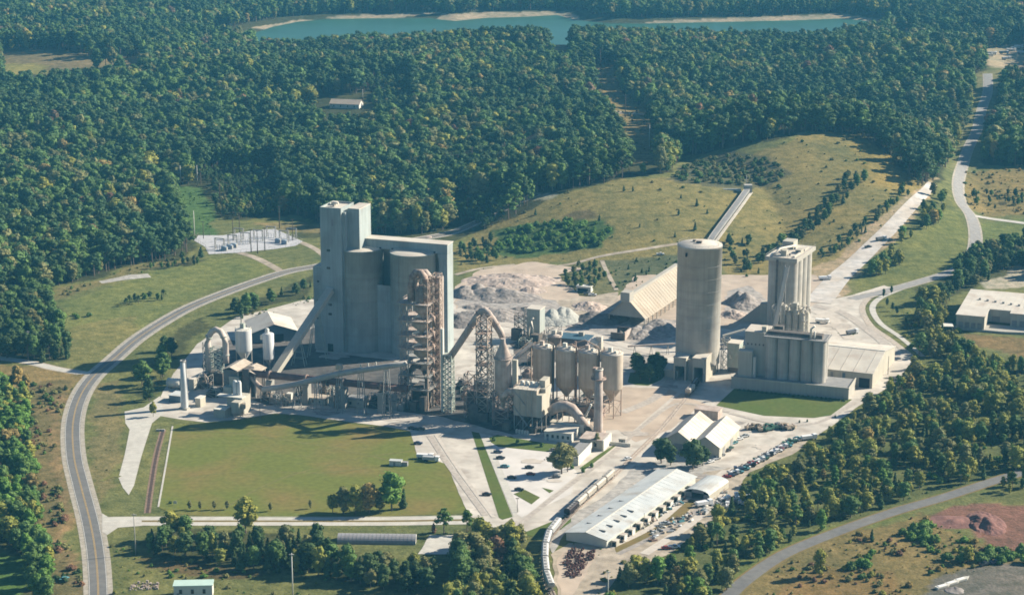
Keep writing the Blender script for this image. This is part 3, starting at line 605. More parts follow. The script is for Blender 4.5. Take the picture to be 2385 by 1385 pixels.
# ------------------------------------------------------------ trees
def leaf_mat():
    m = bpy.data.materials.new('foliage'); m.use_nodes = True; nt = m.node_tree; N = nt.nodes; Lk = nt.links.new
    b = N['Principled BSDF']; b.inputs['Roughness'].default_value = 0.7; b.inputs['Specular IOR Level'].default_value = 0.15
    a = N.new('ShaderNodeAttribute'); a.attribute_name = 'tint'; a.attribute_type = 'INSTANCER'
    g = N.new('ShaderNodeAttribute'); g.attribute_name = 'leafv'; g.attribute_type = 'GEOMETRY'
    x = N.new('ShaderNodeMix'); x.data_type = 'RGBA'; x.inputs[6].default_value = (0.80, 0.84, 0.86, 1); x.inputs[7].default_value = (1.50, 1.40, 1.20, 1); Lk(g.outputs['Fac'], x.inputs[0])
    y = N.new('ShaderNodeMix'); y.data_type = 'RGBA'; y.blend_type = 'MULTIPLY'; y.inputs[0].default_value = 1; Lk(a.outputs['Color'], y.inputs[6]); Lk(x.outputs[2], y.inputs[7])
    Lk(y.outputs[2], b.inputs['Base Color'])
    tr = N.new('ShaderNodeBsdfTranslucent'); Lk(y.outputs[2], tr.inputs['Color'])
    ms = N.new('ShaderNodeMixShader'); ms.inputs[0].default_value = 0.12; Lk(b.outputs[0], ms.inputs[1]); Lk(tr.outputs[0], ms.inputs[2]); Lk(ms.outputs[0], N['Material Output'].inputs['Surface'])
    return m
LEAF = leaf_mat(); BARK = mat('bark', (0.17, 0.13, 0.10), 0.3, 2.0, 0.95); PALEBARK = mat('pale_bark', (0.36, 0.32, 0.27), 0.3, 2.0, 0.95)
ICO = None
def ico():
    global ICO
    if ICO is None:
        t = (1 + 5 ** 0.5) / 2
        v = np.array([(-1, t, 0), (1, t, 0), (-1, -t, 0), (1, -t, 0), (0, -1, t), (0, 1, t), (0, -1, -t), (0, 1, -t), (t, 0, -1), (t, 0, 1), (-t, 0, -1), (-t, 0, 1)], float); v /= np.linalg.norm(v[0])
        f = [(0, 11, 5), (0, 5, 1), (0, 1, 7), (0, 7, 10), (0, 10, 11), (1, 5, 9), (5, 11, 4), (11, 10, 2), (10, 7, 6), (7, 1, 8), (3, 9, 4), (3, 4, 2), (3, 2, 6), (3, 6, 8), (3, 8, 9), (4, 9, 5), (2, 4, 11), (6, 2, 10), (8, 6, 7), (9, 8, 1)]
        ICO = (v, f)
    return ICO
def crown_data(kind, seed):
    """leaf clusters spread over the lobes of a crown 12 m tall; returns verts, quads, per-face value, plus core"""
    r = np.random.default_rng(seed); lobes = []
    if kind == 'broad':
        n = 14
        for k in range(n):
            a = k * 2.4 + r.uniform(-.4, .4); h = 3.2 + 8.0 * (k / (n - 1)) + r.uniform(-.6, .6); rad = 2.5 * math.sin(math.pi * min(1, max(0.13, (h - 1.6) / 10.9))) * r.uniform(.55, 1.15)
            lobes.append((rad * math.cos(a), rad * math.sin(a), h, r.uniform(1.15, 2.0), 0.85))
        lobes.append((0, 0, 7.0, 2.0, 1.8)); nl = 46; ls = (0.5, 1.05)
    elif kind == 'pine':
        n = 12
        for k in range(n):
            a = k * 2.4 + r.uniform(-.5, .5); h = 5.2 + 6.0 * (k / (n - 1)) + r.uniform(-.5, .5); rad = (0.45 + 2.1 * (1 - k / (n - 1)) ** .7) * r.uniform(.7, 1.1)
            lobes.append((rad * math.cos(a), rad * math.sin(a), h, r.uniform(0.75, 1.4), 0.7))
        lobes.append((0, 0, 8.4, 1.4, 1.9)); nl = 40; ls = (0.45, 0.95)
    elif kind == 'cone':
        n = 11
        for k in range(n):
            t = k / (n - 1); a = k * 2.4; rad = 1.3 * (1 - t) * r.uniform(.5, 1)
            lobes.append((rad * math.cos(a), rad * math.sin(a), 1.6 + 9.4 * t, 1.75 * (1 - t) + 0.5, 1.15))
        nl = 44; ls = (0.4, 0.8)
    else:  # shrub 12 units tall as well, wide
        n = 9
        for k in range(n):
            a = k * 2.4 + r.uniform(-.4, .4); rad = 5.2 * math.sqrt(k / n)
            lobes.append((rad * math.cos(a), rad * math.sin(a), r.uniform(3.2, 7.5) - rad * .35, r.uniform(2.6, 4.2), 0.95))
        nl = 40; ls = (1.3, 2.4)
    ax, ay = r.uniform(.75, 1.2), r.uniform(.75, 1.2); lobes = [(a * ax + .25 * (c - 6) * r.uniform(-.3, .3), b * ay, c, d * r.uniform(.8, 1.2), e) for a, b, c, d, e in lobes]
    V_ = []; F_ = []; val = []; nv = 0
    for (cx, cy_, cz, R_, sq) in lobes:
        d = r.normal(size=(nl, 3)); d /= np.linalg.norm(d, axis=1)[:, None]; d[:, 2] = np.where(d[:, 2] < -0.55, -d[:, 2], d[:, 2])
        rr = R_ * r.uniform(0.80, 1.14, nl)
        c = np.array([cx, cy_, cz]) + d * rr[:, None] * np.array([1, 1, sq])
        nrm = d + r.normal(scale=0.28, size=d.shape); nrm /= np.linalg.norm(nrm, axis=1)[:, None]
        t1 = np.cross(nrm, r.normal(size=d.shape)); t1 /= np.linalg.norm(t1, axis=1)[:, None]; t2 = np.cross(nrm, t1)
        s = r.uniform(ls[0], ls[1], nl)[:, None]; s2 = s * r.uniform(.55, 1, (nl, 1))
        q = np.stack([c - t1 * s * .5, c - t2 * s2 * .5, c + t1 * s * .5, c + t2 * s2 * .5], 1)
        V_.append(q.reshape(-1, 3)); F_ += [(nv + 4 * i, nv + 4 * i + 1, nv + 4 * i + 2, nv + 4 * i + 3) for i in range(nl)]; nv += 4 * nl
        lv = r.uniform(0, .35); val += list(np.clip(r.uniform(0.1, 0.7, nl) + lv, 0, 1))
        iv, if_ = ico(); rad = R_ * 0.86 * (1 + 0.12 * r.normal(size=(12, 1)))
        V_.append(np.array([cx, cy_, cz]) + iv * rad * np.array([1, 1, sq])); F_ += [tuple(nv + j for j in f) for f in if_]; nv += 12; val += [0.25] * 20
    return np.concatenate(V_), F_, val
def trunk_mb(kind):
    mb = MB()
    if kind == 'shrub':
        for a in range(3): mb.beam((0, 0, 0), (2.2 * math.cos(a * 2.1), 2.2 * math.sin(a * 2.1), 4), .5)
        return mb
    top = {'broad': 7.0, 'pine': 10.6, 'cone': 8}[kind]; b = {'broad': .30, 'pine': .24, 'cone': .2}[kind]
    mb.tube([(0, 0, -0.6), (0.05, 0, top * .5), (-.05, .05, top)], [b, b * .7, b * .3], 6)
    if kind != 'cone':
        for k in range(4):
            a = k * 1.7; z = top * (.45 + .1 * k); mb.beam((0, 0, z), (1.9 * math.cos(a), 1.9 * math.sin(a), z + 1.6), .14)
    return mb
PR = bpy.data.collections.new('tree_kinds')
KIN = [('broad', 6), ('pine', 4), ('cone', 2), ('shrub', 2)]; VAR = {}; CR = {}; TRM = {}; order = []
for kind, nvar in KIN:
    tm = trunk_mb(kind); te = bpy.data.meshes.new('trunk'); te.from_pydata(tm.v, [], tm.f); te.materials.append(BARK); TRM[kind] = te
    for k in range(nvar):
        vv, ff, val = crown_data(kind, 100 * len(kind) + k)
        mc = bpy.data.meshes.new('crown'); mc.from_pydata([tuple(p) for p in vv], [], ff); mc.materials.append(LEAF)
        a = mc.attributes.new('leafv', 'FLOAT', 'FACE'); a.data.foreach_set('value', np.array(val, dtype=np.float32)); CR[(kind, k)] = mc
        n = len(vv); mw = bpy.data.meshes.new('whole'); mw.from_pydata([tuple(p) for p in vv] + tm.v, [], ff + [tuple(i + n for i in f) for f in tm.f])
        mw.materials.append(LEAF); mw.materials.append(BARK); mw.polygons.foreach_set('material_index', [0] * len(ff) + [1] * len(tm.f))
        a = mw.attributes.new('leafv', 'FLOAT', 'FACE'); a.data.foreach_set('value', np.array(val + [0] * len(tm.f), dtype=np.float32))
        o = bpy.data.objects.new('tree_kind_%02d' % len(order), mw); PR.objects.link(o); VAR.setdefault(kind, []).append(len(order)); order.append((kind, k))

TINT = {'dark': [(0.046, 0.082, 0.028), (0.056, 0.092, 0.030)], 'blue': [(0.058, 0.112, 0.044), (0.050, 0.098, 0.042)], 'mid': [(0.088, 0.152, 0.038), (0.078, 0.138, 0.038)],
        'bright': [(0.105, 0.195, 0.036), (0.09, 0.175, 0.034)], 'yellow': [(0.228, 0.230, 0.046), (0.195, 0.212, 0.046)], 'olive': [(0.165, 0.165, 0.064), (0.14, 0.150, 0.062)], 'orange': [(0.27, 0.20, 0.065), (0.24, 0.185, 0.07)], 'rust': [(0.185, 0.105, 0.065), (0.16, 0.11, 0.07)]}
MIX = {  # wood type -> (kind, colour, weight)
    'back': [('pine', 'blue', .26), ('pine', 'dark', .20), ('pine', 'mid', .12), ('broad', 'mid', .20), ('broad', 'olive', .10), ('broad', 'yellow', .03), ('broad', 'orange', .004), ('broad', 'dark', .03), ('broad', 'rust', .004)],
    'dark': [('broad', 'dark', .34), ('broad', 'mid', .28), ('cone', 'dark', .2), ('broad', 'olive', .12), ('pine', 'dark', .06)],
    'green': [('broad', 'bright', .5), ('broad', 'mid', .3), ('broad', 'yellow', .15), ('broad', 'orange', .05)],
    'mix': [('cone', 'dark', .24), ('pine', 'dark', .12), ('broad', 'mid', .26), ('broad', 'yellow', .18), ('broad', 'olive', .12), ('broad', 'rust', .012), ('broad', 'dark', .05)],
    'belt': [('cone', 'dark', .34), ('broad', 'dark', .26), ('broad', 'mid', .18), ('broad', 'olive', .12), ('broad', 'yellow', .08)],
    'wood': [('broad', 'yellow', .42), ('broad', 'mid', .14), ('broad', 'olive', .14), ('broad', 'dark', .05), ('cone', 'dark', .20), ('pine', 'mid', .06), ('broad', 'bright', .03), ('broad', 'orange', .012)],
    'lush': [('shrub', 'bright', .7), ('shrub', 'mid', .3)], 'scrub': [('shrub', 'dark', .4), ('shrub', 'olive', .4), ('shrub', 'mid', .2)], 'oak': [('broad', 'dark', 1.0)]}
PLACE = {0: 'in the forest behind the plant', 1: 'in the clump above the side road', 2: 'in the wood at the left edge of the valley', 3: 'in the dark belt below the access road', 4: 'in the tall clump beside the lower railway curve',
         5: 'in the dense wood between the scrap yard and the lower road', 6: 'in the belt between the right road and the warehouse', 7: 'on the bank between the main road and the coal mill', 8: 'in the row behind the blue shed',
         9: 'in the strip between the rail yard and the right road', 10: 'on the slope of the tan hill', 11: 'in the lower row on the tan hill', 12: 'in the lush patch on the grassy mound', 13: 'at the left foot of the grassy mound',
         14: 'in the scrub thicket on the mound top', 15: 'beside the small hut below the mound', 16: 'beside the road bend behind the silos', 17: 'in the field across the right road', 18: 'in the grove beside the tall silo',
         19: 'behind the tall silo on the slope', 20: 'beside the red pit', 21: 'above the dark gravel lot', 22: 'in the brown field below the lower road', 23: 'at the bend above the red pit', 24: 'in the hedge below the substation', 25: 'in the hedge across the left meadow',
         26: 'in the damp hollow of the left meadow', 27: 'behind the substation'}
KN = {'broad': ('broadleaf_tree', 'broadleaf tree'), 'pine': ('pine_tree', 'pine'), 'cone': ('cedar_tree', 'pointed cedar'), 'shrub': ('shrub', 'shrub')}
CW = {'dark': 'dark green', 'blue': 'bluish green', 'mid': 'mid green', 'bright': 'bright green', 'yellow': 'yellow-green', 'olive': 'olive brown', 'orange': 'orange-tinged', 'rust': 'rusty red'}

def cand(y0, y1, s):
    ys = np.arange(y0, y1, s * 0.93); out = []
    for k, y in enumerate(ys):
        hw = 0.272 * y + 105; xs = np.arange(-hw, hw, s) + (k % 2) * s / 2; out.append(np.stack([xs, np.full(len(xs), y)], -1))
    P = np.concatenate(out); return P + rng.uniform(-.42, .42, P.shape) * s
P = np.concatenate([cand(770, 1500, 6.0), cand(1500, 2000, 7.0), cand(2000, 2500, 7.6), cand(2500, 3150, 8.0), cand(3150, 4000, 12)])
zz = H(P[:, 0], P[:, 1]); bx_, by_ = proj(P[:, 0], P[:, 1], zz)
wid = np.full(len(P), -1); hh = np.zeros(len(P)); u = rng.uniform(0, 1, len(P))
for k, (poly, dn, kd, hr) in enumerate(WOODS):
    m = inpoly(bx_, by_, poly) & (u < dn) & (wid < 0); wid[m] = k; hh[m] = rng.uniform(hr[0], hr[1], m.sum())
far = (P[:, 1] > 3060) & (wid < 0); wid[far] = 0; hh[far] = 15
# small woods of low shrubs are denser: thin the tall ones only
ldd = np.full(len(P), -999.0); mm = (P[:, 1] > 2350) & (P[:, 1] < 3100); ldd[mm] = lake_dist(P[mm, 0], P[mm, 1])
wid[(ldd > -30)] = -1
for poly in CLEAR:
    for f in (0.0, 0.5, 0.95):
        qx, qy = proj(P[:, 0], P[:, 1], zz + hh * f)
        wid[inpoly(qx, qy, poly) & (P[:, 1] < 3300)] = -1
# gaps where a tree has fallen or none ever grew
kd_ = np.array([WOODS[k][2] if k >= 0 else '' for k in wid]); gn = snoise(P[:, 0], P[:, 1], 7.5, 8) + rng.uniform(-.25, .25, len(P))
wid[(kd_ == 'back') & (gn < -.62)] = -1; wid[(kd_ == 'wood') & (gn < -.12)] = -1
for zp, mh in LOWZ:
    zm = inpoly(bx_, by_, zp); hh[zm] = np.minimum(hh[zm], mh * rng.uniform(.7, 1, zm.sum())); wid[(kd_ == 'mix') & (gn < -.6)] = -1
# stands: patches of pines and patches of broadleaf
keep = wid >= 0; P = P[keep]; zz = zz[keep]; wid = wid[keep]; hh = hh[keep]
stand = snoise(P[:, 0], P[:, 1], 42, 5) + 0.5 * snoise(P[:, 0], P[:, 1], 17, 2)
kinds = []; cols = []
for i in range(len(P)):
    ws = MIX[WOODS[wid[i]][2]]; wt = np.array([q[2] for q in ws])
    if WOODS[wid[i]][2] == 'back':
        f = 1 + np.clip(stand[i] * 1.6, -.85, 2.2); wt = np.array([q[2] * (f if q[0] == 'pine' else (2 - f if f < 1.8 else .25)) for q in ws])
    c = rng.choice(len(ws), p=wt / wt.sum()); kinds.append(ws[c][0]); cols.append(ws[c][1])
kinds = np.array(kinds); cols = np.array(cols)
hh = hh * np.where(kinds == 'pine', 1.12, 1.0) * np.where(kinds == 'cone', 0.85, 1.0)
dist = np.hypot(P[:, 0], P[:, 1]); bxp, byp = proj(P[:, 0], P[:, 1], zz)

def add_tree(kind, P3, h, wd, tint, label, cat, group=None, var=None, name=None, vary=True, bark=None):
    name = name or KN[kind][0]
    t = bpy.data.objects.new(name, None); COL.objects.link(t); t.location = P3; t.rotation_euler = (0, 0, random.uniform(0, 6.28)); s = h / 12.0
    t.scale = (s * wd, s * wd, s); t['label'] = label; t['category'] = cat
    if group: t['group'] = group
    var = random.randrange(dict(KIN)[kind]) if var is None else var
    c = bpy.data.objects.new('crown', CR[(kind, var)]); COL.objects.link(c); c.parent = t
    j = random.uniform(.85, 1.18) if vary else 1; c['tint'] = [tint[0] * j, tint[1] * j, tint[2] * j]
    if kind != 'shrub':
        q = bpy.data.objects.new('trunk', TRM[kind]); COL.objects.link(q); q.parent = t
    return t
lim = {'broad': 300, 'pine': 150, 'cone': 150, 'shrub': 150}; single = np.zeros(len(P), bool)
# the ones that show largest: nearest first, only those inside the frame
sx, sy = proj(P[:, 0], P[:, 1], zz + hh * .5); inf = (sx > -20) & (sx < 2405) & (sy > -10) & (sy < 1400)
for kd, n in lim.items():
    idx = np.where((kinds == kd) & inf)[0]; score = hh[idx] / dist[idx]
    # prefer trees at the camera side of their wood
    single[idx[np.argsort(-score + 0.0004 * (dist[idx] > 1700))][:n]] = True
LAND = {5: [((1480, 1350), 'at the bottom end of the wood by the wheelset heap'), ((1600, 1300), 'in the wood below the scrap lanes'), ((1700, 1330), 'at the wood edge above the lower road bend'), ((1720, 1180), 'in the wood behind the open barn'), ((1800, 1100), 'in the wood behind the crowded vehicle rows'),
            ((1850, 1220), 'in the middle of the wood above the lower road'), ((1950, 1030), 'in the wood by the corner of the packhouse lawn'), ((2000, 1150), 'between the packhouse lawn and lower road'), ((2080, 930), 'in the wood beside the warehouse gable'), ((2130, 1080), 'deep in the wood above the lower road'),
            ((2150, 800), 'in the wood between curved kerb and dock canopy'), ((2230, 920), 'in the wood below the large right warehouse'), ((2320, 1020), 'in the wood at the right edge above the lower road')],
        3: [((400, 1280), 'in the left part of the dark belt below the access road'), ((560, 1300), 'in the dark belt left of the pale pole'), ((740, 1320), 'in the dark belt right of the pale pole'), ((900, 1340), 'in front of the grey arched hut')],
        0: [((100, 640), 'at the forest edge above the left meadow'), ((300, 560), 'in the forest left of the green clearing'), ((600, 470), 'in the forest above the substation'), ((900, 520), 'in the forest behind the tallest block'), ((1180, 480), 'in the forest left of the grassy mound'), ((2280, 330), 'in the forest beside the right road')]}
for i in np.where(single)[0]:
    k = kinds[i]; c = cols[i]; tn = TINT[c][random.randrange(2)]
    if wid[i] in LAND: pl = min(LAND[wid[i]], key=lambda q: (q[0][0] - bxp[i]) ** 2 + 3 * (q[0][1] - byp[i]) ** 2)[1]
    else: pl = PLACE[wid[i]]
    sz = 'tall ' if hh[i] > 13.5 else ('low ' if hh[i] < 8.5 else ''); PLACE_ = pl; c0 = sz + CW[c]
    if len((c0 + ' ' + KN[k][1] + ' ' + pl).split()) > 16: c0 = CW[c]
    lb = c0 + ' ' + KN[k][1] + ' ' + pl
    add_tree(k, (P[i, 0], P[i, 1], zz[i] - .1), hh[i], random.uniform(.8, 1.25), tn, lb, 'shrub' if k == 'shrub' else 'tree', c0 + ' ' + KN[k][1] + 's ' + pl)
def instancer(name, pts, sc, rot, idx, tint, label):
    me = bpy.data.meshes.new(name); me.vertices.add(len(pts)); me.vertices.foreach_set('co', np.asarray(pts, np.float32).ravel())
    for nm, ty, arr in (('scl', 'FLOAT_VECTOR', sc), ('rot', 'FLOAT_VECTOR', rot), ('tint', 'FLOAT_VECTOR', tint)):
        me.attributes.new(nm, ty, 'POINT').data.foreach_set('vector', np.asarray(arr, np.float32).ravel())
    me.attributes.new('kind_no', 'INT', 'POINT').data.foreach_set('value', np.asarray(idx, np.int32))
    o = bpy.data.objects.new(name, me); COL.objects.link(o); o['kind'] = 'stuff'; o['label'] = label
    g = bpy.data.node_groups.new(name, 'GeometryNodeTree'); g.interface.new_socket('Geometry', in_out='INPUT', socket_type='NodeSocketGeometry'); g.interface.new_socket('Geometry', in_out='OUTPUT', socket_type='NodeSocketGeometry')
    N = g.nodes; gi = N.new('NodeGroupInput'); go = N.new('NodeGroupOutput'); ip = N.new('GeometryNodeInstanceOnPoints'); ci = N.new('GeometryNodeCollectionInfo')
    ci.inputs['Collection'].default_value = PR; ci.inputs['Separate Children'].default_value = True; ci.inputs['Reset Children'].default_value = True; ip.inputs['Pick Instance'].default_value = True
    def na(nm, ty):
        a = N.new('GeometryNodeInputNamedAttribute'); a.data_type = ty; a.inputs['Name'].default_value = nm; return a.outputs['Attribute']
    g.links.new(gi.outputs[0], ip.inputs['Points']); g.links.new(ci.outputs[0], ip.inputs['Instance']); g.links.new(na('kind_no', 'INT'), ip.inputs['Instance Index'])
    g.links.new(na('rot', 'FLOAT_VECTOR'), ip.inputs['Rotation']); g.links.new(na('scl', 'FLOAT_VECTOR'), ip.inputs['Scale']); g.links.new(ip.outputs[0], go.inputs[0])
    o.modifiers.new('scatter', 'NODES').node_group = g
    return o
rest = np.where(~single)[0]; n = len(rest)
wd = rng.uniform(.75, 1.35, n) * np.where(kinds[rest] == 'pine', 1.05, 1.0); s = hh[rest] / 12.0
tint = np.array([TINT[cols[i]][k] for i, k in zip(rest, rng.integers(0, 2, n))]) * rng.uniform(.78, 1.25, (n, 1))
idx = np.array([VAR[kinds[i]][k % len(VAR[kinds[i]])] for i, k in zip(rest, rng.integers(0, 12, n))])
rot = np.zeros((n, 3)); rot[:, 2] = rng.uniform(0, 6.28, n)
instancer('forest', np.stack([P[rest, 0], P[rest, 1], zz[rest]], -1), np.stack([s * wd, s * wd, s], -1), rot, idx, tint, 'dense mixed pine and broadleaf forest filling the land behind and around the plant')
print('TREES', n, single.sum())

# low growth on rough ground
ROUGH = [(WOODS[5][0], 4.2, (0.8, 3.4), ['mid', 'yellow', 'olive', 'bright']),
         ([(1700, 1385), (1760, 1345), (1960, 1250), (2150, 1200), (2200, 1240), (2400, 1290), (2400, 1320), (2150, 1340), (2100, 1400), (1700, 1400)], 3.4, (0.7, 2.4), ['olive', 'yellow', 'mid', 'orange', 'olive', 'rust']),
         ([(72, 890), (175, 895), (125, 1000), (140, 1130), (200, 1385), (80, 1385)], 3.0, (0.7, 2.6), ['olive', 'olive', 'mid', 'dark', 'rust']),
         ([(1700, 1330), (1850, 1275), (2000, 1222), (2200, 1160), (2300, 1120), (2200, 1140), (1950, 1225), (1800, 1275)], 3.2, (0.5, 1.6), ['bright', 'mid', 'yellow']),
         (hillA, 12, (0.5, 1.8), ['olive', 'mid', 'olive']), (hillB, 9, (0.6, 2.2), ['olive', 'mid', 'dark']),
         ([(398, 432), (470, 434), (495, 480), (500, 545), (440, 545), (425, 490)], 4, (0.5, 1.4), ['bright', 'bright', 'mid']),
         ([(440, 600), (300, 645), (180, 680), (120, 700), (150, 670), (300, 625), (400, 602)], 4.5, (0.7, 2.2), ['olive', 'mid', 'dark']),
         ([(250, 1270), (700, 1330), (1000, 1385), (480, 1400), (260, 1400)], 4.0, (0.6, 1.9), ['olive', 'mid', 'yellow', 'bright']),
         ([(2240, 400), (2420, 385), (2420, 500), (2290, 505), (2250, 470)], 5, (0.7, 2.2), ['olive', 'mid', 'orange']),
         ([(1410, 670), (1400, 612), (1580, 598), (1580, 640), (1460, 680)], 5, (0.6, 1.8), ['dark', 'mid']),
         ([(2090, 1240), (2200, 1220), (2260, 1250), (2300, 1290), (2150, 1300)], 3.2, (0.8, 2.6), ['bright', 'mid', 'olive']),
         ([(215, 900), (262, 880), (290, 960), (280, 1110), (236, 1180), (205, 1050)], 7, (0.3, 0.9), ['olive', 'mid']),
         ([(560, 735), (700, 700), (735, 680), (735, 700), (600, 745)], 4, (0.8, 2.2), ['olive', 'mid']),
         ([(1245, 1225), (1560, 1215), (1590, 1165), (1625, 1168), (1590, 1205), (1440, 1290), (1400, 1300)], 6, (0.3, 0.9), ['olive', 'mid']),
         ([(1430, 1290), (1560, 1290), (1700, 1190), (1560, 1270), (1440, 1385), (1380, 1385)], 4, (0.5, 2.0), ['olive', 'mid', 'yellow']),
         ([(1375, 150), (1440, 150), (1520, 262), (1550, 375), (1465, 382), (1415, 240)], 6, (0.7, 2.0), ['olive', 'orange', 'mid'])]
pts = []; scs = []; ids = []; tns = []
for poly, s, hr, cl in ROUGH:
    ys = [q[1] for q in poly]; xs = [q[0] for q in poly]; y0 = G(CX, max(ys)).y - 30; y1 = G(CX, min(ys)).y + 30
    hw = 0.255 * y1; X_, Y_ = np.meshgrid(np.arange(-hw, hw, s), np.arange(y0, y1, s)); q = np.stack([X_.ravel(), Y_.ravel()], -1); q = q + rng.uniform(-.5, .5, q.shape) * s
    z_ = H(q[:, 0], q[:, 1]); a, b = proj(q[:, 0], q[:, 1], z_); m = inpoly(a, b, poly) & (snoise(q[:, 0], q[:, 1], 6.5, 2) + rng.uniform(-.45, .45, len(q)) > .02)
    for rl_ in (low, MAIN):
        rp = np.array([tuple(v) for v in rl_]); dm = np.full(len(q), 99.0); ii = np.where(m)[0]
        if len(ii): dm[ii] = np.min(np.hypot(q[ii, 0][:, None] - rp[None, :, 0], q[ii, 1][:, None] - rp[None, :, 1]), axis=1); m = m & (dm > 6.5)
    q = q[m]; z_ = z_[m]; k = len(q)
    if not k: continue
    hgt = hr[0] * .6 + (hr[1] * 1.25 - hr[0] * .6) * rng.uniform(0, 1, k) ** 2.6; pts.append(np.stack([q[:, 0], q[:, 1], z_ - .05], -1)); ws = rng.uniform(.7, 1.3, k) * hgt / 12
    scs.append(np.stack([ws, ws, hgt / 12], -1)); ids.append(rng.choice(VAR['shrub'], k)); tns.append(np.array([TINT[cl[j]][0] for j in rng.integers(0, len(cl), k)]) * rng.uniform(.8, 1.25, (k, 1)))
pts = np.concatenate(pts); k = len(pts); rot = np.zeros((k, 3)); rot[:, 2] = rng.uniform(0, 6.28, k)
instancer('undergrowth', pts, np.concatenate(scs), rot, np.concatenate(ids), np.concatenate(tns), 'weeds and low bushes scattered over the rough ground')
print('BUSHES', k)

# trees one can point at
def T1(kind, px, py, h, wd, colr, label, name=None, cat='tree', group=None, terr=False):
    p = GT(px, py) if terr else G(px, py); return add_tree(kind, p, h, wd, TINT[colr][0], label, cat, group, name=name, vary=False)
T1('broad', 1308, 1103, 15, 1.35, 'olive', 'big round olive tree at the corner of the car park beside the offices')
T1('broad', 1322, 1098, 13, 1.1, 'olive', 'olive tree joined to the big round one beside the offices')
T1('broad', 1540, 1078, 12.5, 1.35, 'dark', 'dark round tree in front of the left gabled shed'); T1('broad', 1562, 1083, 10, 1.2, 'dark', 'smaller dark tree between the two big trees by the gabled sheds')
T1('broad', 1614, 1092, 14, 1.4, 'dark', 'largest dark round tree in front of the right gabled shed'); T1('broad', 1637, 1084, 10, 1.1, 'dark', 'dark tree at the right corner of the gabled sheds')
T1('broad', 357, 970, 8, 0.8, 'yellow', 'small yellow-green tree alone between the weigh lane and the yard')
T1('cone', 468, 600, 8.5, 1.2, 'dark', 'dark oval tree at the left corner of the substation'); T1('broad', 550, 728, 9, 1.0, 'dark', 'dark round tree alone between the main road and the blue shed')
for px_, py_, h, c, lb in ((775, 1193, 9, 'yellow', 'low yellowish tree at the left end of the clump on the lawn'), (800, 1195, 12, 'olive', 'olive tree second in the clump on the lawn'), (828, 1196, 13, 'yellow', 'yellow-green tree in the middle of the lawn clump'),
                       (860, 1195, 14, 'orange', 'brownish orange tree in the lawn clump'), (884, 1192, 9, 'olive', 'low olive tree beside the tall one in the lawn clump'), (912, 1188, 18, 'bright', 'tallest bright green tree of the clump on the lawn')):
    T1('broad', px_, py_, h, 1.15, c, lb)
T1('cone', 940, 1184, 10, 1.0, 'dark', 'narrow dark tree at the right end of the lawn clump')
T1('broad', 572, 1240, 16, 1.1, 'yellow', 'tall yellow-green tree standing over the access road'); T1('broad', 398, 1256, 13, 1.2, 'yellow', 'rounded yellow-green tree near the road junction')
T1('broad', 432, 1262, 12, 1.2, 'mid', 'mid green tree behind the rounded one near the road junction')
T1('pine', 1034, 1243, 13, 1.2, 'mid', 'green pine between the access road and the gravel lot'); T1('pine', 1088, 1240, 11, 1.1, 'mid', 'pine right of the gravel lot by the access road'); T1('cone', 1010, 1240, 5, 1.5, 'rust', 'small dark reddish bush beside the pine by the gravel lot')
T1('broad', 1155, 1330, 15, 1.1, 'rust', 'rusty red tree in the clump left of the railway curve'); T1('broad', 1128, 1345, 14, 1.0, 'olive', 'olive tree beside the rusty red one')
T1('broad', 1908, 1343, 12, .95, 'yellow', 'yellow-green tree alone beside the lower road'); T1('broad', 1672, 1242, 13, 1.0, 'yellow', 'pointed yellow-green tree behind the scrap lane')
T1('broad', 40, 905, 13, .9, 'orange', 'orange autumn tree at the top of the left wood'); T1('broad', 62, 918, 11, .8, 'orange', 'second orange tree beside the left roadside scrub')
T1('broad', 2255, 1310, 8, 1.1, 'yellow', 'yellowish round tree below the red pit'); T1('cone', 2030, 1260, 6, 1.1, 'dark', 'small dark cedar beside the lower road')
for k, (a, b) in enumerate([(2058, 692), (2076, 685), (2066, 714), (2079, 724), (2089, 733), (2111, 755)]):
    T1('broad', a, b, 5.5, .7, 'dark', 'young dark tree planted on the grass beside the curved yard kerb', group='young trees planted on the grass beside the curved yard kerb')
for a, b in [(442, 1186), (466, 1187), (499, 1186), (529, 1186), (630, 1190), (723, 1184)]:
    T1('broad', a, b, 4.2, .8, 'olive', 'thin brownish sapling along the bottom edge of the lawn', name='sapling', group='saplings along the bottom edge of the lawn')
for a, b, h in [(1453, 446, 5), (1474, 446, 4.5), (1623, 480, 6), (1581, 501, 5), (1647, 498, 4), (1619, 536, 6.5), (1396, 514, 5), (1490, 530, 3.5), (1572, 552, 4), (1416, 533, 4), (1247, 501, 5), (1586, 462, 3.5)]:
    T1('cone', a, b, h, 1.2, 'dark', 'small dark cedar dotted over the grassy mound', group='small cedars dotted over the grassy mound', terr=True)
for a, b, h in [(1384, 622, 6), (1368, 640, 4), (1392, 652, 4), (1335, 652, 5), (1480, 655, 6), (1464, 628, 4), (1495, 636, 4), (1512, 632, 4), (1482, 615, 5), (1560, 612, 4), (1540, 602, 4), (1530, 648, 3.5), (1505, 640, 4), (1345, 620, 4)]:
    T1('cone', a, b, h, 1.2, 'dark', 'dark bush dotted over the plot above the long hall', cat='shrub', name='shrub', group='dark bushes dotted over the plot above the long hall')
for a, b in [(1205, 1032), (1150, 1026), (1262, 1040), (1358, 1100), (1378, 1088), (1332, 1092)]:
    T1('shrub', a, b, 3.0, .6, 'mid', 'round green bush beside the office building', cat='shrub', group='round bushes beside the office building')
T1('broad', 1390, 1045, 8, .8, 'olive', 'thin olive tree at the foot of the tall square stack')
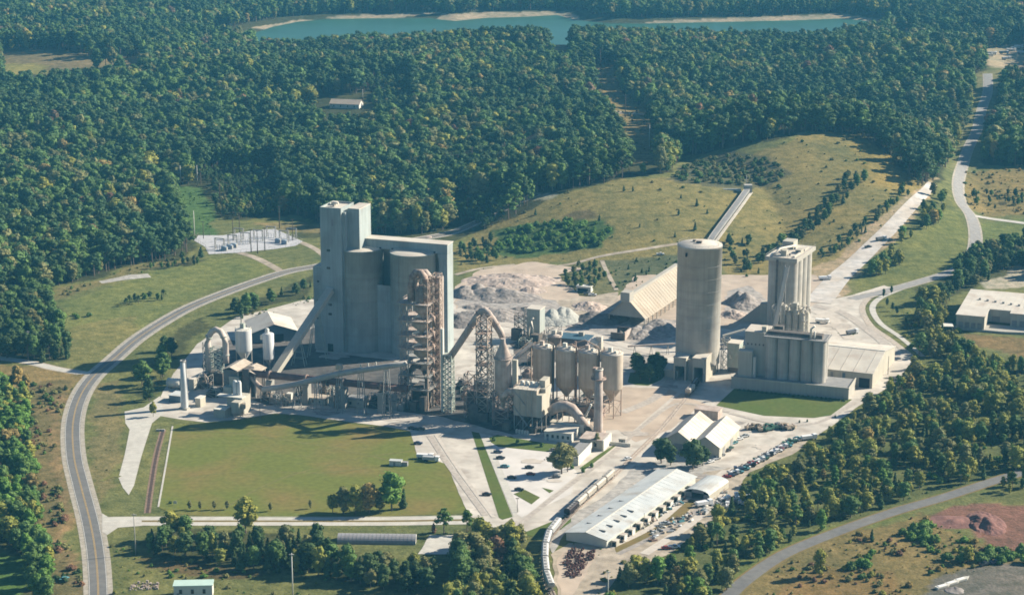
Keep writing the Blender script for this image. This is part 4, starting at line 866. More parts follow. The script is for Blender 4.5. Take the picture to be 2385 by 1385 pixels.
for a, b in [(1945, 972), (1880, 982), (1862, 984)]: T1('shrub', a, b, 1.8, .5, 'dark', 'low dark bush at the edge of the packhouse lawn', cat='shrub', group='low bushes at the edge of the packhouse lawn')
# ------------------------------------------------------------ materials of the plant
CSH = mat('silo_concrete', (0.44, 0.41, 0.35), 0.10, 0.15, 0.85, streak=0.16, bands=(2.4, 0.06), dirt=(0.33, 0.295, 0.24), col2=(0.36, 0.34, 0.30), c2scale=0.08)
CLT = mat('pale_cladding', (0.37, 0.35, 0.30), 0.05, 0.1, 0.8, streak=0.10, bands=(7.5, 0.03))
CBL = mat('blue_grey_cladding', (0.325, 0.365, 0.35), 0.08, 0.1, 0.8, streak=0.16, bands=(7.5, 0.07), dirt=(0.235, 0.245, 0.22))
SBL = mat('blue_grey_concrete', (0.315, 0.355, 0.34), 0.10, 0.15, 0.85, streak=0.14, bands=(2.4, 0.06), dirt=(0.21, 0.225, 0.205))
CTAN = mat('dusty_tank', (0.46, 0.40, 0.32), 0.10, 0.2, 0.85, streak=0.2, col2=(0.39, 0.325, 0.25), c2scale=0.12)
CPINK = mat('dusty_steel', (0.47, 0.40, 0.345), 0.14, 0.3, 0.85, streak=0.2, col2=(0.37, 0.29, 0.24), c2scale=0.2)
STEEL = mat('grey_steel', (0.26, 0.265, 0.26), 0.2, 0.5, 0.7, col2=(0.34, 0.32, 0.28), c2scale=0.3)
DSTEEL = mat('dark_steel', (0.09, 0.085, 0.08), 0.25, 0.5, 0.8, col2=(0.14, 0.115, 0.09), c2scale=0.3)
GSTEEL = mat('green_steel', (0.30, 0.36, 0.31), 0.12, 0.5, 0.7, col2=(0.36, 0.36, 0.31), c2scale=0.3)
RUST = mat('rusty_steel', (0.235, 0.15, 0.115), 0.25, 0.6, 0.9, col2=(0.36, 0.29, 0.24), c2scale=0.3, sharp=0.2)
TANST = mat('dusty_frame', (0.42, 0.35, 0.28), 0.2, 0.5, 0.9, col2=(0.32, 0.23, 0.175), c2scale=0.25, sharp=0.2)
KILN = mat('kiln_shell', (0.165, 0.088, 0.078), 0.2, 0.4, 0.8, col2=(0.12, 0.075, 0.068), c2scale=0.3)
WROOF = mat('pale_roof', (0.55, 0.51, 0.43), 0.08, 0.12, 0.7, streak=0.0, col2=(0.50, 0.46, 0.39), c2scale=0.07, dirt=(0.42, 0.35, 0.28))
GROOF = mat('galvanised_roof', (0.45, 0.475, 0.465), 0.08, 0.2, 0.5, col2=(0.52, 0.53, 0.50), c2scale=0.06, dirt=(0.36, 0.33, 0.28))
BWALL = mat('cream_wall', (0.42, 0.39, 0.315), 0.06, 0.2, 0.85, streak=0.12)
WWALL = mat('white_wall', (0.58, 0.56, 0.49), 0.05, 0.2, 0.8, streak=0.08)
BLUE = mat('blue_grey_wall', (0.12, 0.17, 0.21), 0.08, 0.2, 0.7, streak=0.1)
DARK = mat('dark_opening', (0.018, 0.019, 0.021), 0.1, 1, 0.9)
GLASS = mat('window_glass', (0.03, 0.04, 0.05), 0.05, 1, 0.15, spec=0.6)
GREY = mat('grey_roof', (0.24, 0.235, 0.225), 0.12, 0.3, 0.85)

def lattice(mb, x0, y0, x1, y1, z0, z1, n, w_=0.45, b=0.28, x=True):
    for a, c in ((x0, y0), (x1, y0), (x1, y1), (x0, y1)): mb.beam((a, c, z0), (a, c, z1), w_)
    for k in range(n):
        a = z0 + (z1 - z0) * k / n; c = z0 + (z1 - z0) * (k + 1) / n
        cs = [(x0, y0), (x1, y0), (x1, y1), (x0, y1)]
        for i in range(4):
            p, q = cs[i], cs[(i + 1) % 4]
            mb.beam((*p, c), (*q, c), b)
            if x: mb.beam((*p, a), (*q, c), b); mb.beam((*q, a), (*p, c), b)
            elif k % 2: mb.beam((*p, a), (*q, c), b)
            else: mb.beam((*q, a), (*p, c), b)
    return mb
def rail(mb, pts, z, h=1.1, w_=0.12, close=True):
    n = len(pts)
    for i in range(n if close else n - 1):
        a, c = pts[i], pts[(i + 1) % n]; mb.beam((*a, z + h), (*c, z + h), w_); m = max(1, int((Vector(c) - Vector(a)).length / 2.5))
        for j in range(m): p = Vector(a).lerp(Vector(c), j / m); mb.beam((p.x, p.y, z), (p.x, p.y, z + h), w_)
    return mb
def bx1(name, t, x0, y0, z0, x1, y1, z1, m, label=None): return MB().box(x0, y0, z0, x1, y1, z1).build(name, m, t, label)

# ------------------------------------------------------------ big silo building
t = thing('silo_building', 'tallest concrete block with two round silos under a bridging gallery', 'silo building', G(732, 814), YAW)
uA = 0.0; u1 = V(t, 752, 800, 0).x; u2 = V(t, 796, 600, 0).x; u3 = V(t, 803.5, 600, 0).x; zw = V(t, 740, 622, 1).z; zt = V(t, 751, 487, 0).z
bx1('wing', t, uA, 1, 0, u1, 17, zw, CBL); bx1('wing_roof', t, uA + .3, 1.3, zw, u1 - .2, 16.7, zw + .5, WROOF)
bx1('head_tower', t, u1, 0, 0, u2, 19, zt, CBL); bx1('stair_shaft', t, u2, 1.6, 0, u3, 19, zt - 1.5, CBL)
mb = MB(); mb.box(u1, 0, zt, u1 + .4, 19, zt + 1.2).box(u2 - .4, 0, zt, u2, 19, zt + 1.2).box(u1 + .4, 18.6, zt, u2 - .4, 19, zt + 1.2).box(u1 + .4, 0, zt, u2 - .4, .4, zt + 1.2); mb.build('parapet', CBL, t)
bx1('roof_deck', t, u1 + .4, .4, zt, u2 - .4, 18.6, zt + .15, WROOF)
mb = MB(); mb.tube([(u1 + 5, 9, zt), (u1 + 5, 9, zt + 2.2), (u1 + 8, 9, zt + 2.2)], .8, 8); mb.box(u1 + 2, 12, zt, u1 + 5, 15, zt + 2); mb.build('roof_duct', WROOF, t)
zs = V(t, 850, 589, .6).z; rs = 13.6; vs_ = 14.2
c1 = V(t, 841.5, 700, vs_).x; c2 = V(t, 964, 700, vs_).x; c2 = c2
for k, c in enumerate((c1, c2)):
    s = MB().lathe(c, vs_, [(rs, 0), (rs, zs - .6), (rs + .25, zs - .6), (rs + .25, zs)], 56).build('silo', SBL, t)
    MB().lathe(c, vs_, [(rs - .2, zs), (rs - 3, zs + .8), (.02, zs + 1.3)], 40, False).build('silo_roof', WROOF, s)
    mb = MB()
    for a in range(-2, 3): th = R(-90 + a * 17); mb.beam((c + (rs + .1) * math.cos(th), vs_ + (rs + .1) * math.sin(th), .2), (c + (rs + .1) * math.cos(th), vs_ + (rs + .1) * math.sin(th), zs - 1), .16, .5) if a == -1 else None
    for z in (zs * .17, zs * .33, zs * .5, zs * .73): mb.lathe(c, vs_, [(rs, z - .1), (rs + .06, z - .1), (rs + .06, z + .1), (rs, z + .1)], 48, False)
    mb.build('pour_joint', mat('stained_concrete', (0.30, 0.285, 0.25), 0.1, 0.3, 0.9), s)
vb = 13.0; u4 = V(t, 837, 520, 5).x; ue = V(t, 1042, 600, vb).x; up = V(t, 1023, 700, vb).x; zb1 = V(t, 1000, 568, vb).z; zb0 = zs + .3; zr = V(t, 838, 489, 5).z
bx1('gallery', t, u4, vb, zb0 - .2, ue, vb + 9, zb1, CBL); bx1('gallery_roof', t, u4 + .1, vb - .3, zb1, ue + .3, vb + 9.3, zb1 + .5, WROOF)
bx1('lift_tower', t, u3, 5, 0, u4, vb + 9, zr, CBL); bx1('lift_tower_roof', t, u3 + .1, 5.2, zr, u4, vb + 9, zr + .5, WROOF)
bx1('end_pier', t, up, vb + .2, 0, ue - .2, vb + 8.8, zb0, CBL); bx1('pier_collar', t, up - .6, vb - .25, zb0 - 3.4, ue, vb + 9.2, zb0 - .3, CBL)
bx1('infill_wall', t, c1 + rs - 2.6, 9.0, 0, c2 - rs + 2.6, 9.9, V(t, 902, 665, 9.0).z, CBL)
bx1('rear_wall', t, c1, 24, 0, ue - 1, 25, zs - 1, CBL)
for a, b in ((765, 583), (765, 624), (769, 709), (769, 731)):
    q = V(t, a, b, 0); bx1('window', t, q.x - 1.1, -.12, q.z - .7, q.x + 1.1, .1, q.z + .7, GLASS)
for a, b in ((741, 655), (742, 700), (740, 740)): q = V(t, a, b, 1); bx1('window', t, q.x - .7, .88, q.z - .6, q.x + .7, 1.1, q.z + .6, GLASS)
q = V(t, 774, 518, 0); bx1('door', t, q.x - .5, -.12, q.z - 2, q.x + .5, .1, q.z + 2, GREY)
for a in (859, 886, 914, 968, 1012): q = V(t, a, 575 + (a - 858) * .08, vb); bx1('vent', t, q.x - .6, vb - .12, q.z - .5, q.x + .6, vb + .1, q.z + .5, GLASS)
q = V(t, 770, 810, 0); bx1('gate', t, q.x - 1.7, -.14, 0, q.x + 1.7, .1, 4.6, DARK)
bx1('wall_light_band', t, uA, .9, 13, uA + .0 + u1, .98, 13.2, CBL)

# inclined gallery leaning on it
g = thing('conveyor_gallery', 'long pale enclosed conveyor rising to the tallest block', 'conveyor', G(650, 868), YAW)
a = V(g, 768, 676, 0); b0 = L(g, 640, 868, 1.5)
gl = V(t, 769, 676, -1.0); cs, sn = math.cos(YAW), math.sin(YAW)
wp = t.matrix_basis @ gl if False else Vector((t.location.x + gl.x * cs - gl.y * sn, t.location.y + gl.x * sn + gl.y * cs, gl.z))
d_ = wp - g.location; top = Vector((d_.x * cs + d_.y * sn, -d_.x * sn + d_.y * cs, wp.z))
MB().beam(b0, top, 4.4, 3.0).build('gallery_tube', BWALL, g)
off = Vector((0, 0, 1.62)); MB().beam(b0 + off, top + off, 4.7, .2).build('gallery_roof', WROOF, g)
for f in (0.42, 0.75):
    m_ = b0.lerp(top, f); fr = MB(); sp = 4.2
    for s in (-1, 1):
        for q in (-1, 1): fr.beam((m_.x + s * 1.2, m_.y + q * .8, m_.z - 1.7), (m_.x + s * (sp if f < .5 else 6), m_.y + q * 1.6, 0), .4)
    for z in (.3, .55, .8):
        zz_ = (m_.z - 1.7) * z; w2 = 1.2 + ((sp if f < .5 else 6) - 1.2) * (1 - z); fr.beam((m_.x - w2, m_.y - 1.2, zz_), (m_.x + w2, m_.y - 1.2, zz_), .25); fr.beam((m_.x - w2, m_.y + 1.2, zz_), (m_.x + w2, m_.y + 1.2, zz_), .25)
    fr.build('trestle', GSTEEL, g)

# ------------------------------------------------------------ preheater tower
t = thing('preheater_tower', 'rusty open steel tower of stacked cyclones with arched ducts on top', 'preheater tower', G(935, 950), YAW)
w_ = V(t, 996, 900, 0).x; d2 = 17.0
lv = [V(t, 935, y, 0).z for y in (903, 872, 842, 810, 780, 745, 706)]
mb = MB()
for (x, y) in ((0, 0), (w_ * .28, 0), (w_, 0), (w_, d2 / 2), (w_, d2), (0, d2), (0, d2 / 2)):
    mb.build if False else MB().beam((x, y, 0), (x, y, lv[-1]), .6).build('column', TANST if x == w_ else STEEL, t)
br = MB(); pz = 0
for k, z in enumerate(lv):
    for (p, q) in (((0, 0), (w_, 0)), ((w_, 0), (w_, d2)), ((w_, d2), (0, d2)), ((0, d2), (0, 0))): br.beam((*p, z - .4), (*q, z - .4), .35, .8)
    br.beam((w_, 0, pz), (w_, d2 / 2, z), .3); br.beam((w_, d2, pz), (w_, d2 / 2, z), .3); br.beam((0, 0, pz), (w_ * .28, 0, z), .25); br.beam((w_ * .28, 0, pz), (0, 0, z), .25); br.beam((0, 0, pz), (0, d2 / 2, z), .3); pz = z
br.build('bracing', TANST, t)
for k, z in enumerate(lv):
    ov = 1.2; fl = MB(); fl.box(-ov, -ov, z, w_ * .3, d2 + ov, z + .25).box(w_ * .3, -ov, z, w_ + ov, 1.6, z + .25).box(w_ * .3, d2 - 2, z, w_ + ov, d2 + ov, z + .25).box(w_ * .86, 1.6, z, w_ + ov, d2 - 2, z + .25)
    fo = fl.build('floor', CPINK if k > 2 else STEEL, t)
    rail(MB(), [(-ov, -ov), (w_ + ov, -ov), (w_ + ov, d2 + ov), (-ov, d2 + ov)], z + .25).build('railing', TANST if k > 2 else STEEL, fo)
cxm = w_ * .62; cym = d2 * .5
for k in range(5):
    z1 = lv[k + 2] - 1.0; z0 = lv[k + 1] + .6; r = 5.1 - .25 * (4 - k) * .6; dx = 0.6 * (-1) ** k
    cyc = MB().lathe(cxm + dx, cym, [(.8, z0 - 2.5), (1.2, z0), (r, z0 + (z1 - z0) * .45), (r, z1 - .4), (r - .8, z1)], 24).build('cyclone', CPINK if k % 2 == 0 else CTAN, t)
    MB().lathe(cxm + dx, cym, [(r + .1, z1 - 1.4), (r + .25, z1 - 1.4), (r + .25, z1 - .9), (r + .1, z1 - .9)], 24, False).build('flange', RUST, cyc)
    MB().tube([(cxm + dx + r * .7, cym - 2, z0 + 3), (cxm + r + 2.2, cym - 2.5, z0 + 1), (cxm + r + 2.4, cym - 2.5, z0 - 4)], .9, 8).build('riser_duct', RUST, t)
zt = lv[-1]
for v in (4.5, 9.5):
    pth = [V(t, a + (v - 4.5) * 2.2, b, v) for a, b in ((957, 700), (957, 665), (960, 645), (969, 634), (980, 634), (989, 645), (993, 665), (993, 704))]
    MB().tube(pth, 1.9, 12).build('gooseneck_duct', RUST if v < 6 else CPINK, t)
MB().lathe(cxm, cym, [(4.4, zt + .3), (4.4, zt + 5), (1.8, zt + 8.5)], 20).build('top_cyclone', CPINK, t)
sx0 = w_ + 1.4; zst = V(t, 1012, 641, 6).z
MB_ = lattice(MB(), sx0 - 1.2, 8.2, sx0 + 2.6, 12.4, 0, zst, 18, .35, .22, x=False); MB_.build('stair_tower', TANST, t)
st = MB()
for k in range(34):
    z = zst * k / 34; a = (sx0 - .9, 8.6, z) if k % 2 else (sx0 - .9, 12.0, z); b = (sx0 - .9, 12.0, z + zst / 34) if k % 2 else (sx0 - .9, 8.6, z + zst / 34); st.beam((a[0] + (k % 2) * 1.6, a[1], a[2]), (b[0] + (k % 2) * 1.6, b[1], b[2]), 1.2, .15)
st.build('stair', RUST, t)
bx1('lift_shaft', t, sx0 - 3.2, 12.8, 0, sx0 + 1.4, d2 + 1, zst - 3, CPINK)
lattice(MB(), w_ * .55, 2, w_ * .98, 8, zt, V(t, 985, 650, 2).z, 3, .3, .2).build('top_frame', TANST, t)
low_ = MB()
for (x, y, s, h) in ((1, 1, 3, 6), (6, -3.5, 4, 5), (11, -2, 3.4, 8), (3, 8, 5, 10), (10, 5, 5, 9)): low_.box(x, y, 0, x + s, y + s, h)
low_.build('machine_house', DSTEEL, t)
dk = MB(); dk.tube([(2, 3, 8), (2, 3, 18), (6, 3, 23), (10, 3, 24)], 1.6, 10); dk.tube([(14, 2, 2), (14, 2, 16), (12, 4, 21)], 1.1, 8); dk.build('kiln_riser', DSTEEL, t)
mb = lattice(MB(), -1.0, -1.0, 4.2, 4.2, 0, lv[1], 5, .35, .22); mb.build('lower_frame', STEEL, t)

# ------------------------------------------------------------ gas duct over two lattice towers, conditioning tower
t = thing('lattice_tower', 'pale green lattice tower beside the cyclone tower', 'steel tower', G(1032, 960), YAW)
zt = V(t, 1040, 828, 0).z; wl = V(t, 1051, 900, 0).x
lattice(MB(), 0, 0, wl, 4.5, 0, zt, 11, .5, .3).build('frame', GSTEEL, t)
MB().box(-.3, -.3, zt, wl + .3, 4.8, zt + .3).build('platform', GSTEEL, t)
bx1('elevator_casing', t, -1.6, 1, 0, -.2, 3, V(t, 1030, 766, 1).z, WWALL)
t = thing('gas_duct', 'thick dusty duct bent like an upturned V between the towers', 'duct', G(1046, 962), YAW)
pth = [V(t, a, b, 3) for a, b in ((1044, 836), (1062, 812), (1090, 770), (1113, 734), (1121, 725), (1129, 722), (1136, 728), (1150, 748), (1166, 774), (1172, 790))]
MB().tube(pth, [1.9, 1.9, 1.9, 1.9, 1.9, 1.9, 1.9, 1.9, 1.9, 1.5], 14).build('duct', CPINK, t)
fl = MB()
for k in (2, 3, 7): fl.tube([pth[k] + (pth[k + 1] - pth[k]) * .3, pth[k] + (pth[k + 1] - pth[k]) * .3 + (pth[k + 1] - pth[k]).normalized() * .5], 2.2, 14)
fl.build('flange', RUST, t)
t = thing('duct_tower', 'dark dusty lattice tower under the peak of the bent duct', 'steel tower', G(1110, 978), YAW)
zt = V(t, 1125, 742, 0).z; wl = V(t, 1150, 900, 0).x
lattice(MB(), 0, 0, wl * .62, 7, 0, zt, 13, .5, .32).build('frame', TANST, t)
lattice(MB(), wl * .62 + .5, .5, wl, 6.5, 0, zt * .72, 10, .4, .25).build('side_frame', STEEL, t)
for k in range(1, 12, 2):
    z = zt * k / 13; MB().box(-.8, -.8, z, wl * .62 + .8, 7.8, z + .25).build('platform', RUST if k > 5 else STEEL, t)
st = MB()
for k in range(24): z = zt * k / 26; st.beam((1, (k % 2) * 5 + 1, z), (1, (1 - k % 2) * 5 + 1, z + zt / 26), 1.1, .15)
st.build('stair', STEEL, t)
mb = MB(); mb.box(-6, 2, 0, 5.5, 9, 15).box(-4, -1, 0, 1, 2, 9).box(1.5, -2.5, 0, 7, -.1, 5); mb.build('fan_house', DSTEEL, t)
lattice(MB(), -7, 0, -1.2, 6, 0, V(t, 1095, 872, 0).z, 4, .35, .25).build('low_frame', RUST, t)
bx1('roof_slab', t, -6.4, 1.6, 15, 5.9, 9.4, 15.5, RUST)

t = thing('conditioning_tower', 'bottle-shaped dusty pink steel tower with a conical shoulder', 'process tower', G(1172, 992), YAW)
vz = 3.0; cx_ = V(t, 1171.5, 860, vz).x; z = lambda y, v=vz: V(t, 1171, y, v).z
MB().lathe(cx_, vz, [(1.3, z(788)), (1.3, z(797)), (4.3, z(829)), (4.4, z(833)), (4.4, z(909)), (3.6, z(913))], 28).build('shell', CPINK, t)
MB().lathe(cx_, vz, [(4.45, z(834)), (5.1, z(834)), (5.1, z(832)), (4.45, z(832))], 28, False).build('gantry_ring', CPINK, t)
rail(MB(), [(cx_ + 5 * math.cos(a), vz + 5 * math.sin(a)) for a in np.arange(0, 6.28, .7)], z(832), 1.1, .14).build('railing', RUST, t)
MB().lathe(cx_, vz, [(3.4, z(913)), (1.2, z(936)), (.9, z(948))], 20).build('hopper', CTAN, t)
lg = lattice(MB(), cx_ - 4.2, vz - 4.2, cx_ + 4.2, vz + 4.2, 0, z(909), 4, .55, .35); lg.build('support_frame', RUST, t)
mb = MB(); mb.box(cx_ - 4, vz - 2, 0, cx_ + 6, vz + 3, 7).box(cx_ - 2, vz - 3.6, 0, cx_ + 2, vz - 2.01, 5); mb.build('pump_house', mat('sooty_wall', (0.13, 0.09, 0.08), 0.2, 0.4, 0.9), t)
bx1('lift_casing', t, cx_ + 5.0, vz, z(900), cx_ + 7.6, vz + 2.2, z(836), BWALL)
t = thing('truss_conveyor', 'pale open conveyor bridge climbing from the bottle-shaped tower towards the crusher', 'conveyor', G(1205, 960), YAW)
a = V(t, 1196, 838, 3); b = V(t, 1242, 800, 14); MB().beam(a, b, 3.2, 1.2).build('belt_gallery', WROOF, t)
s_ = (b - a).normalized().cross(Vector((0, 0, 1))).normalized() * 1.8; rl = MB()
for q in (s_, -s_):
    rl.beam(a + q + Vector((0, 0, 1.6)), b + q + Vector((0, 0, 1.6)), .25)
    for k in range(9): p = a.lerp(b, k / 8) + q; rl.beam(p, p + Vector((0, 0, 1.6)), .2)
rl.build('railing', TANST, t)
lgs = MB()
for f in (.1, .9): p = a.lerp(b, f); lgs.beam((p.x, p.y, 0), p, .6)
lgs.build('support', TANST, t)

# ------------------------------------------------------------ bag filter house
t = thing('filter_house', 'stepped cream filter building standing on steel legs', 'filter building', G(1196, 1000), YAW)
w_ = V(t, 1262, 1000, 0).x; d2 = 15; zb = V(t, 1196, 966, 0).z; zt = V(t, 1196, 905, 0).z; um = V(t, 1250, 950, 0).x; zl = V(t, 1262, 921, 0).z
bx1('casing', t, 0, 0, zb, um, d2, zt, CTAN); bx1('lower_casing', t, um, 0, zb, w_, d2, zl, BWALL)
bx1('upper_casing', t, um, 5, zl, w_ + .3, d2, zt, BWALL); bx1('top_box', t, um - 1, 7, zt, w_ - .6, d2, zt + 3.8, BWALL)
bx1('roof_deck', t, -.4, -.4, zt, um + .2, d2 + .4, zt + .3, WROOF)
for x in (w_ * .22, w_ * .44, w_ * .64): bx1('rib', t, x - .2, -.35, zb, x + .2, 0, zt, CLT)
mb = MB(); mb.beam((0, -.25, zt - 1), (w_ * .42, -.25, zb + 6), .5); mb.beam((0, -.25, zb + 5), (w_ * .5, -.25, zb - 5), .6); mb.build('stair', STEEL, t)
for k in range(4):
    x = w_ * (.12 + .25 * k); r = w_ * .115
    for y in (d2 * .25, d2 * .75): MB().lathe(x, y, [(.4, zb - 5.5), (r * 1.35, zb)], 4, True).build('hopper', DSTEEL, t)
lgm = MB()
for x in (0.3, w_ * .33, w_ * .66, w_ - .3):
    for y in (.3, d2 / 2, d2 - .3): lgm.beam((x, y, 0), (x, y, zb), .45)
for x in (0.3, w_ * .33, w_ * .66): lgm.beam((x, .3, .5), (x + w_ * .33, .3, zb - .5), .3)
lgm.build('legs_frame', STEEL, t)
for k in range(4):
    x = 2 + k * 2.7
    if x < um - 1.5: MB().lathe(x, 8, [(1.1, zt + .3), (1.1, zt + 2), (.5, zt + 2.6)], 12).build('fan', WWALL, t)
rail(MB(), [(0, 0), (um, 0), (um, 5), (um, d2), (0, d2)], zt + .3).build('railing', TANST, t)
mb = MB(); mb.tube([(-8, 4, zt - 6), (-4, 4, zt - 3), (1, 4, zt - 2.5)], 2.0, 10); mb.build('inlet_duct', CPINK, t)
mb = MB(); mb.box(2, 2, 0, 8, 12, 4).box(9, -3, 0, 13, -.5, 3).box(-5, -4, 0, -1, 3, 4.5); mb.build('motor_house', DSTEEL, t)
pd = MB()
for k in range(5): pd.box(3 + k * 1.6, -5.5 - .3 * k, 0, 4 + k * 1.6, -4.5 - .3 * k, 2.2)
pd.build('switch_cabinets', WWALL, t)
t = thing('outlet_duct', 'broad curved duct leading from the filter building to the chimney', 'duct', G(1300, 1010), YAW)
pth = [V(t, a, b, 4) for a, b in ((1282, 958), (1292, 950), (1304, 946), (1318, 945), (1332, 951), (1345, 966), (1358, 983), (1370, 998))]
MB().tube(pth, [2.4, 2.7, 2.8, 2.8, 2.8, 2.6, 2.3, 1.9], 14).build('duct', CPINK, t)
mb = MB()
for k in (2, 4, 5): p = pth[k]; mb.beam((p.x - 1.5, p.y, 0), (p.x - 1.5, p.y, p.z), .35); mb.beam((p.x + 1.5, p.y, 0), (p.x + 1.5, p.y, p.z), .35)
mb.build('support', TANST, t)
e = pth[-1]; MB().tube([(e.x, e.y - 2, 2.6), (e.x, e.y + 2, 2.6)], 2.5, 18).build('fan_casing', DSTEEL, t)
pth2 = [V(t, a, b, 5) for a, b in ((1377, 941), (1372, 952), (1364, 968), (1366, 985), (1376, 1000))]; MB().tube(pth2, .55, 8).build('bypass_pipe', WWALL, t)
bx1('plinth', t, e.x - 3, e.y - 3, 0, e.x + 5, e.y + 4, 1.4, RUST)

# ------------------------------------------------------------ four tanks on legs
TX = [1266, 1319, 1371, 1424]
LBT = ['leftmost of the four dusty tanks behind the filter building', 'second dusty tank from the left behind the filter building', 'third dusty tank, partly behind the chimney', 'rightmost of the four dusty tanks, its right side in full sun']
for k, x in enumerate(TX):
    t = thing('storage_tank', LBT[k], 'tank', G(x, 968 - (1424 - x) * .1), YAW, 'four dusty tanks standing on legs')
    o = t.location; zt = hz(Vector((0, o.y - 5.5, 0)), 829 - (1424 - x) * .098); zb = hz(Vector((0, o.y - 5.5, 0)), 909 - (1424 - x) * .08); zc = zb - 7
    s = MB().lathe(0, 0, [(5.75, zb), (5.85, zb + .3), (5.85, zt - .2), (5.85, zt)], 32).build('shell', CTAN, t)
    MB().lathe(0, 0, [(5.95, zt), (5.95, zt + .25), (2, zt + .9), (.01, zt + 1)], 32, False).build('roof', WROOF, t)
    MB().lathe(0, 0, [(.6, zc), (5.75, zb - .02)], 24).build('cone', CTAN, t)
    for a in range(4): th = a * math.pi / 2 + .5; MB().beam((5.2 * math.cos(th), 5.2 * math.sin(th), 0), (5.2 * math.cos(th), 5.2 * math.sin(th), zb + 1), .5).build('leg', TANST, t)
    mb = MB()
    for a in range(4): th = a * math.pi / 2 + .5; th2 = th + math.pi / 2; mb.beam((5.2 * math.cos(th), 5.2 * math.sin(th), zb * .5), (5.2 * math.cos(th2), 5.2 * math.sin(th2), zb * .5), .25); mb.beam((5.2 * math.cos(th), 5.2 * math.sin(th), .5), (5.2 * math.cos(th2), 5.2 * math.sin(th2), zb * .5), .2)
    mb.build('brace', RUST, t)
    rail(MB(), [(5.4 * math.cos(a), 5.4 * math.sin(a)) for a in np.arange(0, 6.28, .6)], zt + .2, 1.1, .12).build('railing', TANST, t)
    MB().box(-2, -1, zt + .8, 0, 1, zt + 3.2).build('dust_collector', WWALL if k % 2 else CPINK, t); MB().box(1.5, -2.5, zt + .6, 3, -1, zt + 2).build('hatch', WWALL, t)
    if k in (0, 1, 2):
        MB().tube([(6.2, -2.6, 1), (6.2, -2.6, zt + 2), (3, -1, zt + 3)], .5, 8).build('feed_pipe', (DSTEEL, RUST, DSTEEL)[k], t)
t = thing('pump_hall', 'low dark rusty hall with steelwork under the row of dusty tanks', 'machine hall', G(1252, 962), YAW)
w_ = V(t, 1400, 976, 0).x; bx1('walls', t, 0, 1, 0, w_, 8, 5.5, RUST); bx1('roof', t, -.3, .7, 5.5, w_ + .3, 8.3, 5.8, DSTEEL); lattice(MB(), 0, -1.5, w_, .5, 0, 8.5, 1, .35, .25).build('frame', TANST, t)
mb = MB()
for k in range(7): x = w_ * (k + .5) / 7; mb.tube([(x, -.5, 0), (x, -.5, 6 + k % 3), (x + 2.5, 2, 8 + k % 2)], .45, 8).box(x - 1, -3.2, 0, x + 1, -1.7, 2 + k % 2)
mb.build('pipework', STEEL, t)
t = thing('pipe_bridge', 'dusty walkway bridge running along the tops of the tanks', 'walkway', G(1342, 955), YAW)
a = V(t, 1300, 806, 0); b = V(t, 1440, 821, 0); z_ = a.z; MB().beam((a.x, -1, z_), (b.x, -1, z_), 1.8, .3).build('deck', TANST, t)
rl = MB(); rail(rl, [(a.x, -1.9), (b.x, -1.9)], z_, 1.1, .12, False); rail(rl, [(a.x, -.1), (b.x, -.1)], z_, 1.1, .12, False); rl.build('railing', TANST, t)
MB().beam((a.x + 10, -1, 0), (a.x + 10, -1, z_ + 4), .8).build('mast', RUST, t); MB().tube([(a.x + 2, 2, z_ - .5), (a.x + 14, 3, z_ + 4), (a.x + 22, 2, z_ + 1)], .35, 6).build('air_pipe', TANST, t)

# chimneys
t = thing('chimney', 'tall tan chimney with a platform near its top beside the tanks', 'chimney', G(1393, 1017), YAW)
zt = hz(t.location, 858); MB().lathe(0, 0, [(2.5, 0), (2.25, zt * .5), (2.05, zt), (1.8, zt)], 24, False).build('shaft', CPINK, t); zp = hz(t.location, 882)
MB().lathe(0, 0, [(2.2, zp), (4.0, zp), (4.0, zp + .25), (2.2, zp + .25)], 20, False).build('platform', RUST, t); rail(MB(), [(3.9 * math.cos(a), 3.9 * math.sin(a)) for a in np.arange(0, 6.28, .7)], zp + .25, 1.1, .12).build('railing', RUST, t)
MB().box(-2.9, -1.4, zp + .3, -1.2, 1.4, zt + .5).build('sampling_cabin', RUST, t); MB().lathe(0, 0, [(2.3, zt - .6), (2.3, zt + .05), (1.7, zt + .05), (1.7, zt - .6)], 24, False).build('rim', WROOF, t)
bx1('base', t, -3.2, -3.2, 0, 3.2, 3.2, 3, CPINK)
t = thing('chimney', 'slim white chimney standing alone at the left end of the plant', 'chimney', G(430.5, 951), YAW)
zt = hz(t.location, 839); MB().lathe(0, 0, [(2.1, 0), (1.8, zt * .5), (1.5, zt), (1.25, zt)], 24, False).build('shaft', mat('white_steel', (0.58, 0.58, 0.56), 0.05, 0.3, 0.6, streak=0.12), t)
MB().lathe(0, 0, [(1.7, zt - .8), (1.7, zt + .05), (1.2, zt + .05), (1.2, zt - .6)], 20, False).build('rim', STEEL, t); bx1('base', t, -2.6, -2.6, 0, 2.6, 2.6, .8, CLT)
MB().beam((1.9, 0, 1), (1.6, 0, zt), .4, .3).build('ladder', STEEL, t)

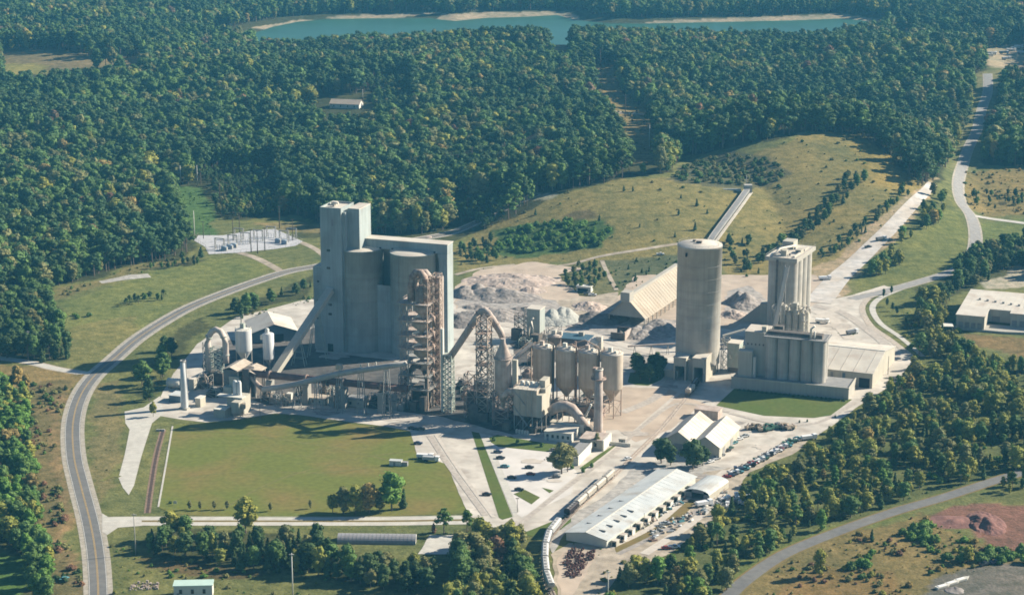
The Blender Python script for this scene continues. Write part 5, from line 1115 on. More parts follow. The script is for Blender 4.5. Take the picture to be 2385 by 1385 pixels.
# ------------------------------------------------------------ tall single silo with drive-through base
Y2 = R(-22)
t = thing('tall_silo', 'single tall round cement silo over a drive-through base', 'silo', G(1568, 884), Y2)
c = L(t, 1623.5, 865); zt = hz(G(1623.5, 865), 568.5); r = 12.55
s = MB().lathe(c.x, c.y, [(r, 6), (r, zt - 1.2), (r + .2, zt - 1.2), (r + .2, zt)], 64).build('shell', CSH, t)
MB().lathe(c.x, c.y, [(r - .1, zt), (r - .3, zt + .25), (.01, zt + .7)], 48, False).build('roof', WROOF, t)
rail(MB(), [(c.x + (r - .4) * math.cos(a), c.y + (r - .4) * math.sin(a)) for a in np.arange(0, 6.28, .3)], zt + .2, 1.1, .1).build('railing', STEEL, t)
mb = MB()
for k in range(1, 9): z = 6 + (zt - 6) * k / 9.5; mb.lathe(c.x, c.y, [(r, z - .08), (r + .05, z - .08), (r + .05, z + .08), (r, z + .08)], 56, False)
mb.build('pour_joint', MATS['stained_concrete'], s); mb = MB(); mb.box(c.x - 2, c.y - 1, zt + .5, c.x + 1, c.y + 1, zt + 1.8).box(c.x - 5, c.y + 2, zt + .4, c.x - 3.5, c.y + 4, zt + 1.5); mb.build('roof_hatch', DSTEEL, t)
q = V(t, 1611, 603, 0); MB().box(c.x - 4.6, c.y - r - .15, q.z - 1, c.x - 3.6, c.y - r + 1.2, q.z + 1).build('vent', DARK, t)
wb = V(t, 1597, 884, 0).x; hb_ = V(t, 1568, 832, 0).z; x2 = V(t, 1612, 886, 0).x; x3 = V(t, 1640, 888, 0).x
def portal(name, x0, x1, z, lab):
    o = MB().box(x0, 0, 0, x0 + .9, 24, z).box(x1 - .9, 0, 0, x1, 24, z).box(x0 + .9, 0, z * .64, x1 - .9, 24, z).build(name, BWALL, t); return o
portal('drive_through', 0, wb, hb_, ''); portal('drive_through', x2, x3, hb_ + .6, '')
bx1('centre_wall', t, wb, 3, 0, x2, 24, hb_ - 1, CLT)
for a, b in ((0, wb), (x2, x3)): bx1('parapet', t, a - .25, -.25, hb_ + (.6 if a else 0), b + .25, 24.2, hb_ + (1.1 if a else .5), WROOF); bx1('bay_back', t, a + 1, 23, 0, b - 1, 23.5, hb_ * .62, DARK)
MB().beam((x3 + .5, 24.5, 0), (x3 + .5, 24.5, 30), .5).build('ladder_cage', STEEL, t)

# ------------------------------------------------------------ eight-cell silo block with machine roof
t = thing('silo_block', 'block of eight joined tall silos under one flat roof', 'silo block', G(1848, 785), R(-25))
dia = 9.2; n1, n2 = 2, 4; zt = hz(G(1848, 785), 612); lw = n1 * dia
for i in range(n1):
    for j in range(n2):
        MB().lathe(-lw + dia * (i + .5), dia * (j + .5), [(dia / 2, 0), (dia / 2, zt)], 32).build('silo', CSH, t)
MB().box(-lw + 3, 2, 0, -3, n2 * dia - 2, zt - .3).build('core', CLT, t)
bx1('roof_slab', t, -lw - .8, -.8, zt, .8, n2 * dia + .8, zt + 2.2, CLT); bx1('roof', t, -lw - .6, -.6, zt + 2.2, .6, n2 * dia + .6, zt + 2.4, WROOF)
mb = MB(); z = zt + 2.4
mb.box(-lw + 2, 24, z, -lw + 9, 33, z + 4.5).box(-11, 4, z, -7.5, 8, z + 3.4).box(-5, 14, z, -1.5, 20, z + 2.2).box(-14, 13, z, -11, 17, z + 1.8); mb.build('roof_house', BWALL, t)
mb = MB(); mb.tube([(-14, 1, z + 1), (-14, 12, z + 2.5), (-8, 24, z + 2.5)], .7, 8).beam((-2, 2, z + .6), (-2, 30, z + .6), .9); mb.build('duct', WROOF, t)
mb = MB()
for k in range(7): mb.lathe(-15 + k * 2.2, 3 + (k * 7) % 24, [(.7, z), (.7, z + 1.3)], 8)
mb.build('roof_vent', GREY, t)
rail(MB(), [(-lw - .6, -.6), (.6, -.6), (.6, n2 * dia + .6), (-lw - .6, n2 * dia + .6)], z, 1.1, .12).build('railing', STEEL, t)
x = V(t, 1800, 700, -1); MB().beam((-lw * .62, -1.2, 4), (-lw * .62, -1.2, zt + 1), 1.2, .5).build('ladder_shaft', DSTEEL, t)
t = thing('belt_lift', 'steep lattice conveyor leaning against the eight-cell silos', 'conveyor', G(1820, 800), R(-25))
a = V(t, 1834, 622, 5); b = V(t, 1803, 768, -6); MB().beam(b, a, 2.0, 1.0).build('belt_gallery', WROOF, t)
mb = MB()
for s in (-1.3, 1.3):
    mb.beam(b + Vector((s, 0, 1)), a + Vector((s, 0, 1)), .25)
    for k in range(14): p = b.lerp(a, k / 13); mb.beam(p + Vector((s, 0, 0)), p + Vector((s, 0, 1)), .18)
    for f in (.35, .7): p = b.lerp(a, f); mb.beam((p.x + s, p.y, 0), p + Vector((s, 0, 0)), .35)
mb.build('truss', STEEL, t)
t = thing('loading_bins', 'cluster of short pale bins with pipework at the foot of the eight-cell silos', 'bins', G(1795, 792), R(-24))
for j in range(5):
    for i in range(2):
        x = 2.3 + j * 4.0; y = 2.5 + i * 4.5; zt = 17.5 - 1.2 * i * 0 + (1.5 if j % 2 else 0)
        MB().lathe(x + i * 1.2, y, [(1.9, 3), (1.9, zt), (.8, zt + 1.4)], 18).build('bin', BWALL, t)
mb = MB()
for k in range(9): x = 1 + k * 2.4; mb.tube([(x, 1, 17), (x + 1, 2, 20.5 + (k % 3)), (x + 2.4, 4, 21 + (k % 2) * 2), (x + 2.2, 5, 18)], .35, 6)
mb.build('pipework', WROOF, t); lattice(MB(), 0, 0, 21, 8, 0, 21, 3, .3, .18).build('frame', STEEL, t)
mb = MB(); mb.box(3, 1, 19, 8, 5, 22).box(12, 2, 19.5, 15, 6, 24); mb.build('head_house', CLT, t)

# ------------------------------------------------------------ packhouse
t = thing('packhouse', 'row of five round silos rising from a long flat-roofed base', 'packing plant', G(1703, 904), R(-19.5))
w_ = V(t, 1976, 930, 0).x; h = 6.0; d2 = 21
bx1('base_hall', t, 0, 0, 0, w_, d2, h, CLT); bx1('flat_roof', t, .3, .3, h, w_ - .3, d2 - .3, h + .12, GREY)
mb = MB(); mb.box(-.2, -.2, h, w_ + .2, .3, h + .9).box(w_ - .3, .3, h, w_ + .2, d2, h + .9); mb.build('parapet', BWALL, t)
xs = [V(t, a, 840, 8.5).x for a in (1796.5, 1824, 1851.5, 1879, 1908)]; zt = V(t, 1796, 786, 5).z; r = 3.42
for k, x in enumerate(xs):
    s = MB().lathe(x, 8.8 + .0, [(r + (.35 if k == 4 else 0), h), (r + (.35 if k == 4 else 0), zt)], 32).build('silo', CSH, t)
    s2 = MB().lathe(x, 8.8 + 7.2, [(r, h), (r, zt)], 24).build('silo', CSH, t)
    MB().box(x + r - .1, 8.2, h, x + r + .5 if k < 4 else x + r + .1, 9.2, zt - .5).build('joint_strip', DSTEEL, s)
x0, x1 = xs[0] - r, xs[-1] + r + .6
bx1('deck', t, x0 - .5, 5.0, zt, x1 + .3, 20.5, zt + .5, GREY)
mb = MB(); mb.box(x0 + 1, 9, zt + .5, x1 - 3, 14, zt + 2.6).box(x0 + 3, 15, zt + .5, x0 + 8, 19, zt + 4); mb.build('deck_housing', DSTEEL, t)
rail(MB(), [(x0 - .4, 5.1), (x1 + .2, 5.1), (x1 + .2, 20.4), (x0 - .4, 20.4)], zt + .5, 1.1, .12).build('railing', WROOF, t)
mb = MB(); mb.tube([(x1 - 9, 8, zt), (x1 - 9, 8, zt + 6), (x1 - 7, 8, zt + 8)], .7, 8); mb.tube([(x1 - 7, 8, zt), (x1 - 7, 8, zt + 5)], .5, 8); mb.build('filter_pipe', WWALL, t)
xa = V(t, 1735, 800, 9).x; xb = x0 + .2; za = V(t, 1740, 772, 9).z
bx1('left_block', t, xa, 9, h, xb - .2, 24, za, CLT); bx1('left_block_roof', t, xa - .2, 8.8, za, xb, 24.2, za + .4, WROOF); bx1('roof_hut', t, xb - 3, 10, za + .4, xb - .5, 14, za + 3.4, BWALL)
xc = V(t, 1719, 850, 4).x; xd = V(t, 1751, 850, 4).x; zc = V(t, 1720, 817, 4).z
bx1('stair_block', t, xc, 4, h, xd, 9.0 - .02, zc, BWALL); bx1('stair_block_roof', t, xc - .1, 3.9, zc, xd + .1, 8.9, zc + .3, WROOF); bx1('side_duct', t, xd + .3, 5, h, xd + 1.8, 7, zc - 3, WWALL)
for k in range(5): q = V(t, 1742 + k * 9, 800 + k * .8, 9); bx1('window', t, q.x - .4, 8.88, q.z - .5, q.x + .4, 9.02, q.z + .5, GLASS)
t = thing('warehouse', 'wide low warehouse with a pale roof at the right end of the plant', 'warehouse', G(1925, 893), R(-22))
w_ = V(t, 2031, 905, 0).x; d2 = 60; he = 8.6; zr = 13.6
MB().gable_walls(-16, 0, w_, d2, 0, he, zr).build('walls', BWALL, t); MB().gable(-16, 0, w_, d2, 0, he, zr, .5).build('roof', WROOF, t)
x = w_ - 4.5; bx1('gate', t, x - 3, -.12, 0, x + 3, .1, 5.6, DARK)
for k in range(3): x = 2 + k * 3.4; bx1('wall_panel', t, x, -.15, .2, x + 1.6, .05, 7.4, (GREY, BWALL, BLUE)[k])
mb = MB()
for k in range(6): x = -14 + k * (w_ + 14) / 5.5; mb.beam((x, 0.2, he + .45), (x, d2 / 2, zr + .35), .12, .12); mb.beam((x, d2 - .2, he + .45), (x, d2 / 2, zr + .35), .12, .12)
mb.build('roof_seams', WROOF, t); bx1('ridge_cap', t, -16.4, d2 / 2 - .5, zr + .12, w_ + .4, d2 / 2 + .5, zr + .45, WWALL)

# ------------------------------------------------------------ long A-shaped hall and its feeding conveyor
t = thing('storage_hall', 'long open-sided hall with a steep pale A-shaped roof over a stone pile', 'storage hall', G(1417, 752), R(-24))
w_ = 24.0; d2 = 92; he = 5.5; zr = 17.5
MB().gable(0, 0, w_, d2, 0, he, zr, .6, 'y').build('roof', mat('tan_roof', (0.40, 0.345, 0.265), 0.08, 0.15, 0.85, col2=(0.35, 0.305, 0.24), c2scale=0.06, dirt=(0.32, 0.26, 0.19)), t)
mb = MB()
for k in range(1, 22): mb.beam((w_ / 2, k * 4.2, zr + .28), (w_ + .5, k * 4.2, he + .1), .1, .1); mb.beam((w_ / 2, k * 4.2, zr + .28), (-.5, k * 4.2, he + .1), .1, .1)
mb.build('roof_seams', MATS['tan_roof'], t)
mb = MB(); mb.add([(0, .3, he), (w_, .3, he), (w_ / 2, .3, zr - .1), (0, .6, he), (w_, .6, he), (w_ / 2, .6, zr - .1)], [(0, 1, 2), (5, 4, 3), (0, 3, 4, 1)]); mb.build('gable_panel', CLT, t)
for k in range(13):
    for x in (.3, w_ - .3): MB().beam((x, .4 + k * 7.5, 0), (x, .4 + k * 7.5, he), .5).build('post', CLT, t)
bx1('ridge_gallery', t, w_ / 2 - 1.4, -1, zr - .2, w_ / 2 + 1.4, d2, zr + 1.4, CLT); bx1('head_box', t, w_ / 2 - 3, -3.2, zr - 2, w_ / 2 + 3, 4, zr + 4, CLT)
t = thing('ridge_conveyor', 'covered conveyor running down the valley between the two tan hills', 'conveyor', GT(1742, 450))
pts = [GT(1742, 450), GT(1722, 478), GT(1700, 508), GT(1680, 535), GT(1662, 560), GT(1650, 580)]; o = t.location
pp = [p - o + Vector((0, 0, 3.2)) for p in pts]; mb = MB()
for a, b in zip(pp[:-1], pp[1:]): mb.beam(a, b, 3.4, 2.0)
mb.build('belt_gallery', GREY, t); mb = MB()
for a, b in zip(pp[:-1], pp[1:]): mb.beam(a + Vector((-2.2, 0, .3)), b + Vector((-2.2, 0, .3)), .9, 1.0); mb.beam(a + Vector((2.6, 0, -2.5)), b + Vector((2.6, 0, -2.5)), 2.2, .4)
mb.build('walkway', WROOF, t); mb = MB()
for a, b in zip(pp[:-1], pp[1:]):
    for f in (0, .5): p = a.lerp(b, f); mb.beam((p.x - 1, p.y, p.z - 4.5), (p.x - 1, p.y, p.z), .4); mb.beam((p.x + 1, p.y, p.z - 4.5), (p.x + 1, p.y, p.z), .4)
mb.build('support', STEEL, t); MB().box(-3, -2, -1, 3, 4, 6.5).build('tail_house', CLT, t)
bx1('screen_wall', t, -19, 2, -1, -5, 3, 3, GROOF)

# ------------------------------------------------------------ crusher building and its clutter
t = thing('crusher_tower', 'boxy green-grey tower with one bright sunlit side behind the tanks', 'crusher building', G(1227, 792), R(-20))
w_ = V(t, 1257, 790, 0).x; zt = V(t, 1227, 720, 0).z; bx1('casing', t, 0, 0, 5, w_, 9.5, zt, mat('green_grey_cladding', (0.33, 0.355, 0.32), 0.06, 0.2, 0.8, streak=0.1)); bx1('roof', t, -.3, -.3, zt, w_ + .3, 9.8, zt + .6, WROOF)
for x in (.3, w_ - .3):
    for y in (.3, 9.2): MB().beam((x, y, 0), (x, y, 5), .5).build('leg', DSTEEL, t)
bx1('lower_house', t, 1, 1, 0, w_ - 1, 8, 5, DSTEEL); bx1('edge_pipe', t, -1.4, -.6, 0, -.9, -.1, zt + 1, WROOF)
lattice(MB(), -8, 0, -2, 7, 0, V(t, 1210, 735, 0).z, 5, .3, .2).build('side_frame', DSTEEL, t)
mb = MB(); mb.tube([(2, -4, 0), (3, -4, 9), (4, -3, 14), (5, -2, 15)], .6, 8).tube([(6, -5, 0), (5.4, -4, 8), (4, -3, 13)], .5, 8).tube([(-3, -3, 4), (-1, -4, 8), (1, -4, 3)], .4, 6); mb.build('chute', WROOF, t)
mb = MB(); mb.box(-9, -3, 0, -3, 0, 7).box(-3, -7, 0, 4, -4.6, 4).box(5, -8, 0, 10, -3, 6); mb.build('machine_house', DSTEEL, t)
t = thing('screen_house', 'round-roofed dusty screening station with railings behind the tanks', 'machine house', G(1272, 812), YAW)
MB().lathe(4, 4, [(4.2, 0), (4.2, 7), (4.6, 7), (4.6, 7.3), (2.2, 8.6)], 10).build('drum', CPINK, t); rail(MB(), [(4 + 4.5 * math.cos(a), 4 + 4.5 * math.sin(a)) for a in np.arange(0, 6.28, .8)], 7.3).build('railing', TANST, t)
mb = MB(); mb.box(2.5, 2.5, 8.4, 5, 5, 11).box(6, 5, 7.2, 8, 7, 10); mb.build('top_box', WROOF, t); lattice(MB(), -2, 6, 6, 11, 0, 13, 3, .3, .2).build('frame', STEEL, t)
t = thing('blue_roofed_shed', 'low shed with a dark blue roof behind the tanks', 'shed', G(1300, 806), YAW)
w_ = V(t, 1368, 812, 0).x; bx1('walls', t, 0, 0, 0, w_, 12, 5, mat('mauve_wall', (0.20, 0.17, 0.17), 0.1, 0.3, 0.9)); bx1('roof', t, -.4, -.4, 5, w_ + .4, 12.4, 5.4, mat('blue_roof', (0.05, 0.10, 0.135), 0.08, 0.3, 0.6))
bx1('roof_unit', t, w_ - 8, 8, 5.4, w_ - 5, 11, 7.6, CLT)
t = thing('transfer_tower', 'small bright sunlit transfer tower with a curved chute behind the third tank', 'transfer tower', G(1380, 838), YAW)
bx1('casing', t, -1, 0, 0, 5.2, 4.5, 10.5, BWALL); MB().lathe(0.5, 1.5, [(3.0, 7.5), (3.2, 10), (1.2, 13)], 14).build('hood', WWALL, t); bx1('side_box', t, 5.6, 1, 0, 10, 5, 4.5, CPINK); bx1('top_box', t, 1.5, 1, 10.5, 5, 4.2, 14, WROOF)
t = thing('stone_bunker', 'low dark concrete bunker beside the A-roofed hall', 'bunker', G(1422, 790), R(-22))
bx1('front_wall', t, 0, 0, 0, 9, .8, 4.5, DSTEEL); bx1('side_wall', t, 8.2, .8, 0, 9, 12, 5, CPINK); bx1('rear_wall', t, 0, 12, 0, 9, 12.8, 5, DSTEEL); MB().lathe(4, 6, [(4.6, 0), (3, 2.5), (.3, 4.4)], 12).build('fill', DSTEEL, t)
t = thing('raised_conveyor', 'thin raised belt conveyor crossing the yard beside the tall silo', 'conveyor', G(1500, 826), YAW)
a = V(t, 1462, 806, 0); b = V(t, 1572, 800, 6); MB().beam(a, b, 1.4, .7).build('belt_gallery', CPINK, t); mb = MB()
for f in (.15, .5, .85): p = a.lerp(b, f); mb.beam((p.x - .8, p.y, 0), p, .3); mb.beam((p.x + .8, p.y, 0), p, .3)
mb.build('support', STEEL, t)
t = thing('loading_bridge', 'green-white machine station between the tall silo and the packhouse', 'machine house', G(1688, 870), Y2)
bx1('casing', t, 0, 4, 3, 7, 12, 17, GSTEEL); bx1('roof', t, -.3, 3.7, 17, 7.3, 12.3, 17.4, WROOF); bx1('dark_base', t, .5, 4.4, 0, 6.5, 11, 3, DSTEEL)
mb = MB(); mb.tube([(-3, 6, 18), (1, 6, 14), (2, 4, 8)], .8, 8).beam((-4, 8, 20), (8, 12, 24), 1.4, .8).tube([(8, 8, 14), (14, 8, 19), (18, 9, 26)], .7, 8); mb.build('pipework', WWALL, t)
lattice(MB(), -4, 5, 0, 10, 0, 19, 4, .3, .2).build('frame', STEEL, t)
t = thing('lean_to', 'small pale lean-to shed beside the grove at the tall silo', 'shed', G(1545, 880), Y2)
bx1('walls', t, 0, 2, 0, 8, 9, 4.6, BWALL); mb = MB(); mb.add([(-.4, 1.5, 4.4), (8.4, 1.5, 4.4), (8.4, 9.5, 6.2), (-.4, 9.5, 6.2), (-.4, 1.5, 4.7), (8.4, 1.5, 4.7), (8.4, 9.5, 6.5), (-.4, 9.5, 6.5)], [(0, 3, 2, 1), (4, 5, 6, 7), (0, 1, 5, 4), (1, 2, 6, 5), (2, 3, 7, 6), (3, 0, 4, 7)]); mb.build('roof', WROOF, t)
t = thing('tipping_hopper', 'pale wedge-shaped truck hopper below the eight-cell silos', 'hopper', G(1770, 752), R(-24))
mb = MB(); mb.add([(-14, 0, 0), (0, 0, 0), (0, 0, 12), (-14, 5, 0), (0, 5, 0), (0, 5, 12)], [(0, 1, 2), (5, 4, 3), (0, 3, 4, 1), (0, 2, 5, 3), (1, 4, 5, 2)]); mb.build('ramp', CLT, t); bx1('head', t, .1, -1, 0, 5, 6, 13, BWALL)
# ------------------------------------------------------------ coal mill corner and kiln
t = thing('arched_duct', 'white duct bent into a tall arch over a lattice frame', 'duct', G(505, 893), YAW)
P_ = lambda a, b: V(t, a, b, 0)
pth = [P_(a, b) for a, b in ((489, 866), (486, 830), (484, 800), (486, 784), (493, 772), (503, 767), (513, 771), (521, 783), (525, 800), (526, 825), (526, 845))]
MB().tube(pth, 1.75, 14).build('duct', mat('dusty_white', (0.50, 0.43, 0.37), 0.1, 0.3, 0.8, streak=0.2), t)
x0, x1 = pth[1].x + 2, pth[-1].x - 2; lattice(MB(), x0, -1.5, x1, 1.5, 0, P_(500, 808).z, 7, .4, .25).build('frame', GSTEEL, t)
lattice(MB(), pth[0].x - 4, 0, pth[0].x - 1.8, 4, 0, P_(500, 800).z, 6, .3, .2).build('side_frame', STEEL, t)
fl = MB()
for k in (1, 3, 7, 9): q = (pth[k + 1] - pth[k]).normalized(); fl.tube([pth[k], pth[k] + q * .5], 2.1, 14)
fl.build('flange', GSTEEL, t); bx1('burner_house', t, x0 - 1, -2.5, 0, x1 + 1, 4, 7, DSTEEL)
t = thing('coal_silo', 'white steel silo with a conical bottom left of the blue shed', 'silo', G(570, 874), YAW)
z = lambda y: V(t, 570, y, -4).z
MB().lathe(0, 0, [(4.6, z(820)), (4.7, z(820) + .3), (4.7, z(772))], 28).build('shell', MATS['white_steel'], t); MB().lathe(0, 0, [(4.7, z(772)), (2, z(772) + .8), (.02, z(772) + .9)], 28, False).build('roof', WWALL, t)
MB().lathe(0, 0, [(.8, z(844)), (4.6, z(820))], 24).build('cone', MATS['white_steel'], t); rail(MB(), [(4.5 * math.cos(a), 4.5 * math.sin(a)) for a in np.arange(0, 6.28, .7)], z(772), 1.1, .14).build('railing', WWALL, t)
for a in range(4): th = a * math.pi / 2 + .6; MB().beam((4.3 * math.cos(th), 4.3 * math.sin(th), 0), (4.3 * math.cos(th), 4.3 * math.sin(th), z(818)), .45).build('leg', STEEL, t)
mb = MB(); mb.box(-1.5, -1, z(772) + .6, .8, 1, z(758)).tube([(-1.2, 0, z(760)), (-1, 0, z(740)), (0, 1, z(738))], .3, 6); mb.build('top_filter', GSTEEL, t)
t = thing('dust_bin', 'smaller white bin standing in front of the blue shed', 'bin', G(627, 862), YAW)
z = lambda y: V(t, 627, y, -3).z
MB().lathe(0, 0, [(3.2, z(838)), (3.25, z(781)), (2.4, z(779))], 24).build('shell', MATS['white_steel'], t); MB().lathe(-.6, 0, [(1.2, z(781)), (1.2, z(770)), (.6, z(768))], 12).build('top_filter', WWALL, t); MB().lathe(0, 0, [(.6, z(852)), (3.2, z(838))], 20).build('cone', STEEL, t)
for a in range(4): th = a * math.pi / 2 + .6; MB().beam((3 * math.cos(th), 3 * math.sin(th), 0), (3 * math.cos(th), 3 * math.sin(th), z(836)), .4).build('leg', STEEL, t)
MB().box(-4.6, -1, z(795), -3.3, 1, z(785)).build('side_box', WWALL, t)
t = thing('blue_shed', 'blue-walled shed with a cream double-pitched roof', 'shed', G(587, 800), R(14))
w_ = V(t, 692, 790, 0).x; he = V(t, 587, 776, 0).z; zr = V(t, 642, 755, 0).z
MB().gable_walls(0, 0, w_, 30, 0, he, zr, 'y').build('walls', BLUE, t); MB().gable(0, 0, w_, 30, 0, he, zr, .8, 'y').build('roof', WROOF, t); bx1('gate', t, w_ * .3, -.15, 0, w_ * .7, .1, he * .75, DARK)
t = thing('mill_house', 'dark mill building with two small cream roofs below the white silo', 'mill building', G(522, 918), YAW)
w1 = V(t, 553, 900, 0).x; w_ = V(t, 586, 900, 0).x; z1 = V(t, 522, 860, 0).z
bx1('walls', t, 0, 0, 0, w1, 17, z1, mat('mill_wall', (0.15, 0.16, 0.155), 0.15, 0.4, 0.85)); MB().gable(0, 0, w1, 17, 0, z1, z1 + 1.6, .6, 'y').build('roof', CTAN, t)
MB().gable(w1 + .5, -1, w_ + 3, 12, 0, z1 - .5, z1 + 1.4, .5, 'y').build('roof', CTAN, t)
for x in (w1 + 1, w_ + 2.6):
    for y in (-.6, 11.5): MB().beam((x, y, 0), (x, y, z1 - .6), .6).build('post', CLT, t)
bx1('inner_house', t, w1 + 1.5, 1, 0, w_ + 1.5, 11, z1 - 3, DSTEEL); mb = MB(); mb.box(w1 - 4, -2, 3, w1 + 2, -.1, z1 - 3).box(2, -5, 0, 7, -.2, 6); mb.build('fan_box', GSTEEL, t)
rail(MB(), [(0, -.2), (w1, -.2)], z1 * .5, 1, .15, False).build('railing', STEEL, t)
t = thing('burner_pipe', 'pale pipe slanting down from the mill building to the conveyor', 'pipe', G(592, 925), YAW)
pth = [V(t, a, b, 0) for a, b in ((571, 864), (579, 872), (594, 889), (607, 901), (613, 907))]; MB().tube(pth, 1.3, 12).build('pipe', CPINK, t); MB().beam((pth[-1].x, 0, 0), pth[-1], .6).build('support', STEEL, t)
t = thing('low_house', 'low cream building beside the slim white chimney', 'building', G(440, 908), R(-24))
bx1('walls', t, 0, 0, 0, 3.4, 21, 6.2, BWALL); bx1('roof', t, -.3, -.3, 6.2, 3.7, 21.3, 6.6, WROOF); bx1('roof_pipe', t, 1, 4, 6.6, 1.6, 19, 7.2, WWALL)
t = thing('kiosk', 'small cream box house between the chimney and the mill', 'building', G(455, 947), R(-22))
bx1('walls', t, 0, 0, 0, 3.2, 5.6, 4.8, BWALL); bx1('roof', t, -.2, -.2, 4.8, 3.4, 5.8, 5.1, WWALL)
t = thing('equipment_house', 'sunlit cream equipment house with a small twin tower on its roof', 'building', G(498, 972), YAW)
a = V(t, 524, 975, 0).x; bx1('front_house', t, 0, 0, 0, a, 7.5, 4.6, BWALL); bx1('front_roof', t, -.2, -.2, 4.6, a + .2, 7.7, 4.9, WWALL)
bx1('rear_house', t, 4, 8, 0, 13, 18, 9.5, BWALL); bx1('rear_roof', t, -2, 7.7, 9.5, 13.3, 12, 9.9, WWALL); bx1('stair_house', t, 9.5, 2, 3.0, 14, 7.9, 9, BWALL)
for x in (6.6, 9.0): MB().lathe(x, 13, [(1.25, 9.5), (1.25, 16.5), (.7, 17.6)], 12).build('twin_stack', MATS['white_steel'], t)
mb = MB()
for k in range(3): mb.beam((10 + k * 1.8, 2.2, 0), (11.8 + k * 1.8 - 1.8 * 2 * (k % 2), 2.2, 3), .35)
mb.beam((9.6, 7, 0), (9.6, 7, 3), .4).beam((13.8, 7, 0), (13.8, 7, 3), .4); mb.box(13.9, 4, 5, 16, 6, 8); mb.build('brace', CTAN, t)
t = thing('side_shed', 'low blue-grey shed with a pale roof at the left edge of the yard', 'shed', G(394, 935), YAW)
bx1('walls', t, 0, 0, 0, 7, 8, 3.6, BLUE); bx1('roof', t, -.3, -.3, 3.6, 7.3, 8.3, 3.9, GROOF)
t = thing('white_tank', 'white lying tank at the left edge of the yard', 'tank', G(392, 902), YAW)
MB().tube([(0, 0, 3.2), (8, 0, 3.2)], 2.6, 18).build('shell', WWALL, t); bx1('saddle', t, 1, -1.6, 0, 2, 1.6, 1.6, CLT); bx1('saddle', t, 6, -1.6, 0, 7, 1.6, 1.6, CLT)
MB().lathe(-.2, 0, [(.1, .2), (.1, .3)], 6).build('valve', STEEL, t)

t = thing('rotary_kiln', 'long reddish brown rotary kiln lying behind the conveyor', 'kiln', G(600, 925), R(-21))
a = V(t, 586, 869, 0); b = V(t, 948, 905, 0); MB().tube([a, b], 1.95, 20).build('shell', KILN, t); d = (b - a).normalized()
for f in (.12, .36, .6, .84): q = a.lerp(b, f); MB().tube([q - d * .6, q + d * .6], 2.4, 20).build('riding_ring', RUST, t); bx1('pier', t, q.x - 1.6, -2.2, 0, q.x + 1.6, 2.2, q.z - 2.9, MATS['stained_concrete'])
q = a.lerp(b, .5); MB().tube([q - d * .5, q + d * .5], 2.8, 24).build('girth_gear', DSTEEL, t); bx1('hood', t, a.x - 4, -3.2, 0, a.x, 3.2, a.z + 3, DSTEEL)
t = thing('cooler_conveyor', 'long grey-white tube conveyor rising across the front of the kiln', 'conveyor', G(612, 941), R(-19))
pts = [V(t, a, b, 0) for a, b in ((612, 907), (650, 901), (690, 894), (740, 882), (790, 870), (840, 862), (900, 853), (946, 846))]
MB().tube(pts, 1.55, 12).build('tube', mat('tube_steel', (0.36, 0.34, 0.31), 0.12, 0.3, 0.7, streak=0.1), t)
mb = MB(); 
for p, q in zip(pts[:-1], pts[1:]): mb.beam(p + Vector((0, 1.6, 1.2)), q + Vector((0, 1.6, 1.2)), .9, .25)
mb.build('walkway', TANST, t)
for k in (1, 2, 3, 4, 5, 6):
    p = pts[k]; tr = MB()
    for s in (-1.8, 1.8): tr.beam((p.x + s * 1.2, -1.2, 0), (p.x + s * .5, -1.2, p.z - 1.4), .35); tr.beam((p.x + s * 1.2, 1.2, 0), (p.x + s * .5, 1.2, p.z - 1.4), .35)
    for f in (.25, .5, .75): tr.beam((p.x - 2.1 + f, -1.2, p.z * f), (p.x + 2.1 - f, -1.2, p.z * f), .22)
    tr.build('trestle', STEEL, t)
MB().box(pts[4].x - 1.6, -1, pts[4].z + 2.4, pts[4].x + 1.6, 1.6, pts[4].z + 5.2).build('vent_box', CTAN, t); MB().beam(pts[4] + Vector((0, .3, 1)), pts[4] + Vector((0, .3, 2.5)), .5).build('vent_post', STEEL, t)
for k in range(3): q = pts[5].lerp(pts[6], k * .3); MB().beam(q + Vector((0, 0, 1.4)), q + Vector((0, 0, 3.4)), .45).build('vent_pipe', WWALL, t)

def house(name, label, cat, px, py, w, d, h, wall, roof, yaw=YAW, wins=0, group=None, door=True, gab=None):
    t = thing(name, label, cat, G(px, py), yaw, group)
    if gab: MB().gable_walls(0, 0, w, d, 0, h, gab[0], gab[1]).build('walls', wall, t); MB().gable(0, 0, w, d, 0, h, gab[0], .5, gab[1]).build('roof', roof, t)
    else: bx1('walls', t, 0, 0, 0, w, d, h, wall); bx1('roof', t, -.3, -.3, h, w + .3, d + .3, h + .35, roof)
    for k in range(wins): x = w * (k + .6) / (wins + .3); bx1('window', t, x - .6, -.1, h * .35, x + .6, .08, h * .72, GLASS)
    if door: bx1('door', t, w * .08, -.12, 0, w * .08 + 1.1, .08, 2.2, GREY)
    return t
house('cooler_house', 'low sunlit house under the middle of the tube conveyor', 'building', 702, 938, 14, 7, 3.4, BWALL, CTAN, YAW, 3)
house('cooler_house', 'low cream house under the right part of the tube conveyor', 'building', 806, 946, 10, 8, 4.2, BWALL, GREY, YAW, 2)
house('pump_shed', 'tiny pale shed in front of the kiln, left of the low sunlit house', 'shed', 668, 930, 2.6, 2.6, 3.2, WWALL, WWALL, YAW, 0)
rr_ = random.Random(5)
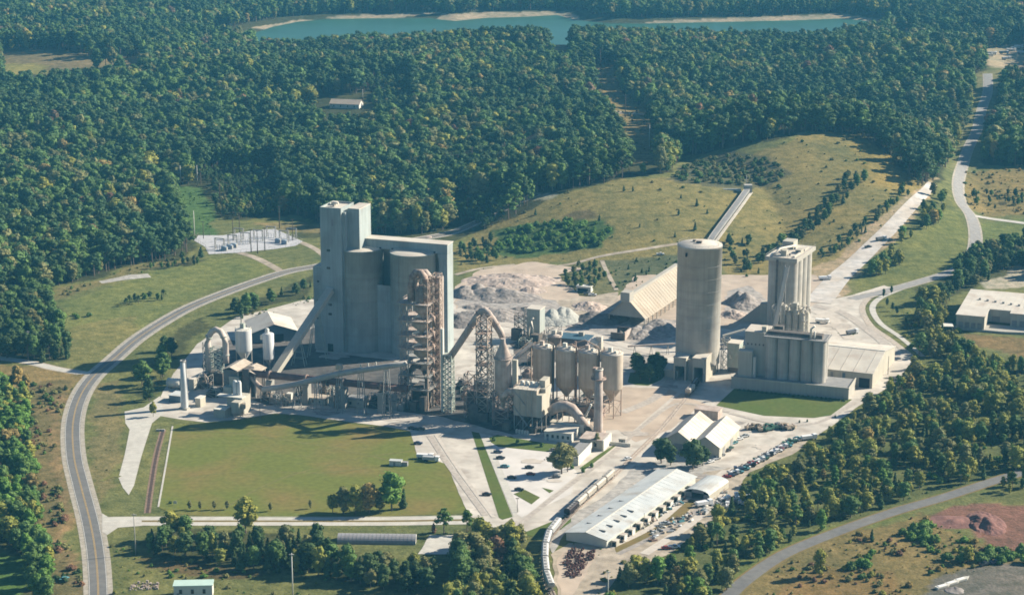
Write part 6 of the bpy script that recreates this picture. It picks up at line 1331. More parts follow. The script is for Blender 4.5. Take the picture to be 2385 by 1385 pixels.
CLUT = [(610, 935, 5, 4, 6), (630, 940, 6, 4, 5), (650, 944, 4, 5, 4), (690, 920, 5, 4, 7), (745, 926, 6, 5, 8), (765, 945, 5, 5, 9), (778, 950, 3, 3, 12), (858, 950, 8, 5, 7), (885, 950, 7, 6, 8), (905, 955, 8, 6, 9), (560, 912, 5, 5, 10), (480, 925, 6, 6, 5), (465, 905, 5, 6, 7),
        (1085, 950, 6, 6, 8), (1075, 930, 6, 5, 6), (1062, 905, 7, 5, 5), (1100, 915, 8, 5, 7), (1180, 905, 7, 6, 6), (1215, 880, 8, 6, 5), (1230, 850, 8, 7, 6), (1210, 810, 6, 5, 5), (1330, 940, 5, 4, 3), (1285, 960, 5, 5, 4), (1355, 930, 7, 5, 4), (1400, 935, 6, 5, 3), (1150, 905, 5, 4, 9)]
MPL = ['under the lower end of the tube conveyor', 'right of the lower end of the tube conveyor', 'in front of the kiln, second from the pale slanting pipe', 'behind the tiny pale pump shed', 'between the two low sunlit houses', 'right of the low sunlit house under the conveyor', 'tall and narrow beside the right low house',
       'behind the low cream house under the conveyor', 'left of the foot of the cyclone tower', 'touching the left foot of the cyclone tower', 'in front of the mill building', 'behind the arched white duct', 'left of the arched white duct', 'between the two lattice towers', 'behind the gap between the lattice towers', 'farther back behind the pale green lattice tower',
       'behind the dark duct tower', 'right behind the bottle-shaped tower', 'left of the dusty tanks', 'at the back left of the dusty tanks', 'below the crusher tower', 'under the leftmost dusty tanks', 'right of the filter building', 'under the third dusty tank', 'at the foot of the rightmost dusty tank', 'in the shade behind the bottle-shaped tower']
for k, (a, b, w, d, h) in enumerate(CLUT):
    t = thing('machine', 'framed machine with pipes ' + MPL[k], 'machine', G(a, b), YAW, 'machinery crowded between the towers')
    m = (DSTEEL, STEEL, RUST, mat('sooty_steel', (0.06, 0.06, 0.06), 0.2, 0.5, 0.8))[k % 4]
    mb = MB(); mb.box(0, 0, 0, w * .6, d, h * .6).box(w * .6, d * .2, 0, w, d * .9, h * .4).lathe(w * .3, d * .5, [(w * .22, h * .6), (w * .22, h * .9), (w * .08, h)], 10); mb.build('body', m, t)
    MB().tube([(w * .8, d * .4, h * .4), (w * .85, d * .4, h * .8), (w * .4, d * .4, h * 1.15), (w * .1, d * .5, h * .8)], .35, 6).build('pipe', (TANST, WWALL, GSTEEL)[k % 3], t)
    lattice(MB(), -.4, -.4, w + .3, d + .3, 0, h * 1.05, 2, .28, .16, x=False).build('frame', (STEEL, TANST, GSTEEL)[k % 3], t)

# ------------------------------------------------------------ stone heaps
from mathutils import noise as mn
def heap(px, py, rx, ry, h, m, label, seed, yaw=0, peaks=5, name='stone_pile', cat='stone pile'):
    t = thing(name, label, cat, G(px, py), yaw); r = random.Random(seed); pk = [(r.uniform(-.5, .5) * rx, r.uniform(-.4, .4) * ry, r.uniform(.5, 1)) for _ in range(peaks)]
    n = 46; vs = []; fs = []
    for j in range(n):
        for i in range(n):
            x = (i / (n - 1) * 2 - 1) * rx; y = (j / (n - 1) * 2 - 1) * ry; e = max(0, 1 - (x / rx) ** 2 - (y / ry) ** 2) ** .75
            q = max(a[2] * math.exp(-(((x - a[0]) / (rx * .36)) ** 2 + ((y - a[1]) / (ry * .45)) ** 2)) for a in pk)
            z = h * e * (.3 + .7 * q) + min(1, e * 3) * min(1, h / 4) * (1.0 * mn.fractal(Vector((x * .11 + seed, y * .11, seed)), 1, 2, 6) + .25 * mn.noise(Vector((x * .7, y * .7, seed))))
            vs.append((x, y, z - .15))
    for j in range(n - 1):
        for i in range(n - 1): a = j * n + i; fs.append((a, a + 1, a + n + 1, a + n))
    mb = MB(); mb.add(vs, fs); mb.build('rubble', m, t); return t
GRK = mat('grey_rubble', (0.21, 0.19, 0.175), 0.4, 0.35, 0.95, col2=(0.28, 0.245, 0.215), c2scale=0.1, sharp=0.2, bump_=0.3)
PRK = mat('pink_rubble', (0.42, 0.33, 0.27), 0.3, 0.3, 0.95, col2=(0.34, 0.29, 0.25), c2scale=0.1, sharp=0.2, bump_=0.3)
WRK = mat('white_lime', (0.36, 0.36, 0.32), 0.16, 0.3, 0.95, col2=(0.30, 0.30, 0.27), c2scale=0.08, sharp=0.15, bump_=0.4)
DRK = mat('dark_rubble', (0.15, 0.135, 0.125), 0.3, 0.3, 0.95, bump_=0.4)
heap(1165, 692, 29, 17, 6.5, GRK, 'long jagged grey rubble bank behind the silos', 3, R(-12), 8); heap(1095, 684, 15, 16, 8, GRK, 'grey rubble mound next to the tallest block', 4)
heap(1190, 655, 34, 22, 5, PRK, 'low pinkish spoil bank at the far side of the quarry floor', 9, 0, 7); heap(1305, 742, 13, 20, 7.5, WRK, 'pale whitish lime heap with a rounded right end', 5, 0, 4); heap(1262, 748, 16, 14, 4, WRK, 'low whitish heap left of the lime heap', 15, 0, 5)
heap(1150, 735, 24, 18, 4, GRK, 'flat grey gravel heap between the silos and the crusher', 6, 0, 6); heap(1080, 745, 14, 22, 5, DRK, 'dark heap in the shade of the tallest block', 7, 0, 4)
heap(1372, 715, 12, 14, 4, PRK, 'small pink stone heap behind the lime heap', 8); heap(1735, 706, 13, 20, 9, GRK, 'conical grey heap between the tall silo and the eight-cell block', 10, 0, 2); heap(1712, 735, 10, 12, 4, PRK, 'pinkish heap right of the tall silo', 11)
heap(1535, 768, 15, 26, 6, GRK, 'grey crushed stone spilling out from under the A-roofed hall', 12, R(-24), 5); heap(1490, 778, 10, 16, 5.5, GRK, 'grey stone slope at the mouth of the A-roofed hall', 13, R(-24), 3)
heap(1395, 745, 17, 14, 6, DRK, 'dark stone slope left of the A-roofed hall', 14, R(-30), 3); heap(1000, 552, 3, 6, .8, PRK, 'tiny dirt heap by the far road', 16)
heap(2225, 1374, 5, 4, 1.6, GRK, 'low grey rubble heap in the dark gravel lot', 17, 0, 3)
heap(1110, 715, 10, 9, 3.2, GRK, 'small grey heap among the rubble right of the tallest block', 31, 0, 2); heap(1215, 722, 9, 8, 2.8, DRK, 'small dark heap left of the crusher tower', 32, 0, 2); heap(1240, 678, 10, 10, 3, PRK, 'small pinkish heap at the right end of the rubble bank', 33, 0, 2)
heap(1345, 760, 8, 7, 2.4, GRK, 'small grey heap below the lime heap', 34, 0, 2); heap(1440, 742, 8, 9, 3, DRK, 'small dark heap left of the A-roofed hall mouth', 35, 0, 2); heap(1130, 650, 12, 9, 2.5, PRK, 'small pinkish heap at the far left of the quarry floor', 36, 0, 3)
# pit with a shaded bank in the red soil
RED = mat('red_soil', (0.16, 0.078, 0.062), 0.15, 0.2, 0.95, col2=(0.20, 0.10, 0.08), c2scale=0.1)
heap(2297, 1218, 9, 16, 4.2, RED, 'red earth bank casting a dark shadow in the red pit', 21, 0, 2, 'earth_bank', 'earth bank'); heap(2215, 1215, 14, 9, 1.6, RED, 'low red earth ridge at the left of the red pit', 22, 0, 4, 'earth_bank', 'earth bank')

# ------------------------------------------------------------ offices, sheds
t = house('office', 'flat-roofed white office at the top of the car park', 'office', 1268, 1024, 14.6, 13, 4.6, WWALL, WROOF, YAW, 5)
bx1('rear_wing', t, 3, 13.4, 0, 17, 24, 5.6, WWALL); bx1('rear_roof', t, 2.7, 13.3, 5.6, 17.3, 24.3, 6, WROOF); bx1('rear_hut', t, -2, 15, 0, 2.6, 20, 5, BWALL)
t = house('laboratory', 'low cream annexe with a grey roof behind the big round tree', 'building', 1318, 1081, 6, 23, 3.9, WWALL, GREY, YAW, 1); bx1('side_parapet', t, 6, -.2, 0, 6.5, 23.2, 4.9, WWALL)
t = house('annexe', 'cream block at the foot of the tall tan chimney', 'building', 1350, 1043, 12, 12, 5, BWALL, CPINK, YAW, 2)
bx1('side_wall', t, 12.2, -1, 0, 13, 13, 5.6, WWALL); bx1('yard_wall', t, 13.2, 10, 0, 24, 10.5, 1.8, WWALL)
house('gate_booth', 'small grey booth beside the road below the chimney', 'booth', 1441, 1034, 3.4, 3, 2.8, GREY, WROOF, YAW, 1)
Y3 = R(-22)
for (px_, py_, lb) in ((1547, 1050, 'left one of the two cream gabled sheds'), (1610, 1062, 'right one of the two cream gabled sheds')):
    t = thing('gabled_shed', lb, 'shed', G(px_, py_), Y3); w_ = 14.5; d2 = 36
    MB().gable_walls(0, 0, w_, d2, 0, 6.4, 11.2, 'y').build('walls', BWALL, t); MB().gable(0, 0, w_, d2, 0, 6.4, 11.2, .7, 'y').build('roof', WROOF, t)
    bx1('door', t, 5, -.12, 0, 9.5, .1, 5, GREY); bx1('side_door', t, w_ - .08, 6, 0, w_ + .12, 10, 4.4, GREY); bx1('side_door', t, w_ - .08, 20, 0, w_ + .12, 24, 4.4, GREY)
    mb = MB()
    for k in range(1, 9): mb.beam((w_ / 2, k * 4, 11.5), (w_ + .6, k * 4, 6.25), .1, .1)
    mb.build('roof_seams', WROOF, t)
t = house('rear_block', 'low pinkish flat block behind the gabled sheds', 'building', 1617, 972, 13, 8, 4.6, CPINK, CPINK, Y3, 0, door=False)
t = thing('long_shed', 'very long low shed with a pale metal roof beside the railway', 'shed', G(1319, 1257), R(-29))
w_ = V(t, 1413, 1269, 0).x; d2 = 96; he = 3.7; zr = 5.6
MB().gable_walls(0, 0, w_, d2, 0, he, zr, 'y').build('walls', mat('shed_wall', (0.50, 0.51, 0.45), 0.06, 0.3, 0.8), t); MB().gable(0, 0, w_, d2, 0, he, zr, .7, 'y').build('roof', GROOF, t)
MB().beam((w_ / 2, -.7, zr + .3), (w_ / 2, d2 + .7, zr + .3), .6, .12).build('ridge_cap', WWALL, t)
for k in range(5): y = 6 + k * 7.2; bx1('roof_vent', t, w_ * .66, y, zr - .7, w_ * .82, y + .5, zr - .1, GREY); 
for k in range(4): y = 12 + k * 11; bx1('roof_vent', t, w_ * .2, y, zr - .95, w_ * .34, y + .5, zr - .4, GREY)
mb = MB()
for k in range(1, 24): mb.beam((w_ / 2, k * 4, zr + .27), (w_ + .6, k * 4, he + .1), .08, .08)
mb.build('roof_seams', GROOF, t)
for k in range(11):
    y = 3 + k * 8.2; d = thing('dock_hood', 'cream dock hood with a sunlit face along the right side of the long shed', 'dock hood', t.matrix_basis @ Vector((w_ + .9, y, 0)), R(-29), 'dock hoods along the right side of the long shed')
    MB().box(0, 0, 0, 2.4, 3.0, 2.7).build('casing', WWALL if k % 3 else BWALL, d); MB().box(-.1, -.2, 2.7, 2.6, 3.2, 2.85).build('cover', WROOF, d); MB().box(.4, -.08, 0, 2.0, .1, 2.1).build('opening', DARK, d)
t = thing('open_barn', 'small barn with an arched pale roof and an open dark front', 'barn', G(1596, 1157), R(-30))
w_ = 12.5; d2 = 22; ar = [(w_ / 2 - w_ / 2 * math.cos(a), 3.2 + 2.0 * math.sin(a)) for a in np.linspace(0, math.pi, 9)]; mb = MB()
for (x0, z0), (x1, z1) in zip(ar[:-1], ar[1:]): mb.add([(x0, -.4, z0), (x1, -.4, z1), (x1, d2, z1), (x0, d2, z0), (x0, -.4, z0 - .25), (x1, -.4, z1 - .25), (x1, d2, z1 - .25), (x0, d2, z0 - .25)], [(0, 1, 2, 3), (7, 6, 5, 4), (0, 4, 5, 1), (3, 2, 6, 7)])
mb.build('roof', GROOF, t); MB().box(0, 0, 0, .25, d2, 3.1).box(w_ - .25, 0, 0, w_, d2, 3.1).box(.25, d2 - .3, 0, w_ - .25, d2, 3.1).build('walls', BWALL, t); MB().box(.3, .2, 0, 3.2, .4, 3).box(w_ - 3.2, .2, 0, w_ - .3, .4, 3).box(3.2, .2, 3.1, w_ - 3.2, .4, 4.6).build('front_panel', GREY, t); bx1('back_wall', t, .3, 8, 0, w_ - .3, 8.2, 3.2, DARK)
# quonset hut and small houses at the bottom
t = thing('arched_hut', 'long grey half-round hut among the trees below the access road', 'hut', G(785, 1266), R(-2)); ln = V(t, 968, 1268, 0).x; mb = MB(); rr2 = 4.0
ar = [(rr2 - rr2 * math.cos(a), rr2 * .85 * math.sin(a)) for a in np.linspace(0, math.pi, 13)]
for (y0, z0), (y1, z1) in zip(ar[:-1], ar[1:]): mb.add([(0, y0, z0), (ln, y0, z0), (ln, y1, z1), (0, y1, z1)], [(0, 1, 2, 3)])
mb.build('shell', mat('hut_sheet', (0.27, 0.265, 0.27), 0.12, 0.4, 0.6), t); mb = MB()
for x in (0.05, ln - .05): mb.add([(x, a, b) for a, b in ar], [tuple(range(13))])
mb.build('end_wall', WWALL, t); bx1('door', t, ln, 3, 0, ln + .1, 5, 2.4, GREY); mb = MB()
for k in range(1, 20):
    x = ln * k / 20
    for (y0, z0), (y1, z1) in zip(ar[:-1], ar[1:]): mb.beam((x, y0, z0 + .03), (x, y1, z1 + .03), .12, .08)
mb.build('rib', GREY, t)
t = house('white_house', 'long white house with a mint-edged roof at the bottom edge', 'house', 405, 1392, 16.0, 6, 5.2, WWALL, mat('mint_roof', (0.42, 0.55, 0.48), 0.05, 0.4, 0.6), R(3), 3)
house('far_house', 'pink-roofed house alone in the forest clearing', 'house', 0, 0, 30, 13, 4.5, WWALL, PINK, R(-14), 4, gab=(8, 'x')).location = GT(768, 252)
house('far_house', 'small white house hidden high in the forest, left of centre', 'house', 0, 0, 9, 7, 4, WWALL, WWALL, 0, 1, gab=(6, 'x')).location = GT(500, 172)
house('far_house', 'small white house deep in the forest beside the other small one', 'house', 0, 0, 8, 7, 4, WWALL, WWALL, 0, 1, gab=(6, 'x')).location = GT(545, 177)
t = thing('white_shed', 'low white shed by the side of the main lawn', 'shed', G(907, 1084), R(-10)); bx1('walls', t, 0, 0, 0, 6, 2.8, 2.6, WWALL); bx1('roof', t, -.2, -.2, 2.6, 6.2, 3, 2.75, GROOF); bx1('lean_to', t, 6.3, .3, 0, 9, 2.6, 2.1, GREY); bx1('door', t, 2, -.08, 0, 3, .05, 2, GREY)
# warehouse on the right
t = thing('distribution_warehouse', 'large pale-roofed warehouse with a truck dock at the right edge', 'warehouse', G(2226, 766), R(-20))
x1 = 17.0; fp = [(0, 0), (x1, 0), (x1, 20), (31, 20), (31, 14), (95, 14), (95, 66), (0, 66)]
MB().prism([(-.8, -1), (30, -1), (60, 6), (96, 8), (96, 14.2), (-.8, 14.2)], 0, 1.3).build('dock_base', CLT, t); MB().prism(fp, 1.31, 9).build('walls', BWALL, t)
MB().prism([(-.5, -.5), (x1 + .5, -.5), (x1 + .5, 19.5), (30.5, 19.5), (30.5, 13.5), (95.5, 13.5), (95.5, 66.5), (-.5, 66.5)], 9.01, 9.5).build('roof', WROOF, t)
for k in range(4): bx1('dock_door', t, 1.5 + k * 3.8, -.12, 1.5, 4.2 + k * 3.8, .1, 5, GREY)
for k in range(9): bx1('dock_door', t, 32 + k * 4.6, 13.88, 1.5, 35 + k * 4.6, 14.1, 5, GREY)
for k in range(8): bx1('roof_vent', t, 8 + k * 5, 40 - k * 1.5, 9.5, 9.4 + k * 5, 41.4 - k * 1.5, 10.5, GREY)
mb = MB()
for k in range(1, 22): mb.beam((k * 4.3, 21, 9.53), (k * 4.3, 66, 9.53), .14, .1)
mb.build('roof_seams', WROOF, t); bx1('plinth_shade_door', t, 19, 19.9, 1.5, 24, 20.1, 5, GREY)
t = thing('dock_canopy', 'flat white canopy on posts left of the large warehouse', 'canopy', G(2180, 776), R(-4))
bx1('roof', t, 0, 0, 4.2, 10.5, 8, 4.6, WWALL)
for x in (.3, 10.0):
    for y in (.3, 7.6): MB().beam((x, y, 0), (x, y, 4.2), .35).build('post', CLT, t)
bx1('end_wall', t, 9.9, 1, 0, 10.4, 7.3, 4.1, BWALL)
t = house('hut_below_mound', 'little white open-fronted hut beside the bushes below the mound', 'hut', 1342, 679, 10, 5, 3.6, WWALL, WWALL, YAW, 0, door=False); bx1('front_opening', t, 1, -.1, 0, 8, .1, 2.6, DARK)

# ------------------------------------------------------------ railway and train
TR = line_px([(1292, 1420), (1290, 1392), (1276, 1362), (1270, 1325), (1270, 1290), (1278, 1258), (1298, 1230), (1330, 1198), (1372, 1160), (1418, 1120), (1470, 1068), (1540, 998), (1588, 940), (1618, 905), (1632, 880), (1640, 868)], step=2.0)
acc = [0.0]
for a, b in zip(TR[:-1], TR[1:]): acc.append(acc[-1] + (b - a).length)
def at(s):
    s = max(0, min(acc[-1] - .01, s)); k = int(np.searchsorted(acc, s, 'right')) - 1; f = (s - acc[k]) / (acc[k + 1] - acc[k]); return TR[k].lerp(TR[k + 1], f)
bed = ribbon('track_bed', TR, -1.5, 1.5, 0.19, BALL)
t = thing('railway_track', 'single railway track curving past the long shed into the tall silo', 'railway track'); 
for s in (-.75, .75):
    mb = MB(); vs = []
    for a, b in zip(TR[:-1], TR[1:]): n_ = (b - a).normalized(); r_ = Vector((n_.y, -n_.x)) * s; p, q = a + r_, b + r_; mb.beam((p.x, p.y, Hs(p.x, p.y) + .3), (q.x, q.y, Hs(q.x, q.y) + .3), .14, .18)
    mb.build('rail', RUST, t)
mb = MB(); s_ = 0
while s_ < 120: p, q = at(s_), at(s_ + .3); n_ = (q - p).normalized() if (q - p).length > 0 else Vector((0, 1)); r_ = Vector((n_.y, -n_.x)) * 1.25; z = Hs(p.x, p.y) + .2; mb.beam((p.x - r_.x, p.y - r_.y, z), (p.x + r_.x, p.y + r_.y, z), .26, .12); s_ += .75
o = mb.build('sleepers', DSTEEL, t); o['kind'] = 'stuff'
def hopper_car(bodym, ln=15.5):
    t = thing('hopper_wagon', 'x', 'railway wagon'); h2 = ln / 2; w2 = 1.5
    mb = MB(); mb.add([(-h2 + 1, -w2, 1.9), (h2 - 1, -w2, 1.9), (h2 - .3, -w2, 2.9), (h2 - .3, -w2, 3.9), (-h2 + .3, -w2, 3.9), (-h2 + .3, -w2, 2.9), (-h2 + 1, w2, 1.9), (h2 - 1, w2, 1.9), (h2 - .3, w2, 2.9), (h2 - .3, w2, 3.9), (-h2 + .3, w2, 3.9), (-h2 + .3, w2, 2.9)],
                      [(0, 1, 2, 3, 4, 5), (11, 10, 9, 8, 7, 6), (0, 6, 7, 1), (1, 7, 8, 2), (2, 8, 9, 3), (3, 9, 10, 4), (4, 10, 11, 5), (5, 11, 6, 0)]); mb.build('body', bodym, t)
    mb = MB(); mb.add([(-h2 + .3, -w2, 3.91), (h2 - .3, -w2, 3.91), (h2 - .3, -.9, 4.35), (-h2 + .3, -.9, 4.35), (-h2 + .3, w2, 3.91), (h2 - .3, w2, 3.91), (h2 - .3, .9, 4.35), (-h2 + .3, .9, 4.35)], [(0, 1, 2, 3), (7, 6, 5, 4), (3, 2, 6, 7), (0, 3, 7, 4), (1, 5, 6, 2)]); mb.build('roof', bodym, t)
    for k in range(3): mb = MB(); x = -h2 * .55 + k * h2 * .55; mb.add([(x - 1.9, -1.4, 1.9), (x + 1.9, -1.4, 1.9), (x + 1.9, 1.4, 1.9), (x - 1.9, 1.4, 1.9), (x - .5, -.5, .7), (x + .5, -.5, .7), (x + .5, .5, .7), (x - .5, .5, .7)], [(0, 1, 2, 3), (7, 6, 5, 4), (0, 4, 5, 1), (1, 5, 6, 2), (2, 6, 7, 3), (3, 7, 4, 0)]); mb.build('hopper', bodym, t)
    mb = MB()
    for k in range(11): x = -h2 + .9 + k * (ln - 1.8) / 10; mb.box(x - .07, -w2 - .12, 2.0, x + .07, -w2, 3.9).box(x - .07, w2, 2.0, x + .07, w2 + .12, 3.9)
    mb.build('side_rib', bodym, t)
    for k in range(4): x = -h2 * .7 + k * h2 * .47; MB().box(x - .9, -.45, 4.35, x + .9, .45, 4.5).build('hatch', GREY, t)
    for s in (-1, 1):
        mb = MB(); mb.box(s * (h2 - 2.6) - 1.2, -1, .45, s * (h2 - 2.6) + 1.2, 1, .8)
        for x in (-.85, .85):
            for y in (-.75, .75): mb.tube([(s * (h2 - 2.6) + x, y - .08, .75), (s * (h2 - 2.6) + x, y + .08, .75)], .45, 10)
        mb.build('bogie', DSTEEL, t); MB().box(s * (h2 + .0) - .45, -1.4, 1.0, s * (h2 + .0) + .45, 1.4, 1.25).build('end_platform', DSTEEL, t)
    return t
CREAM = mat('wagon_cream', (0.52, 0.47, 0.39), 0.1, 0.4, 0.7, streak=0.15); CREAM2 = mat('wagon_grey', (0.47, 0.465, 0.44), 0.1, 0.4, 0.7, streak=0.15); BLK = mat('wagon_black', (0.035, 0.025, 0.025), 0.1, 0.5, 0.6)
proto = {1: hopper_car(CREAM, 11.4), 2: hopper_car(CREAM2, 15.0), 3: hopper_car(BLK, 11.4)}; used_ = set()
def wag(kind, s, label, group=None):
    if kind in used_: o = copy_tree(proto[kind])
    else: o = proto[kind]; used_.add(kind)
    a, b = at(s - 5), at(s + 5); m_ = (a + b) / 2; o.location = (m_.x, m_.y, Hs(m_.x, m_.y) + .35); o.rotation_euler = (0, 0, math.atan2(b.y - a.y, b.x - a.x)); o['label'] = label
    if group: o['group'] = group
def s_of(px, py):
    p = G(px, py).xy; return acc[min(range(len(TR)), key=lambda i: (TR[i] - p).length)]
s0 = s_of(1330, 1198)
wag(3, s0, 'dark open-topped wagon at the lower end of the upper train', 'wagons of the upper train')
for k, lb in enumerate(('lowest cream hopper wagon of the upper train, coupled to the dark one', 'middle cream hopper wagon of the upper train', 'cream hopper wagon of the upper train below the grey gap', 'uppermost cream wagon of the train beside the car park')):
    wag(1, s0 + 12.3 * (k + 1), lb, 'wagons of the upper train')
s1 = s_of(1281, 1252)
for k, lb in enumerate(('topmost grey hopper wagon on the curve below the long shed', 'second grey hopper wagon on the railway curve', 'third grey hopper wagon on the railway curve', 'fourth grey hopper wagon, near the bottom edge', 'grey hopper wagon cut off by the bottom edge')):
    wag(2, s1 + 8 - 15.9 * k, lb, 'grey wagons on the lower curve')
sT = s_of(1604, 918); wag(1, sT, 'cream hopper wagon standing at the door of the tall silo'); 
t = copy_tree(proto[3]); a, b = at(sT + 11), at(sT + 14); t.location = (*((a + b) / 2), .35); t.rotation_euler = (0, 0, math.atan2(b.y - a.y, b.x - a.x)); t['label'] = 'dark wagon half inside the tall silo base'
# ------------------------------------------------------------ vehicles
PAINT = {k: mat('paint_' + k, c, 0.03, 1, 0.35, spec=0.5) for k, c in dict(black=(.02, .02, .025), navy=(.03, .045, .09), white=(.72, .72, .70), silver=(.36, .38, .39), red=(.28, .03, .025), green=(.05, .12, .08), tan=(.36, .30, .22), grey=(.14, .145, .15), yellow=(.55, .36, .06), teal=(.10, .26, .28)).items()}
TYRE = mat('tyre_rubber', (.02, .02, .02), .1, 2, .9)
def wheels(t, xs, y, r=.36, w_=.24):
    for x in xs:
        for s in (-1, 1): MB().tube([(x, s * y - w_ / 2, r), (x, s * y + w_ / 2, r)], r, 10).build('wheel', TYRE, t)
def sedan():
    t = thing('car', 'x', 'car'); pr = [(-2.3, .45), (-2.3, .95), (-1.5, 1.02), (-1.0, 1.02), (1.0, 1.0), (2.1, .85), (2.3, .7), (2.3, .4)]
    mb = MB(); n = len(pr); mb.add([(x, -.88, z) for x, z in pr] + [(x, .88, z) for x, z in pr], [tuple(range(n))[::-1], tuple(range(n, 2 * n))] + [(i, (i + 1) % n, n + (i + 1) % n, n + i) for i in range(n)]); mb.build('body', PAINT['black'], t)
    MB().add([(-1.6, -.8, 1.0), (1.1, -.8, .99), (.45, -.66, 1.42), (-1.1, -.66, 1.42), (-1.6, .8, 1.0), (1.1, .8, .99), (.45, .66, 1.42), (-1.1, .66, 1.42)], [(0, 1, 2, 3), (7, 6, 5, 4), (1, 5, 6, 2), (4, 0, 3, 7)]).build('windows', GLASS, t)
    MB().box(-1.1, -.66, 1.42, .45, .66, 1.46).build('roof', PAINT['black'], t); wheels(t, (-1.4, 1.4), .8, .33); return t
def pickup():
    t = thing('pickup_truck', 'x', 'pickup truck'); MB().box(-2.7, -.95, .5, 2.7, .95, 1.05).build('body', PAINT['black'], t); MB().box(-2.7, -.95, 1.05, -2.6, .95, 1.4).box(-2.6, -.95, 1.05, -.5, -.86, 1.4).box(-2.6, .86, 1.05, -.5, .95, 1.4).build('bed', PAINT['black'], t)
    MB().add([(-.5, -.9, 1.05), (1.5, -.9, 1.05), (.9, -.75, 1.72), (-.35, -.75, 1.72), (-.5, .9, 1.05), (1.5, .9, 1.05), (.9, .75, 1.72), (-.35, .75, 1.72)], [(0, 1, 2, 3), (7, 6, 5, 4), (1, 5, 6, 2), (4, 0, 3, 7)]).build('windows', GLASS, t); MB().box(-.35, -.75, 1.72, .9, .75, 1.77).build('roof', PAINT['black'], t); wheels(t, (-1.7, 1.8), .85, .4); return t
def lorry():
    t = thing('lorry', 'x', 'lorry'); MB().box(2.2, -1.2, .7, 4.2, 1.2, 2.9).build('cab', PAINT['white'], t); MB().box(3.6, -1.05, 1.9, 4.24, 1.05, 2.6).build('windows', GLASS, t); MB().box(-4.2, -1.2, 1.0, 2.0, 1.2, 2.5).build('load_box', PAINT['grey'], t); MB().box(-4.2, -.6, .6, 3, .6, .98).build('chassis', DSTEEL, t); wheels(t, (-3, -1.9, 3.1), 1.0, .5, .35); return t
def wreck():
    t = thing('machine_wreck', 'x', 'vehicle'); MB().box(-2.4, -1, .6, 1.2, 1, 1.6).build('body', PAINT['grey'], t); MB().box(1.2, -1, .6, 2.6, 1, 2.3).build('cab', PAINT['grey'], t); MB().beam((-2, 0, 1.6), (-.5, .3, 2.7), .3).build('boom', RUST, t); wheels(t, (-1.5, 1.6), .95, .5, .35); return t
VP = {'car': sedan(), 'pickup_truck': pickup(), 'lorry': lorry(), 'machine_wreck': wreck()}; vused = set()
def veh(kind, px, py, ang, paint, label, group=None, terr=False, sc=1.0):
    o = copy_tree(VP[kind]) if kind in vused else VP[kind]; vused.add(kind)
    P = GT(px, py) if terr else G(px, py); o.location = (P.x, P.y, P.z + .15); o.rotation_euler = (0, 0, R(ang)); o.scale = (sc, sc, sc); o['label'] = label
    if group: o['group'] = group
    for c in o.children:
        if c.name.split('.')[0] in ('body', 'roof', 'bed', 'load_box', 'cab') and paint:
            if kind == 'lorry' and c.name.startswith('cab'): continue
            c.material_slots[0].link = 'OBJECT'; c.material_slots[0].material = PAINT[paint]
    return o
for a in ((1160, 1054, -8, 'navy', 'dark blue car, topmost in the row along the car park edge'), (1166, 1068, -8, 'black', 'black car second in the row along the car park edge'), (1176, 1088, -8, 'teal', 'long pale blue-green car third in the car park row'), (1192, 1114, -8, 'black', 'black car fourth in the car park row'),
          (1209, 1142, -5, 'black', 'black car lowest in the car park row'), (1233, 1090, -6, 'black', 'black car out in the middle of the car park'), (1134, 1153, -5, 'black', 'black car driving on the concrete road by the grass verge'), (1295, 1112, 10, 'grey', 'grey car in the shade of the big round tree'),
          (974, 1034, -5, 'navy', 'dark car on the concrete beside the lawn'), (960, 999, 0, 'black', 'left one of three dark cars at the lawn corner'), (969, 1000, 0, 'navy', 'middle one of three dark cars at the lawn corner'), (980, 1001, 0, 'black', 'right one of three dark cars at the lawn corner'),
          (1462, 1070, 30, 'white', 'white car beside the railway in the shade'), (1290, 1050, 5, 'grey', 'grey car by the office front'), (1236, 1106, 0, 'red', 'dull red car in the tree shadow of the car park')):
    veh('car', *a[:4], a[4])
veh('lorry', 990, 1068, -10, 'white', 'left one of two white tank lorries beside the lawn'); veh('lorry', 1004, 1074, -12, 'silver', 'right one of two tank lorries beside the lawn')
veh('lorry', 1884, 1024, 20, 'white', 'bright white truck at the edge of the wood by the yard'); veh('pickup_truck', 1538, 594, 10, 'white', 'white pickup on the hill track left of the tall silo', None, True)
veh('pickup_truck', 1368, 686, 0, 'grey', 'grey pickup at the hut below the mound'); veh('pickup_truck', 1380, 689, 0, 'white', 'white pickup at the hut below the mound'); veh('lorry', 1985, 778, 30, 'grey', 'grey truck on the turning place behind the packhouse')
veh('lorry', 1915, 752, -20, 'white', 'white truck beside the eight-cell silos'); veh('lorry', 2052, 560, 30, 'grey', 'dark truck on the rail strip in the tree shade', None, True); veh('pickup_truck', 2022, 577, 30, 'black', 'black pickup on the rail strip', None, True); veh('lorry', 1921, 652, 10, 'white', 'white trailer on the gravel below the strip', None, True)
rj = random.Random(3); cols_ = ['white', 'silver', 'grey', 'black', 'green', 'teal', 'white', 'silver', 'navy', 'red']
YARD = [(1655, 1077), (1668, 1070), (1680, 1062), (1692, 1052), (1700, 1045), (1708, 1034), (1722, 1024), (1735, 1018)]
for k, (a, b) in enumerate(YARD): veh('pickup_truck' if k % 2 else 'car', a, b, 40, cols_[k], 'parked vehicle in the short line beside the right gabled shed', 'vehicles in the short line beside the right gabled shed')
k = 0
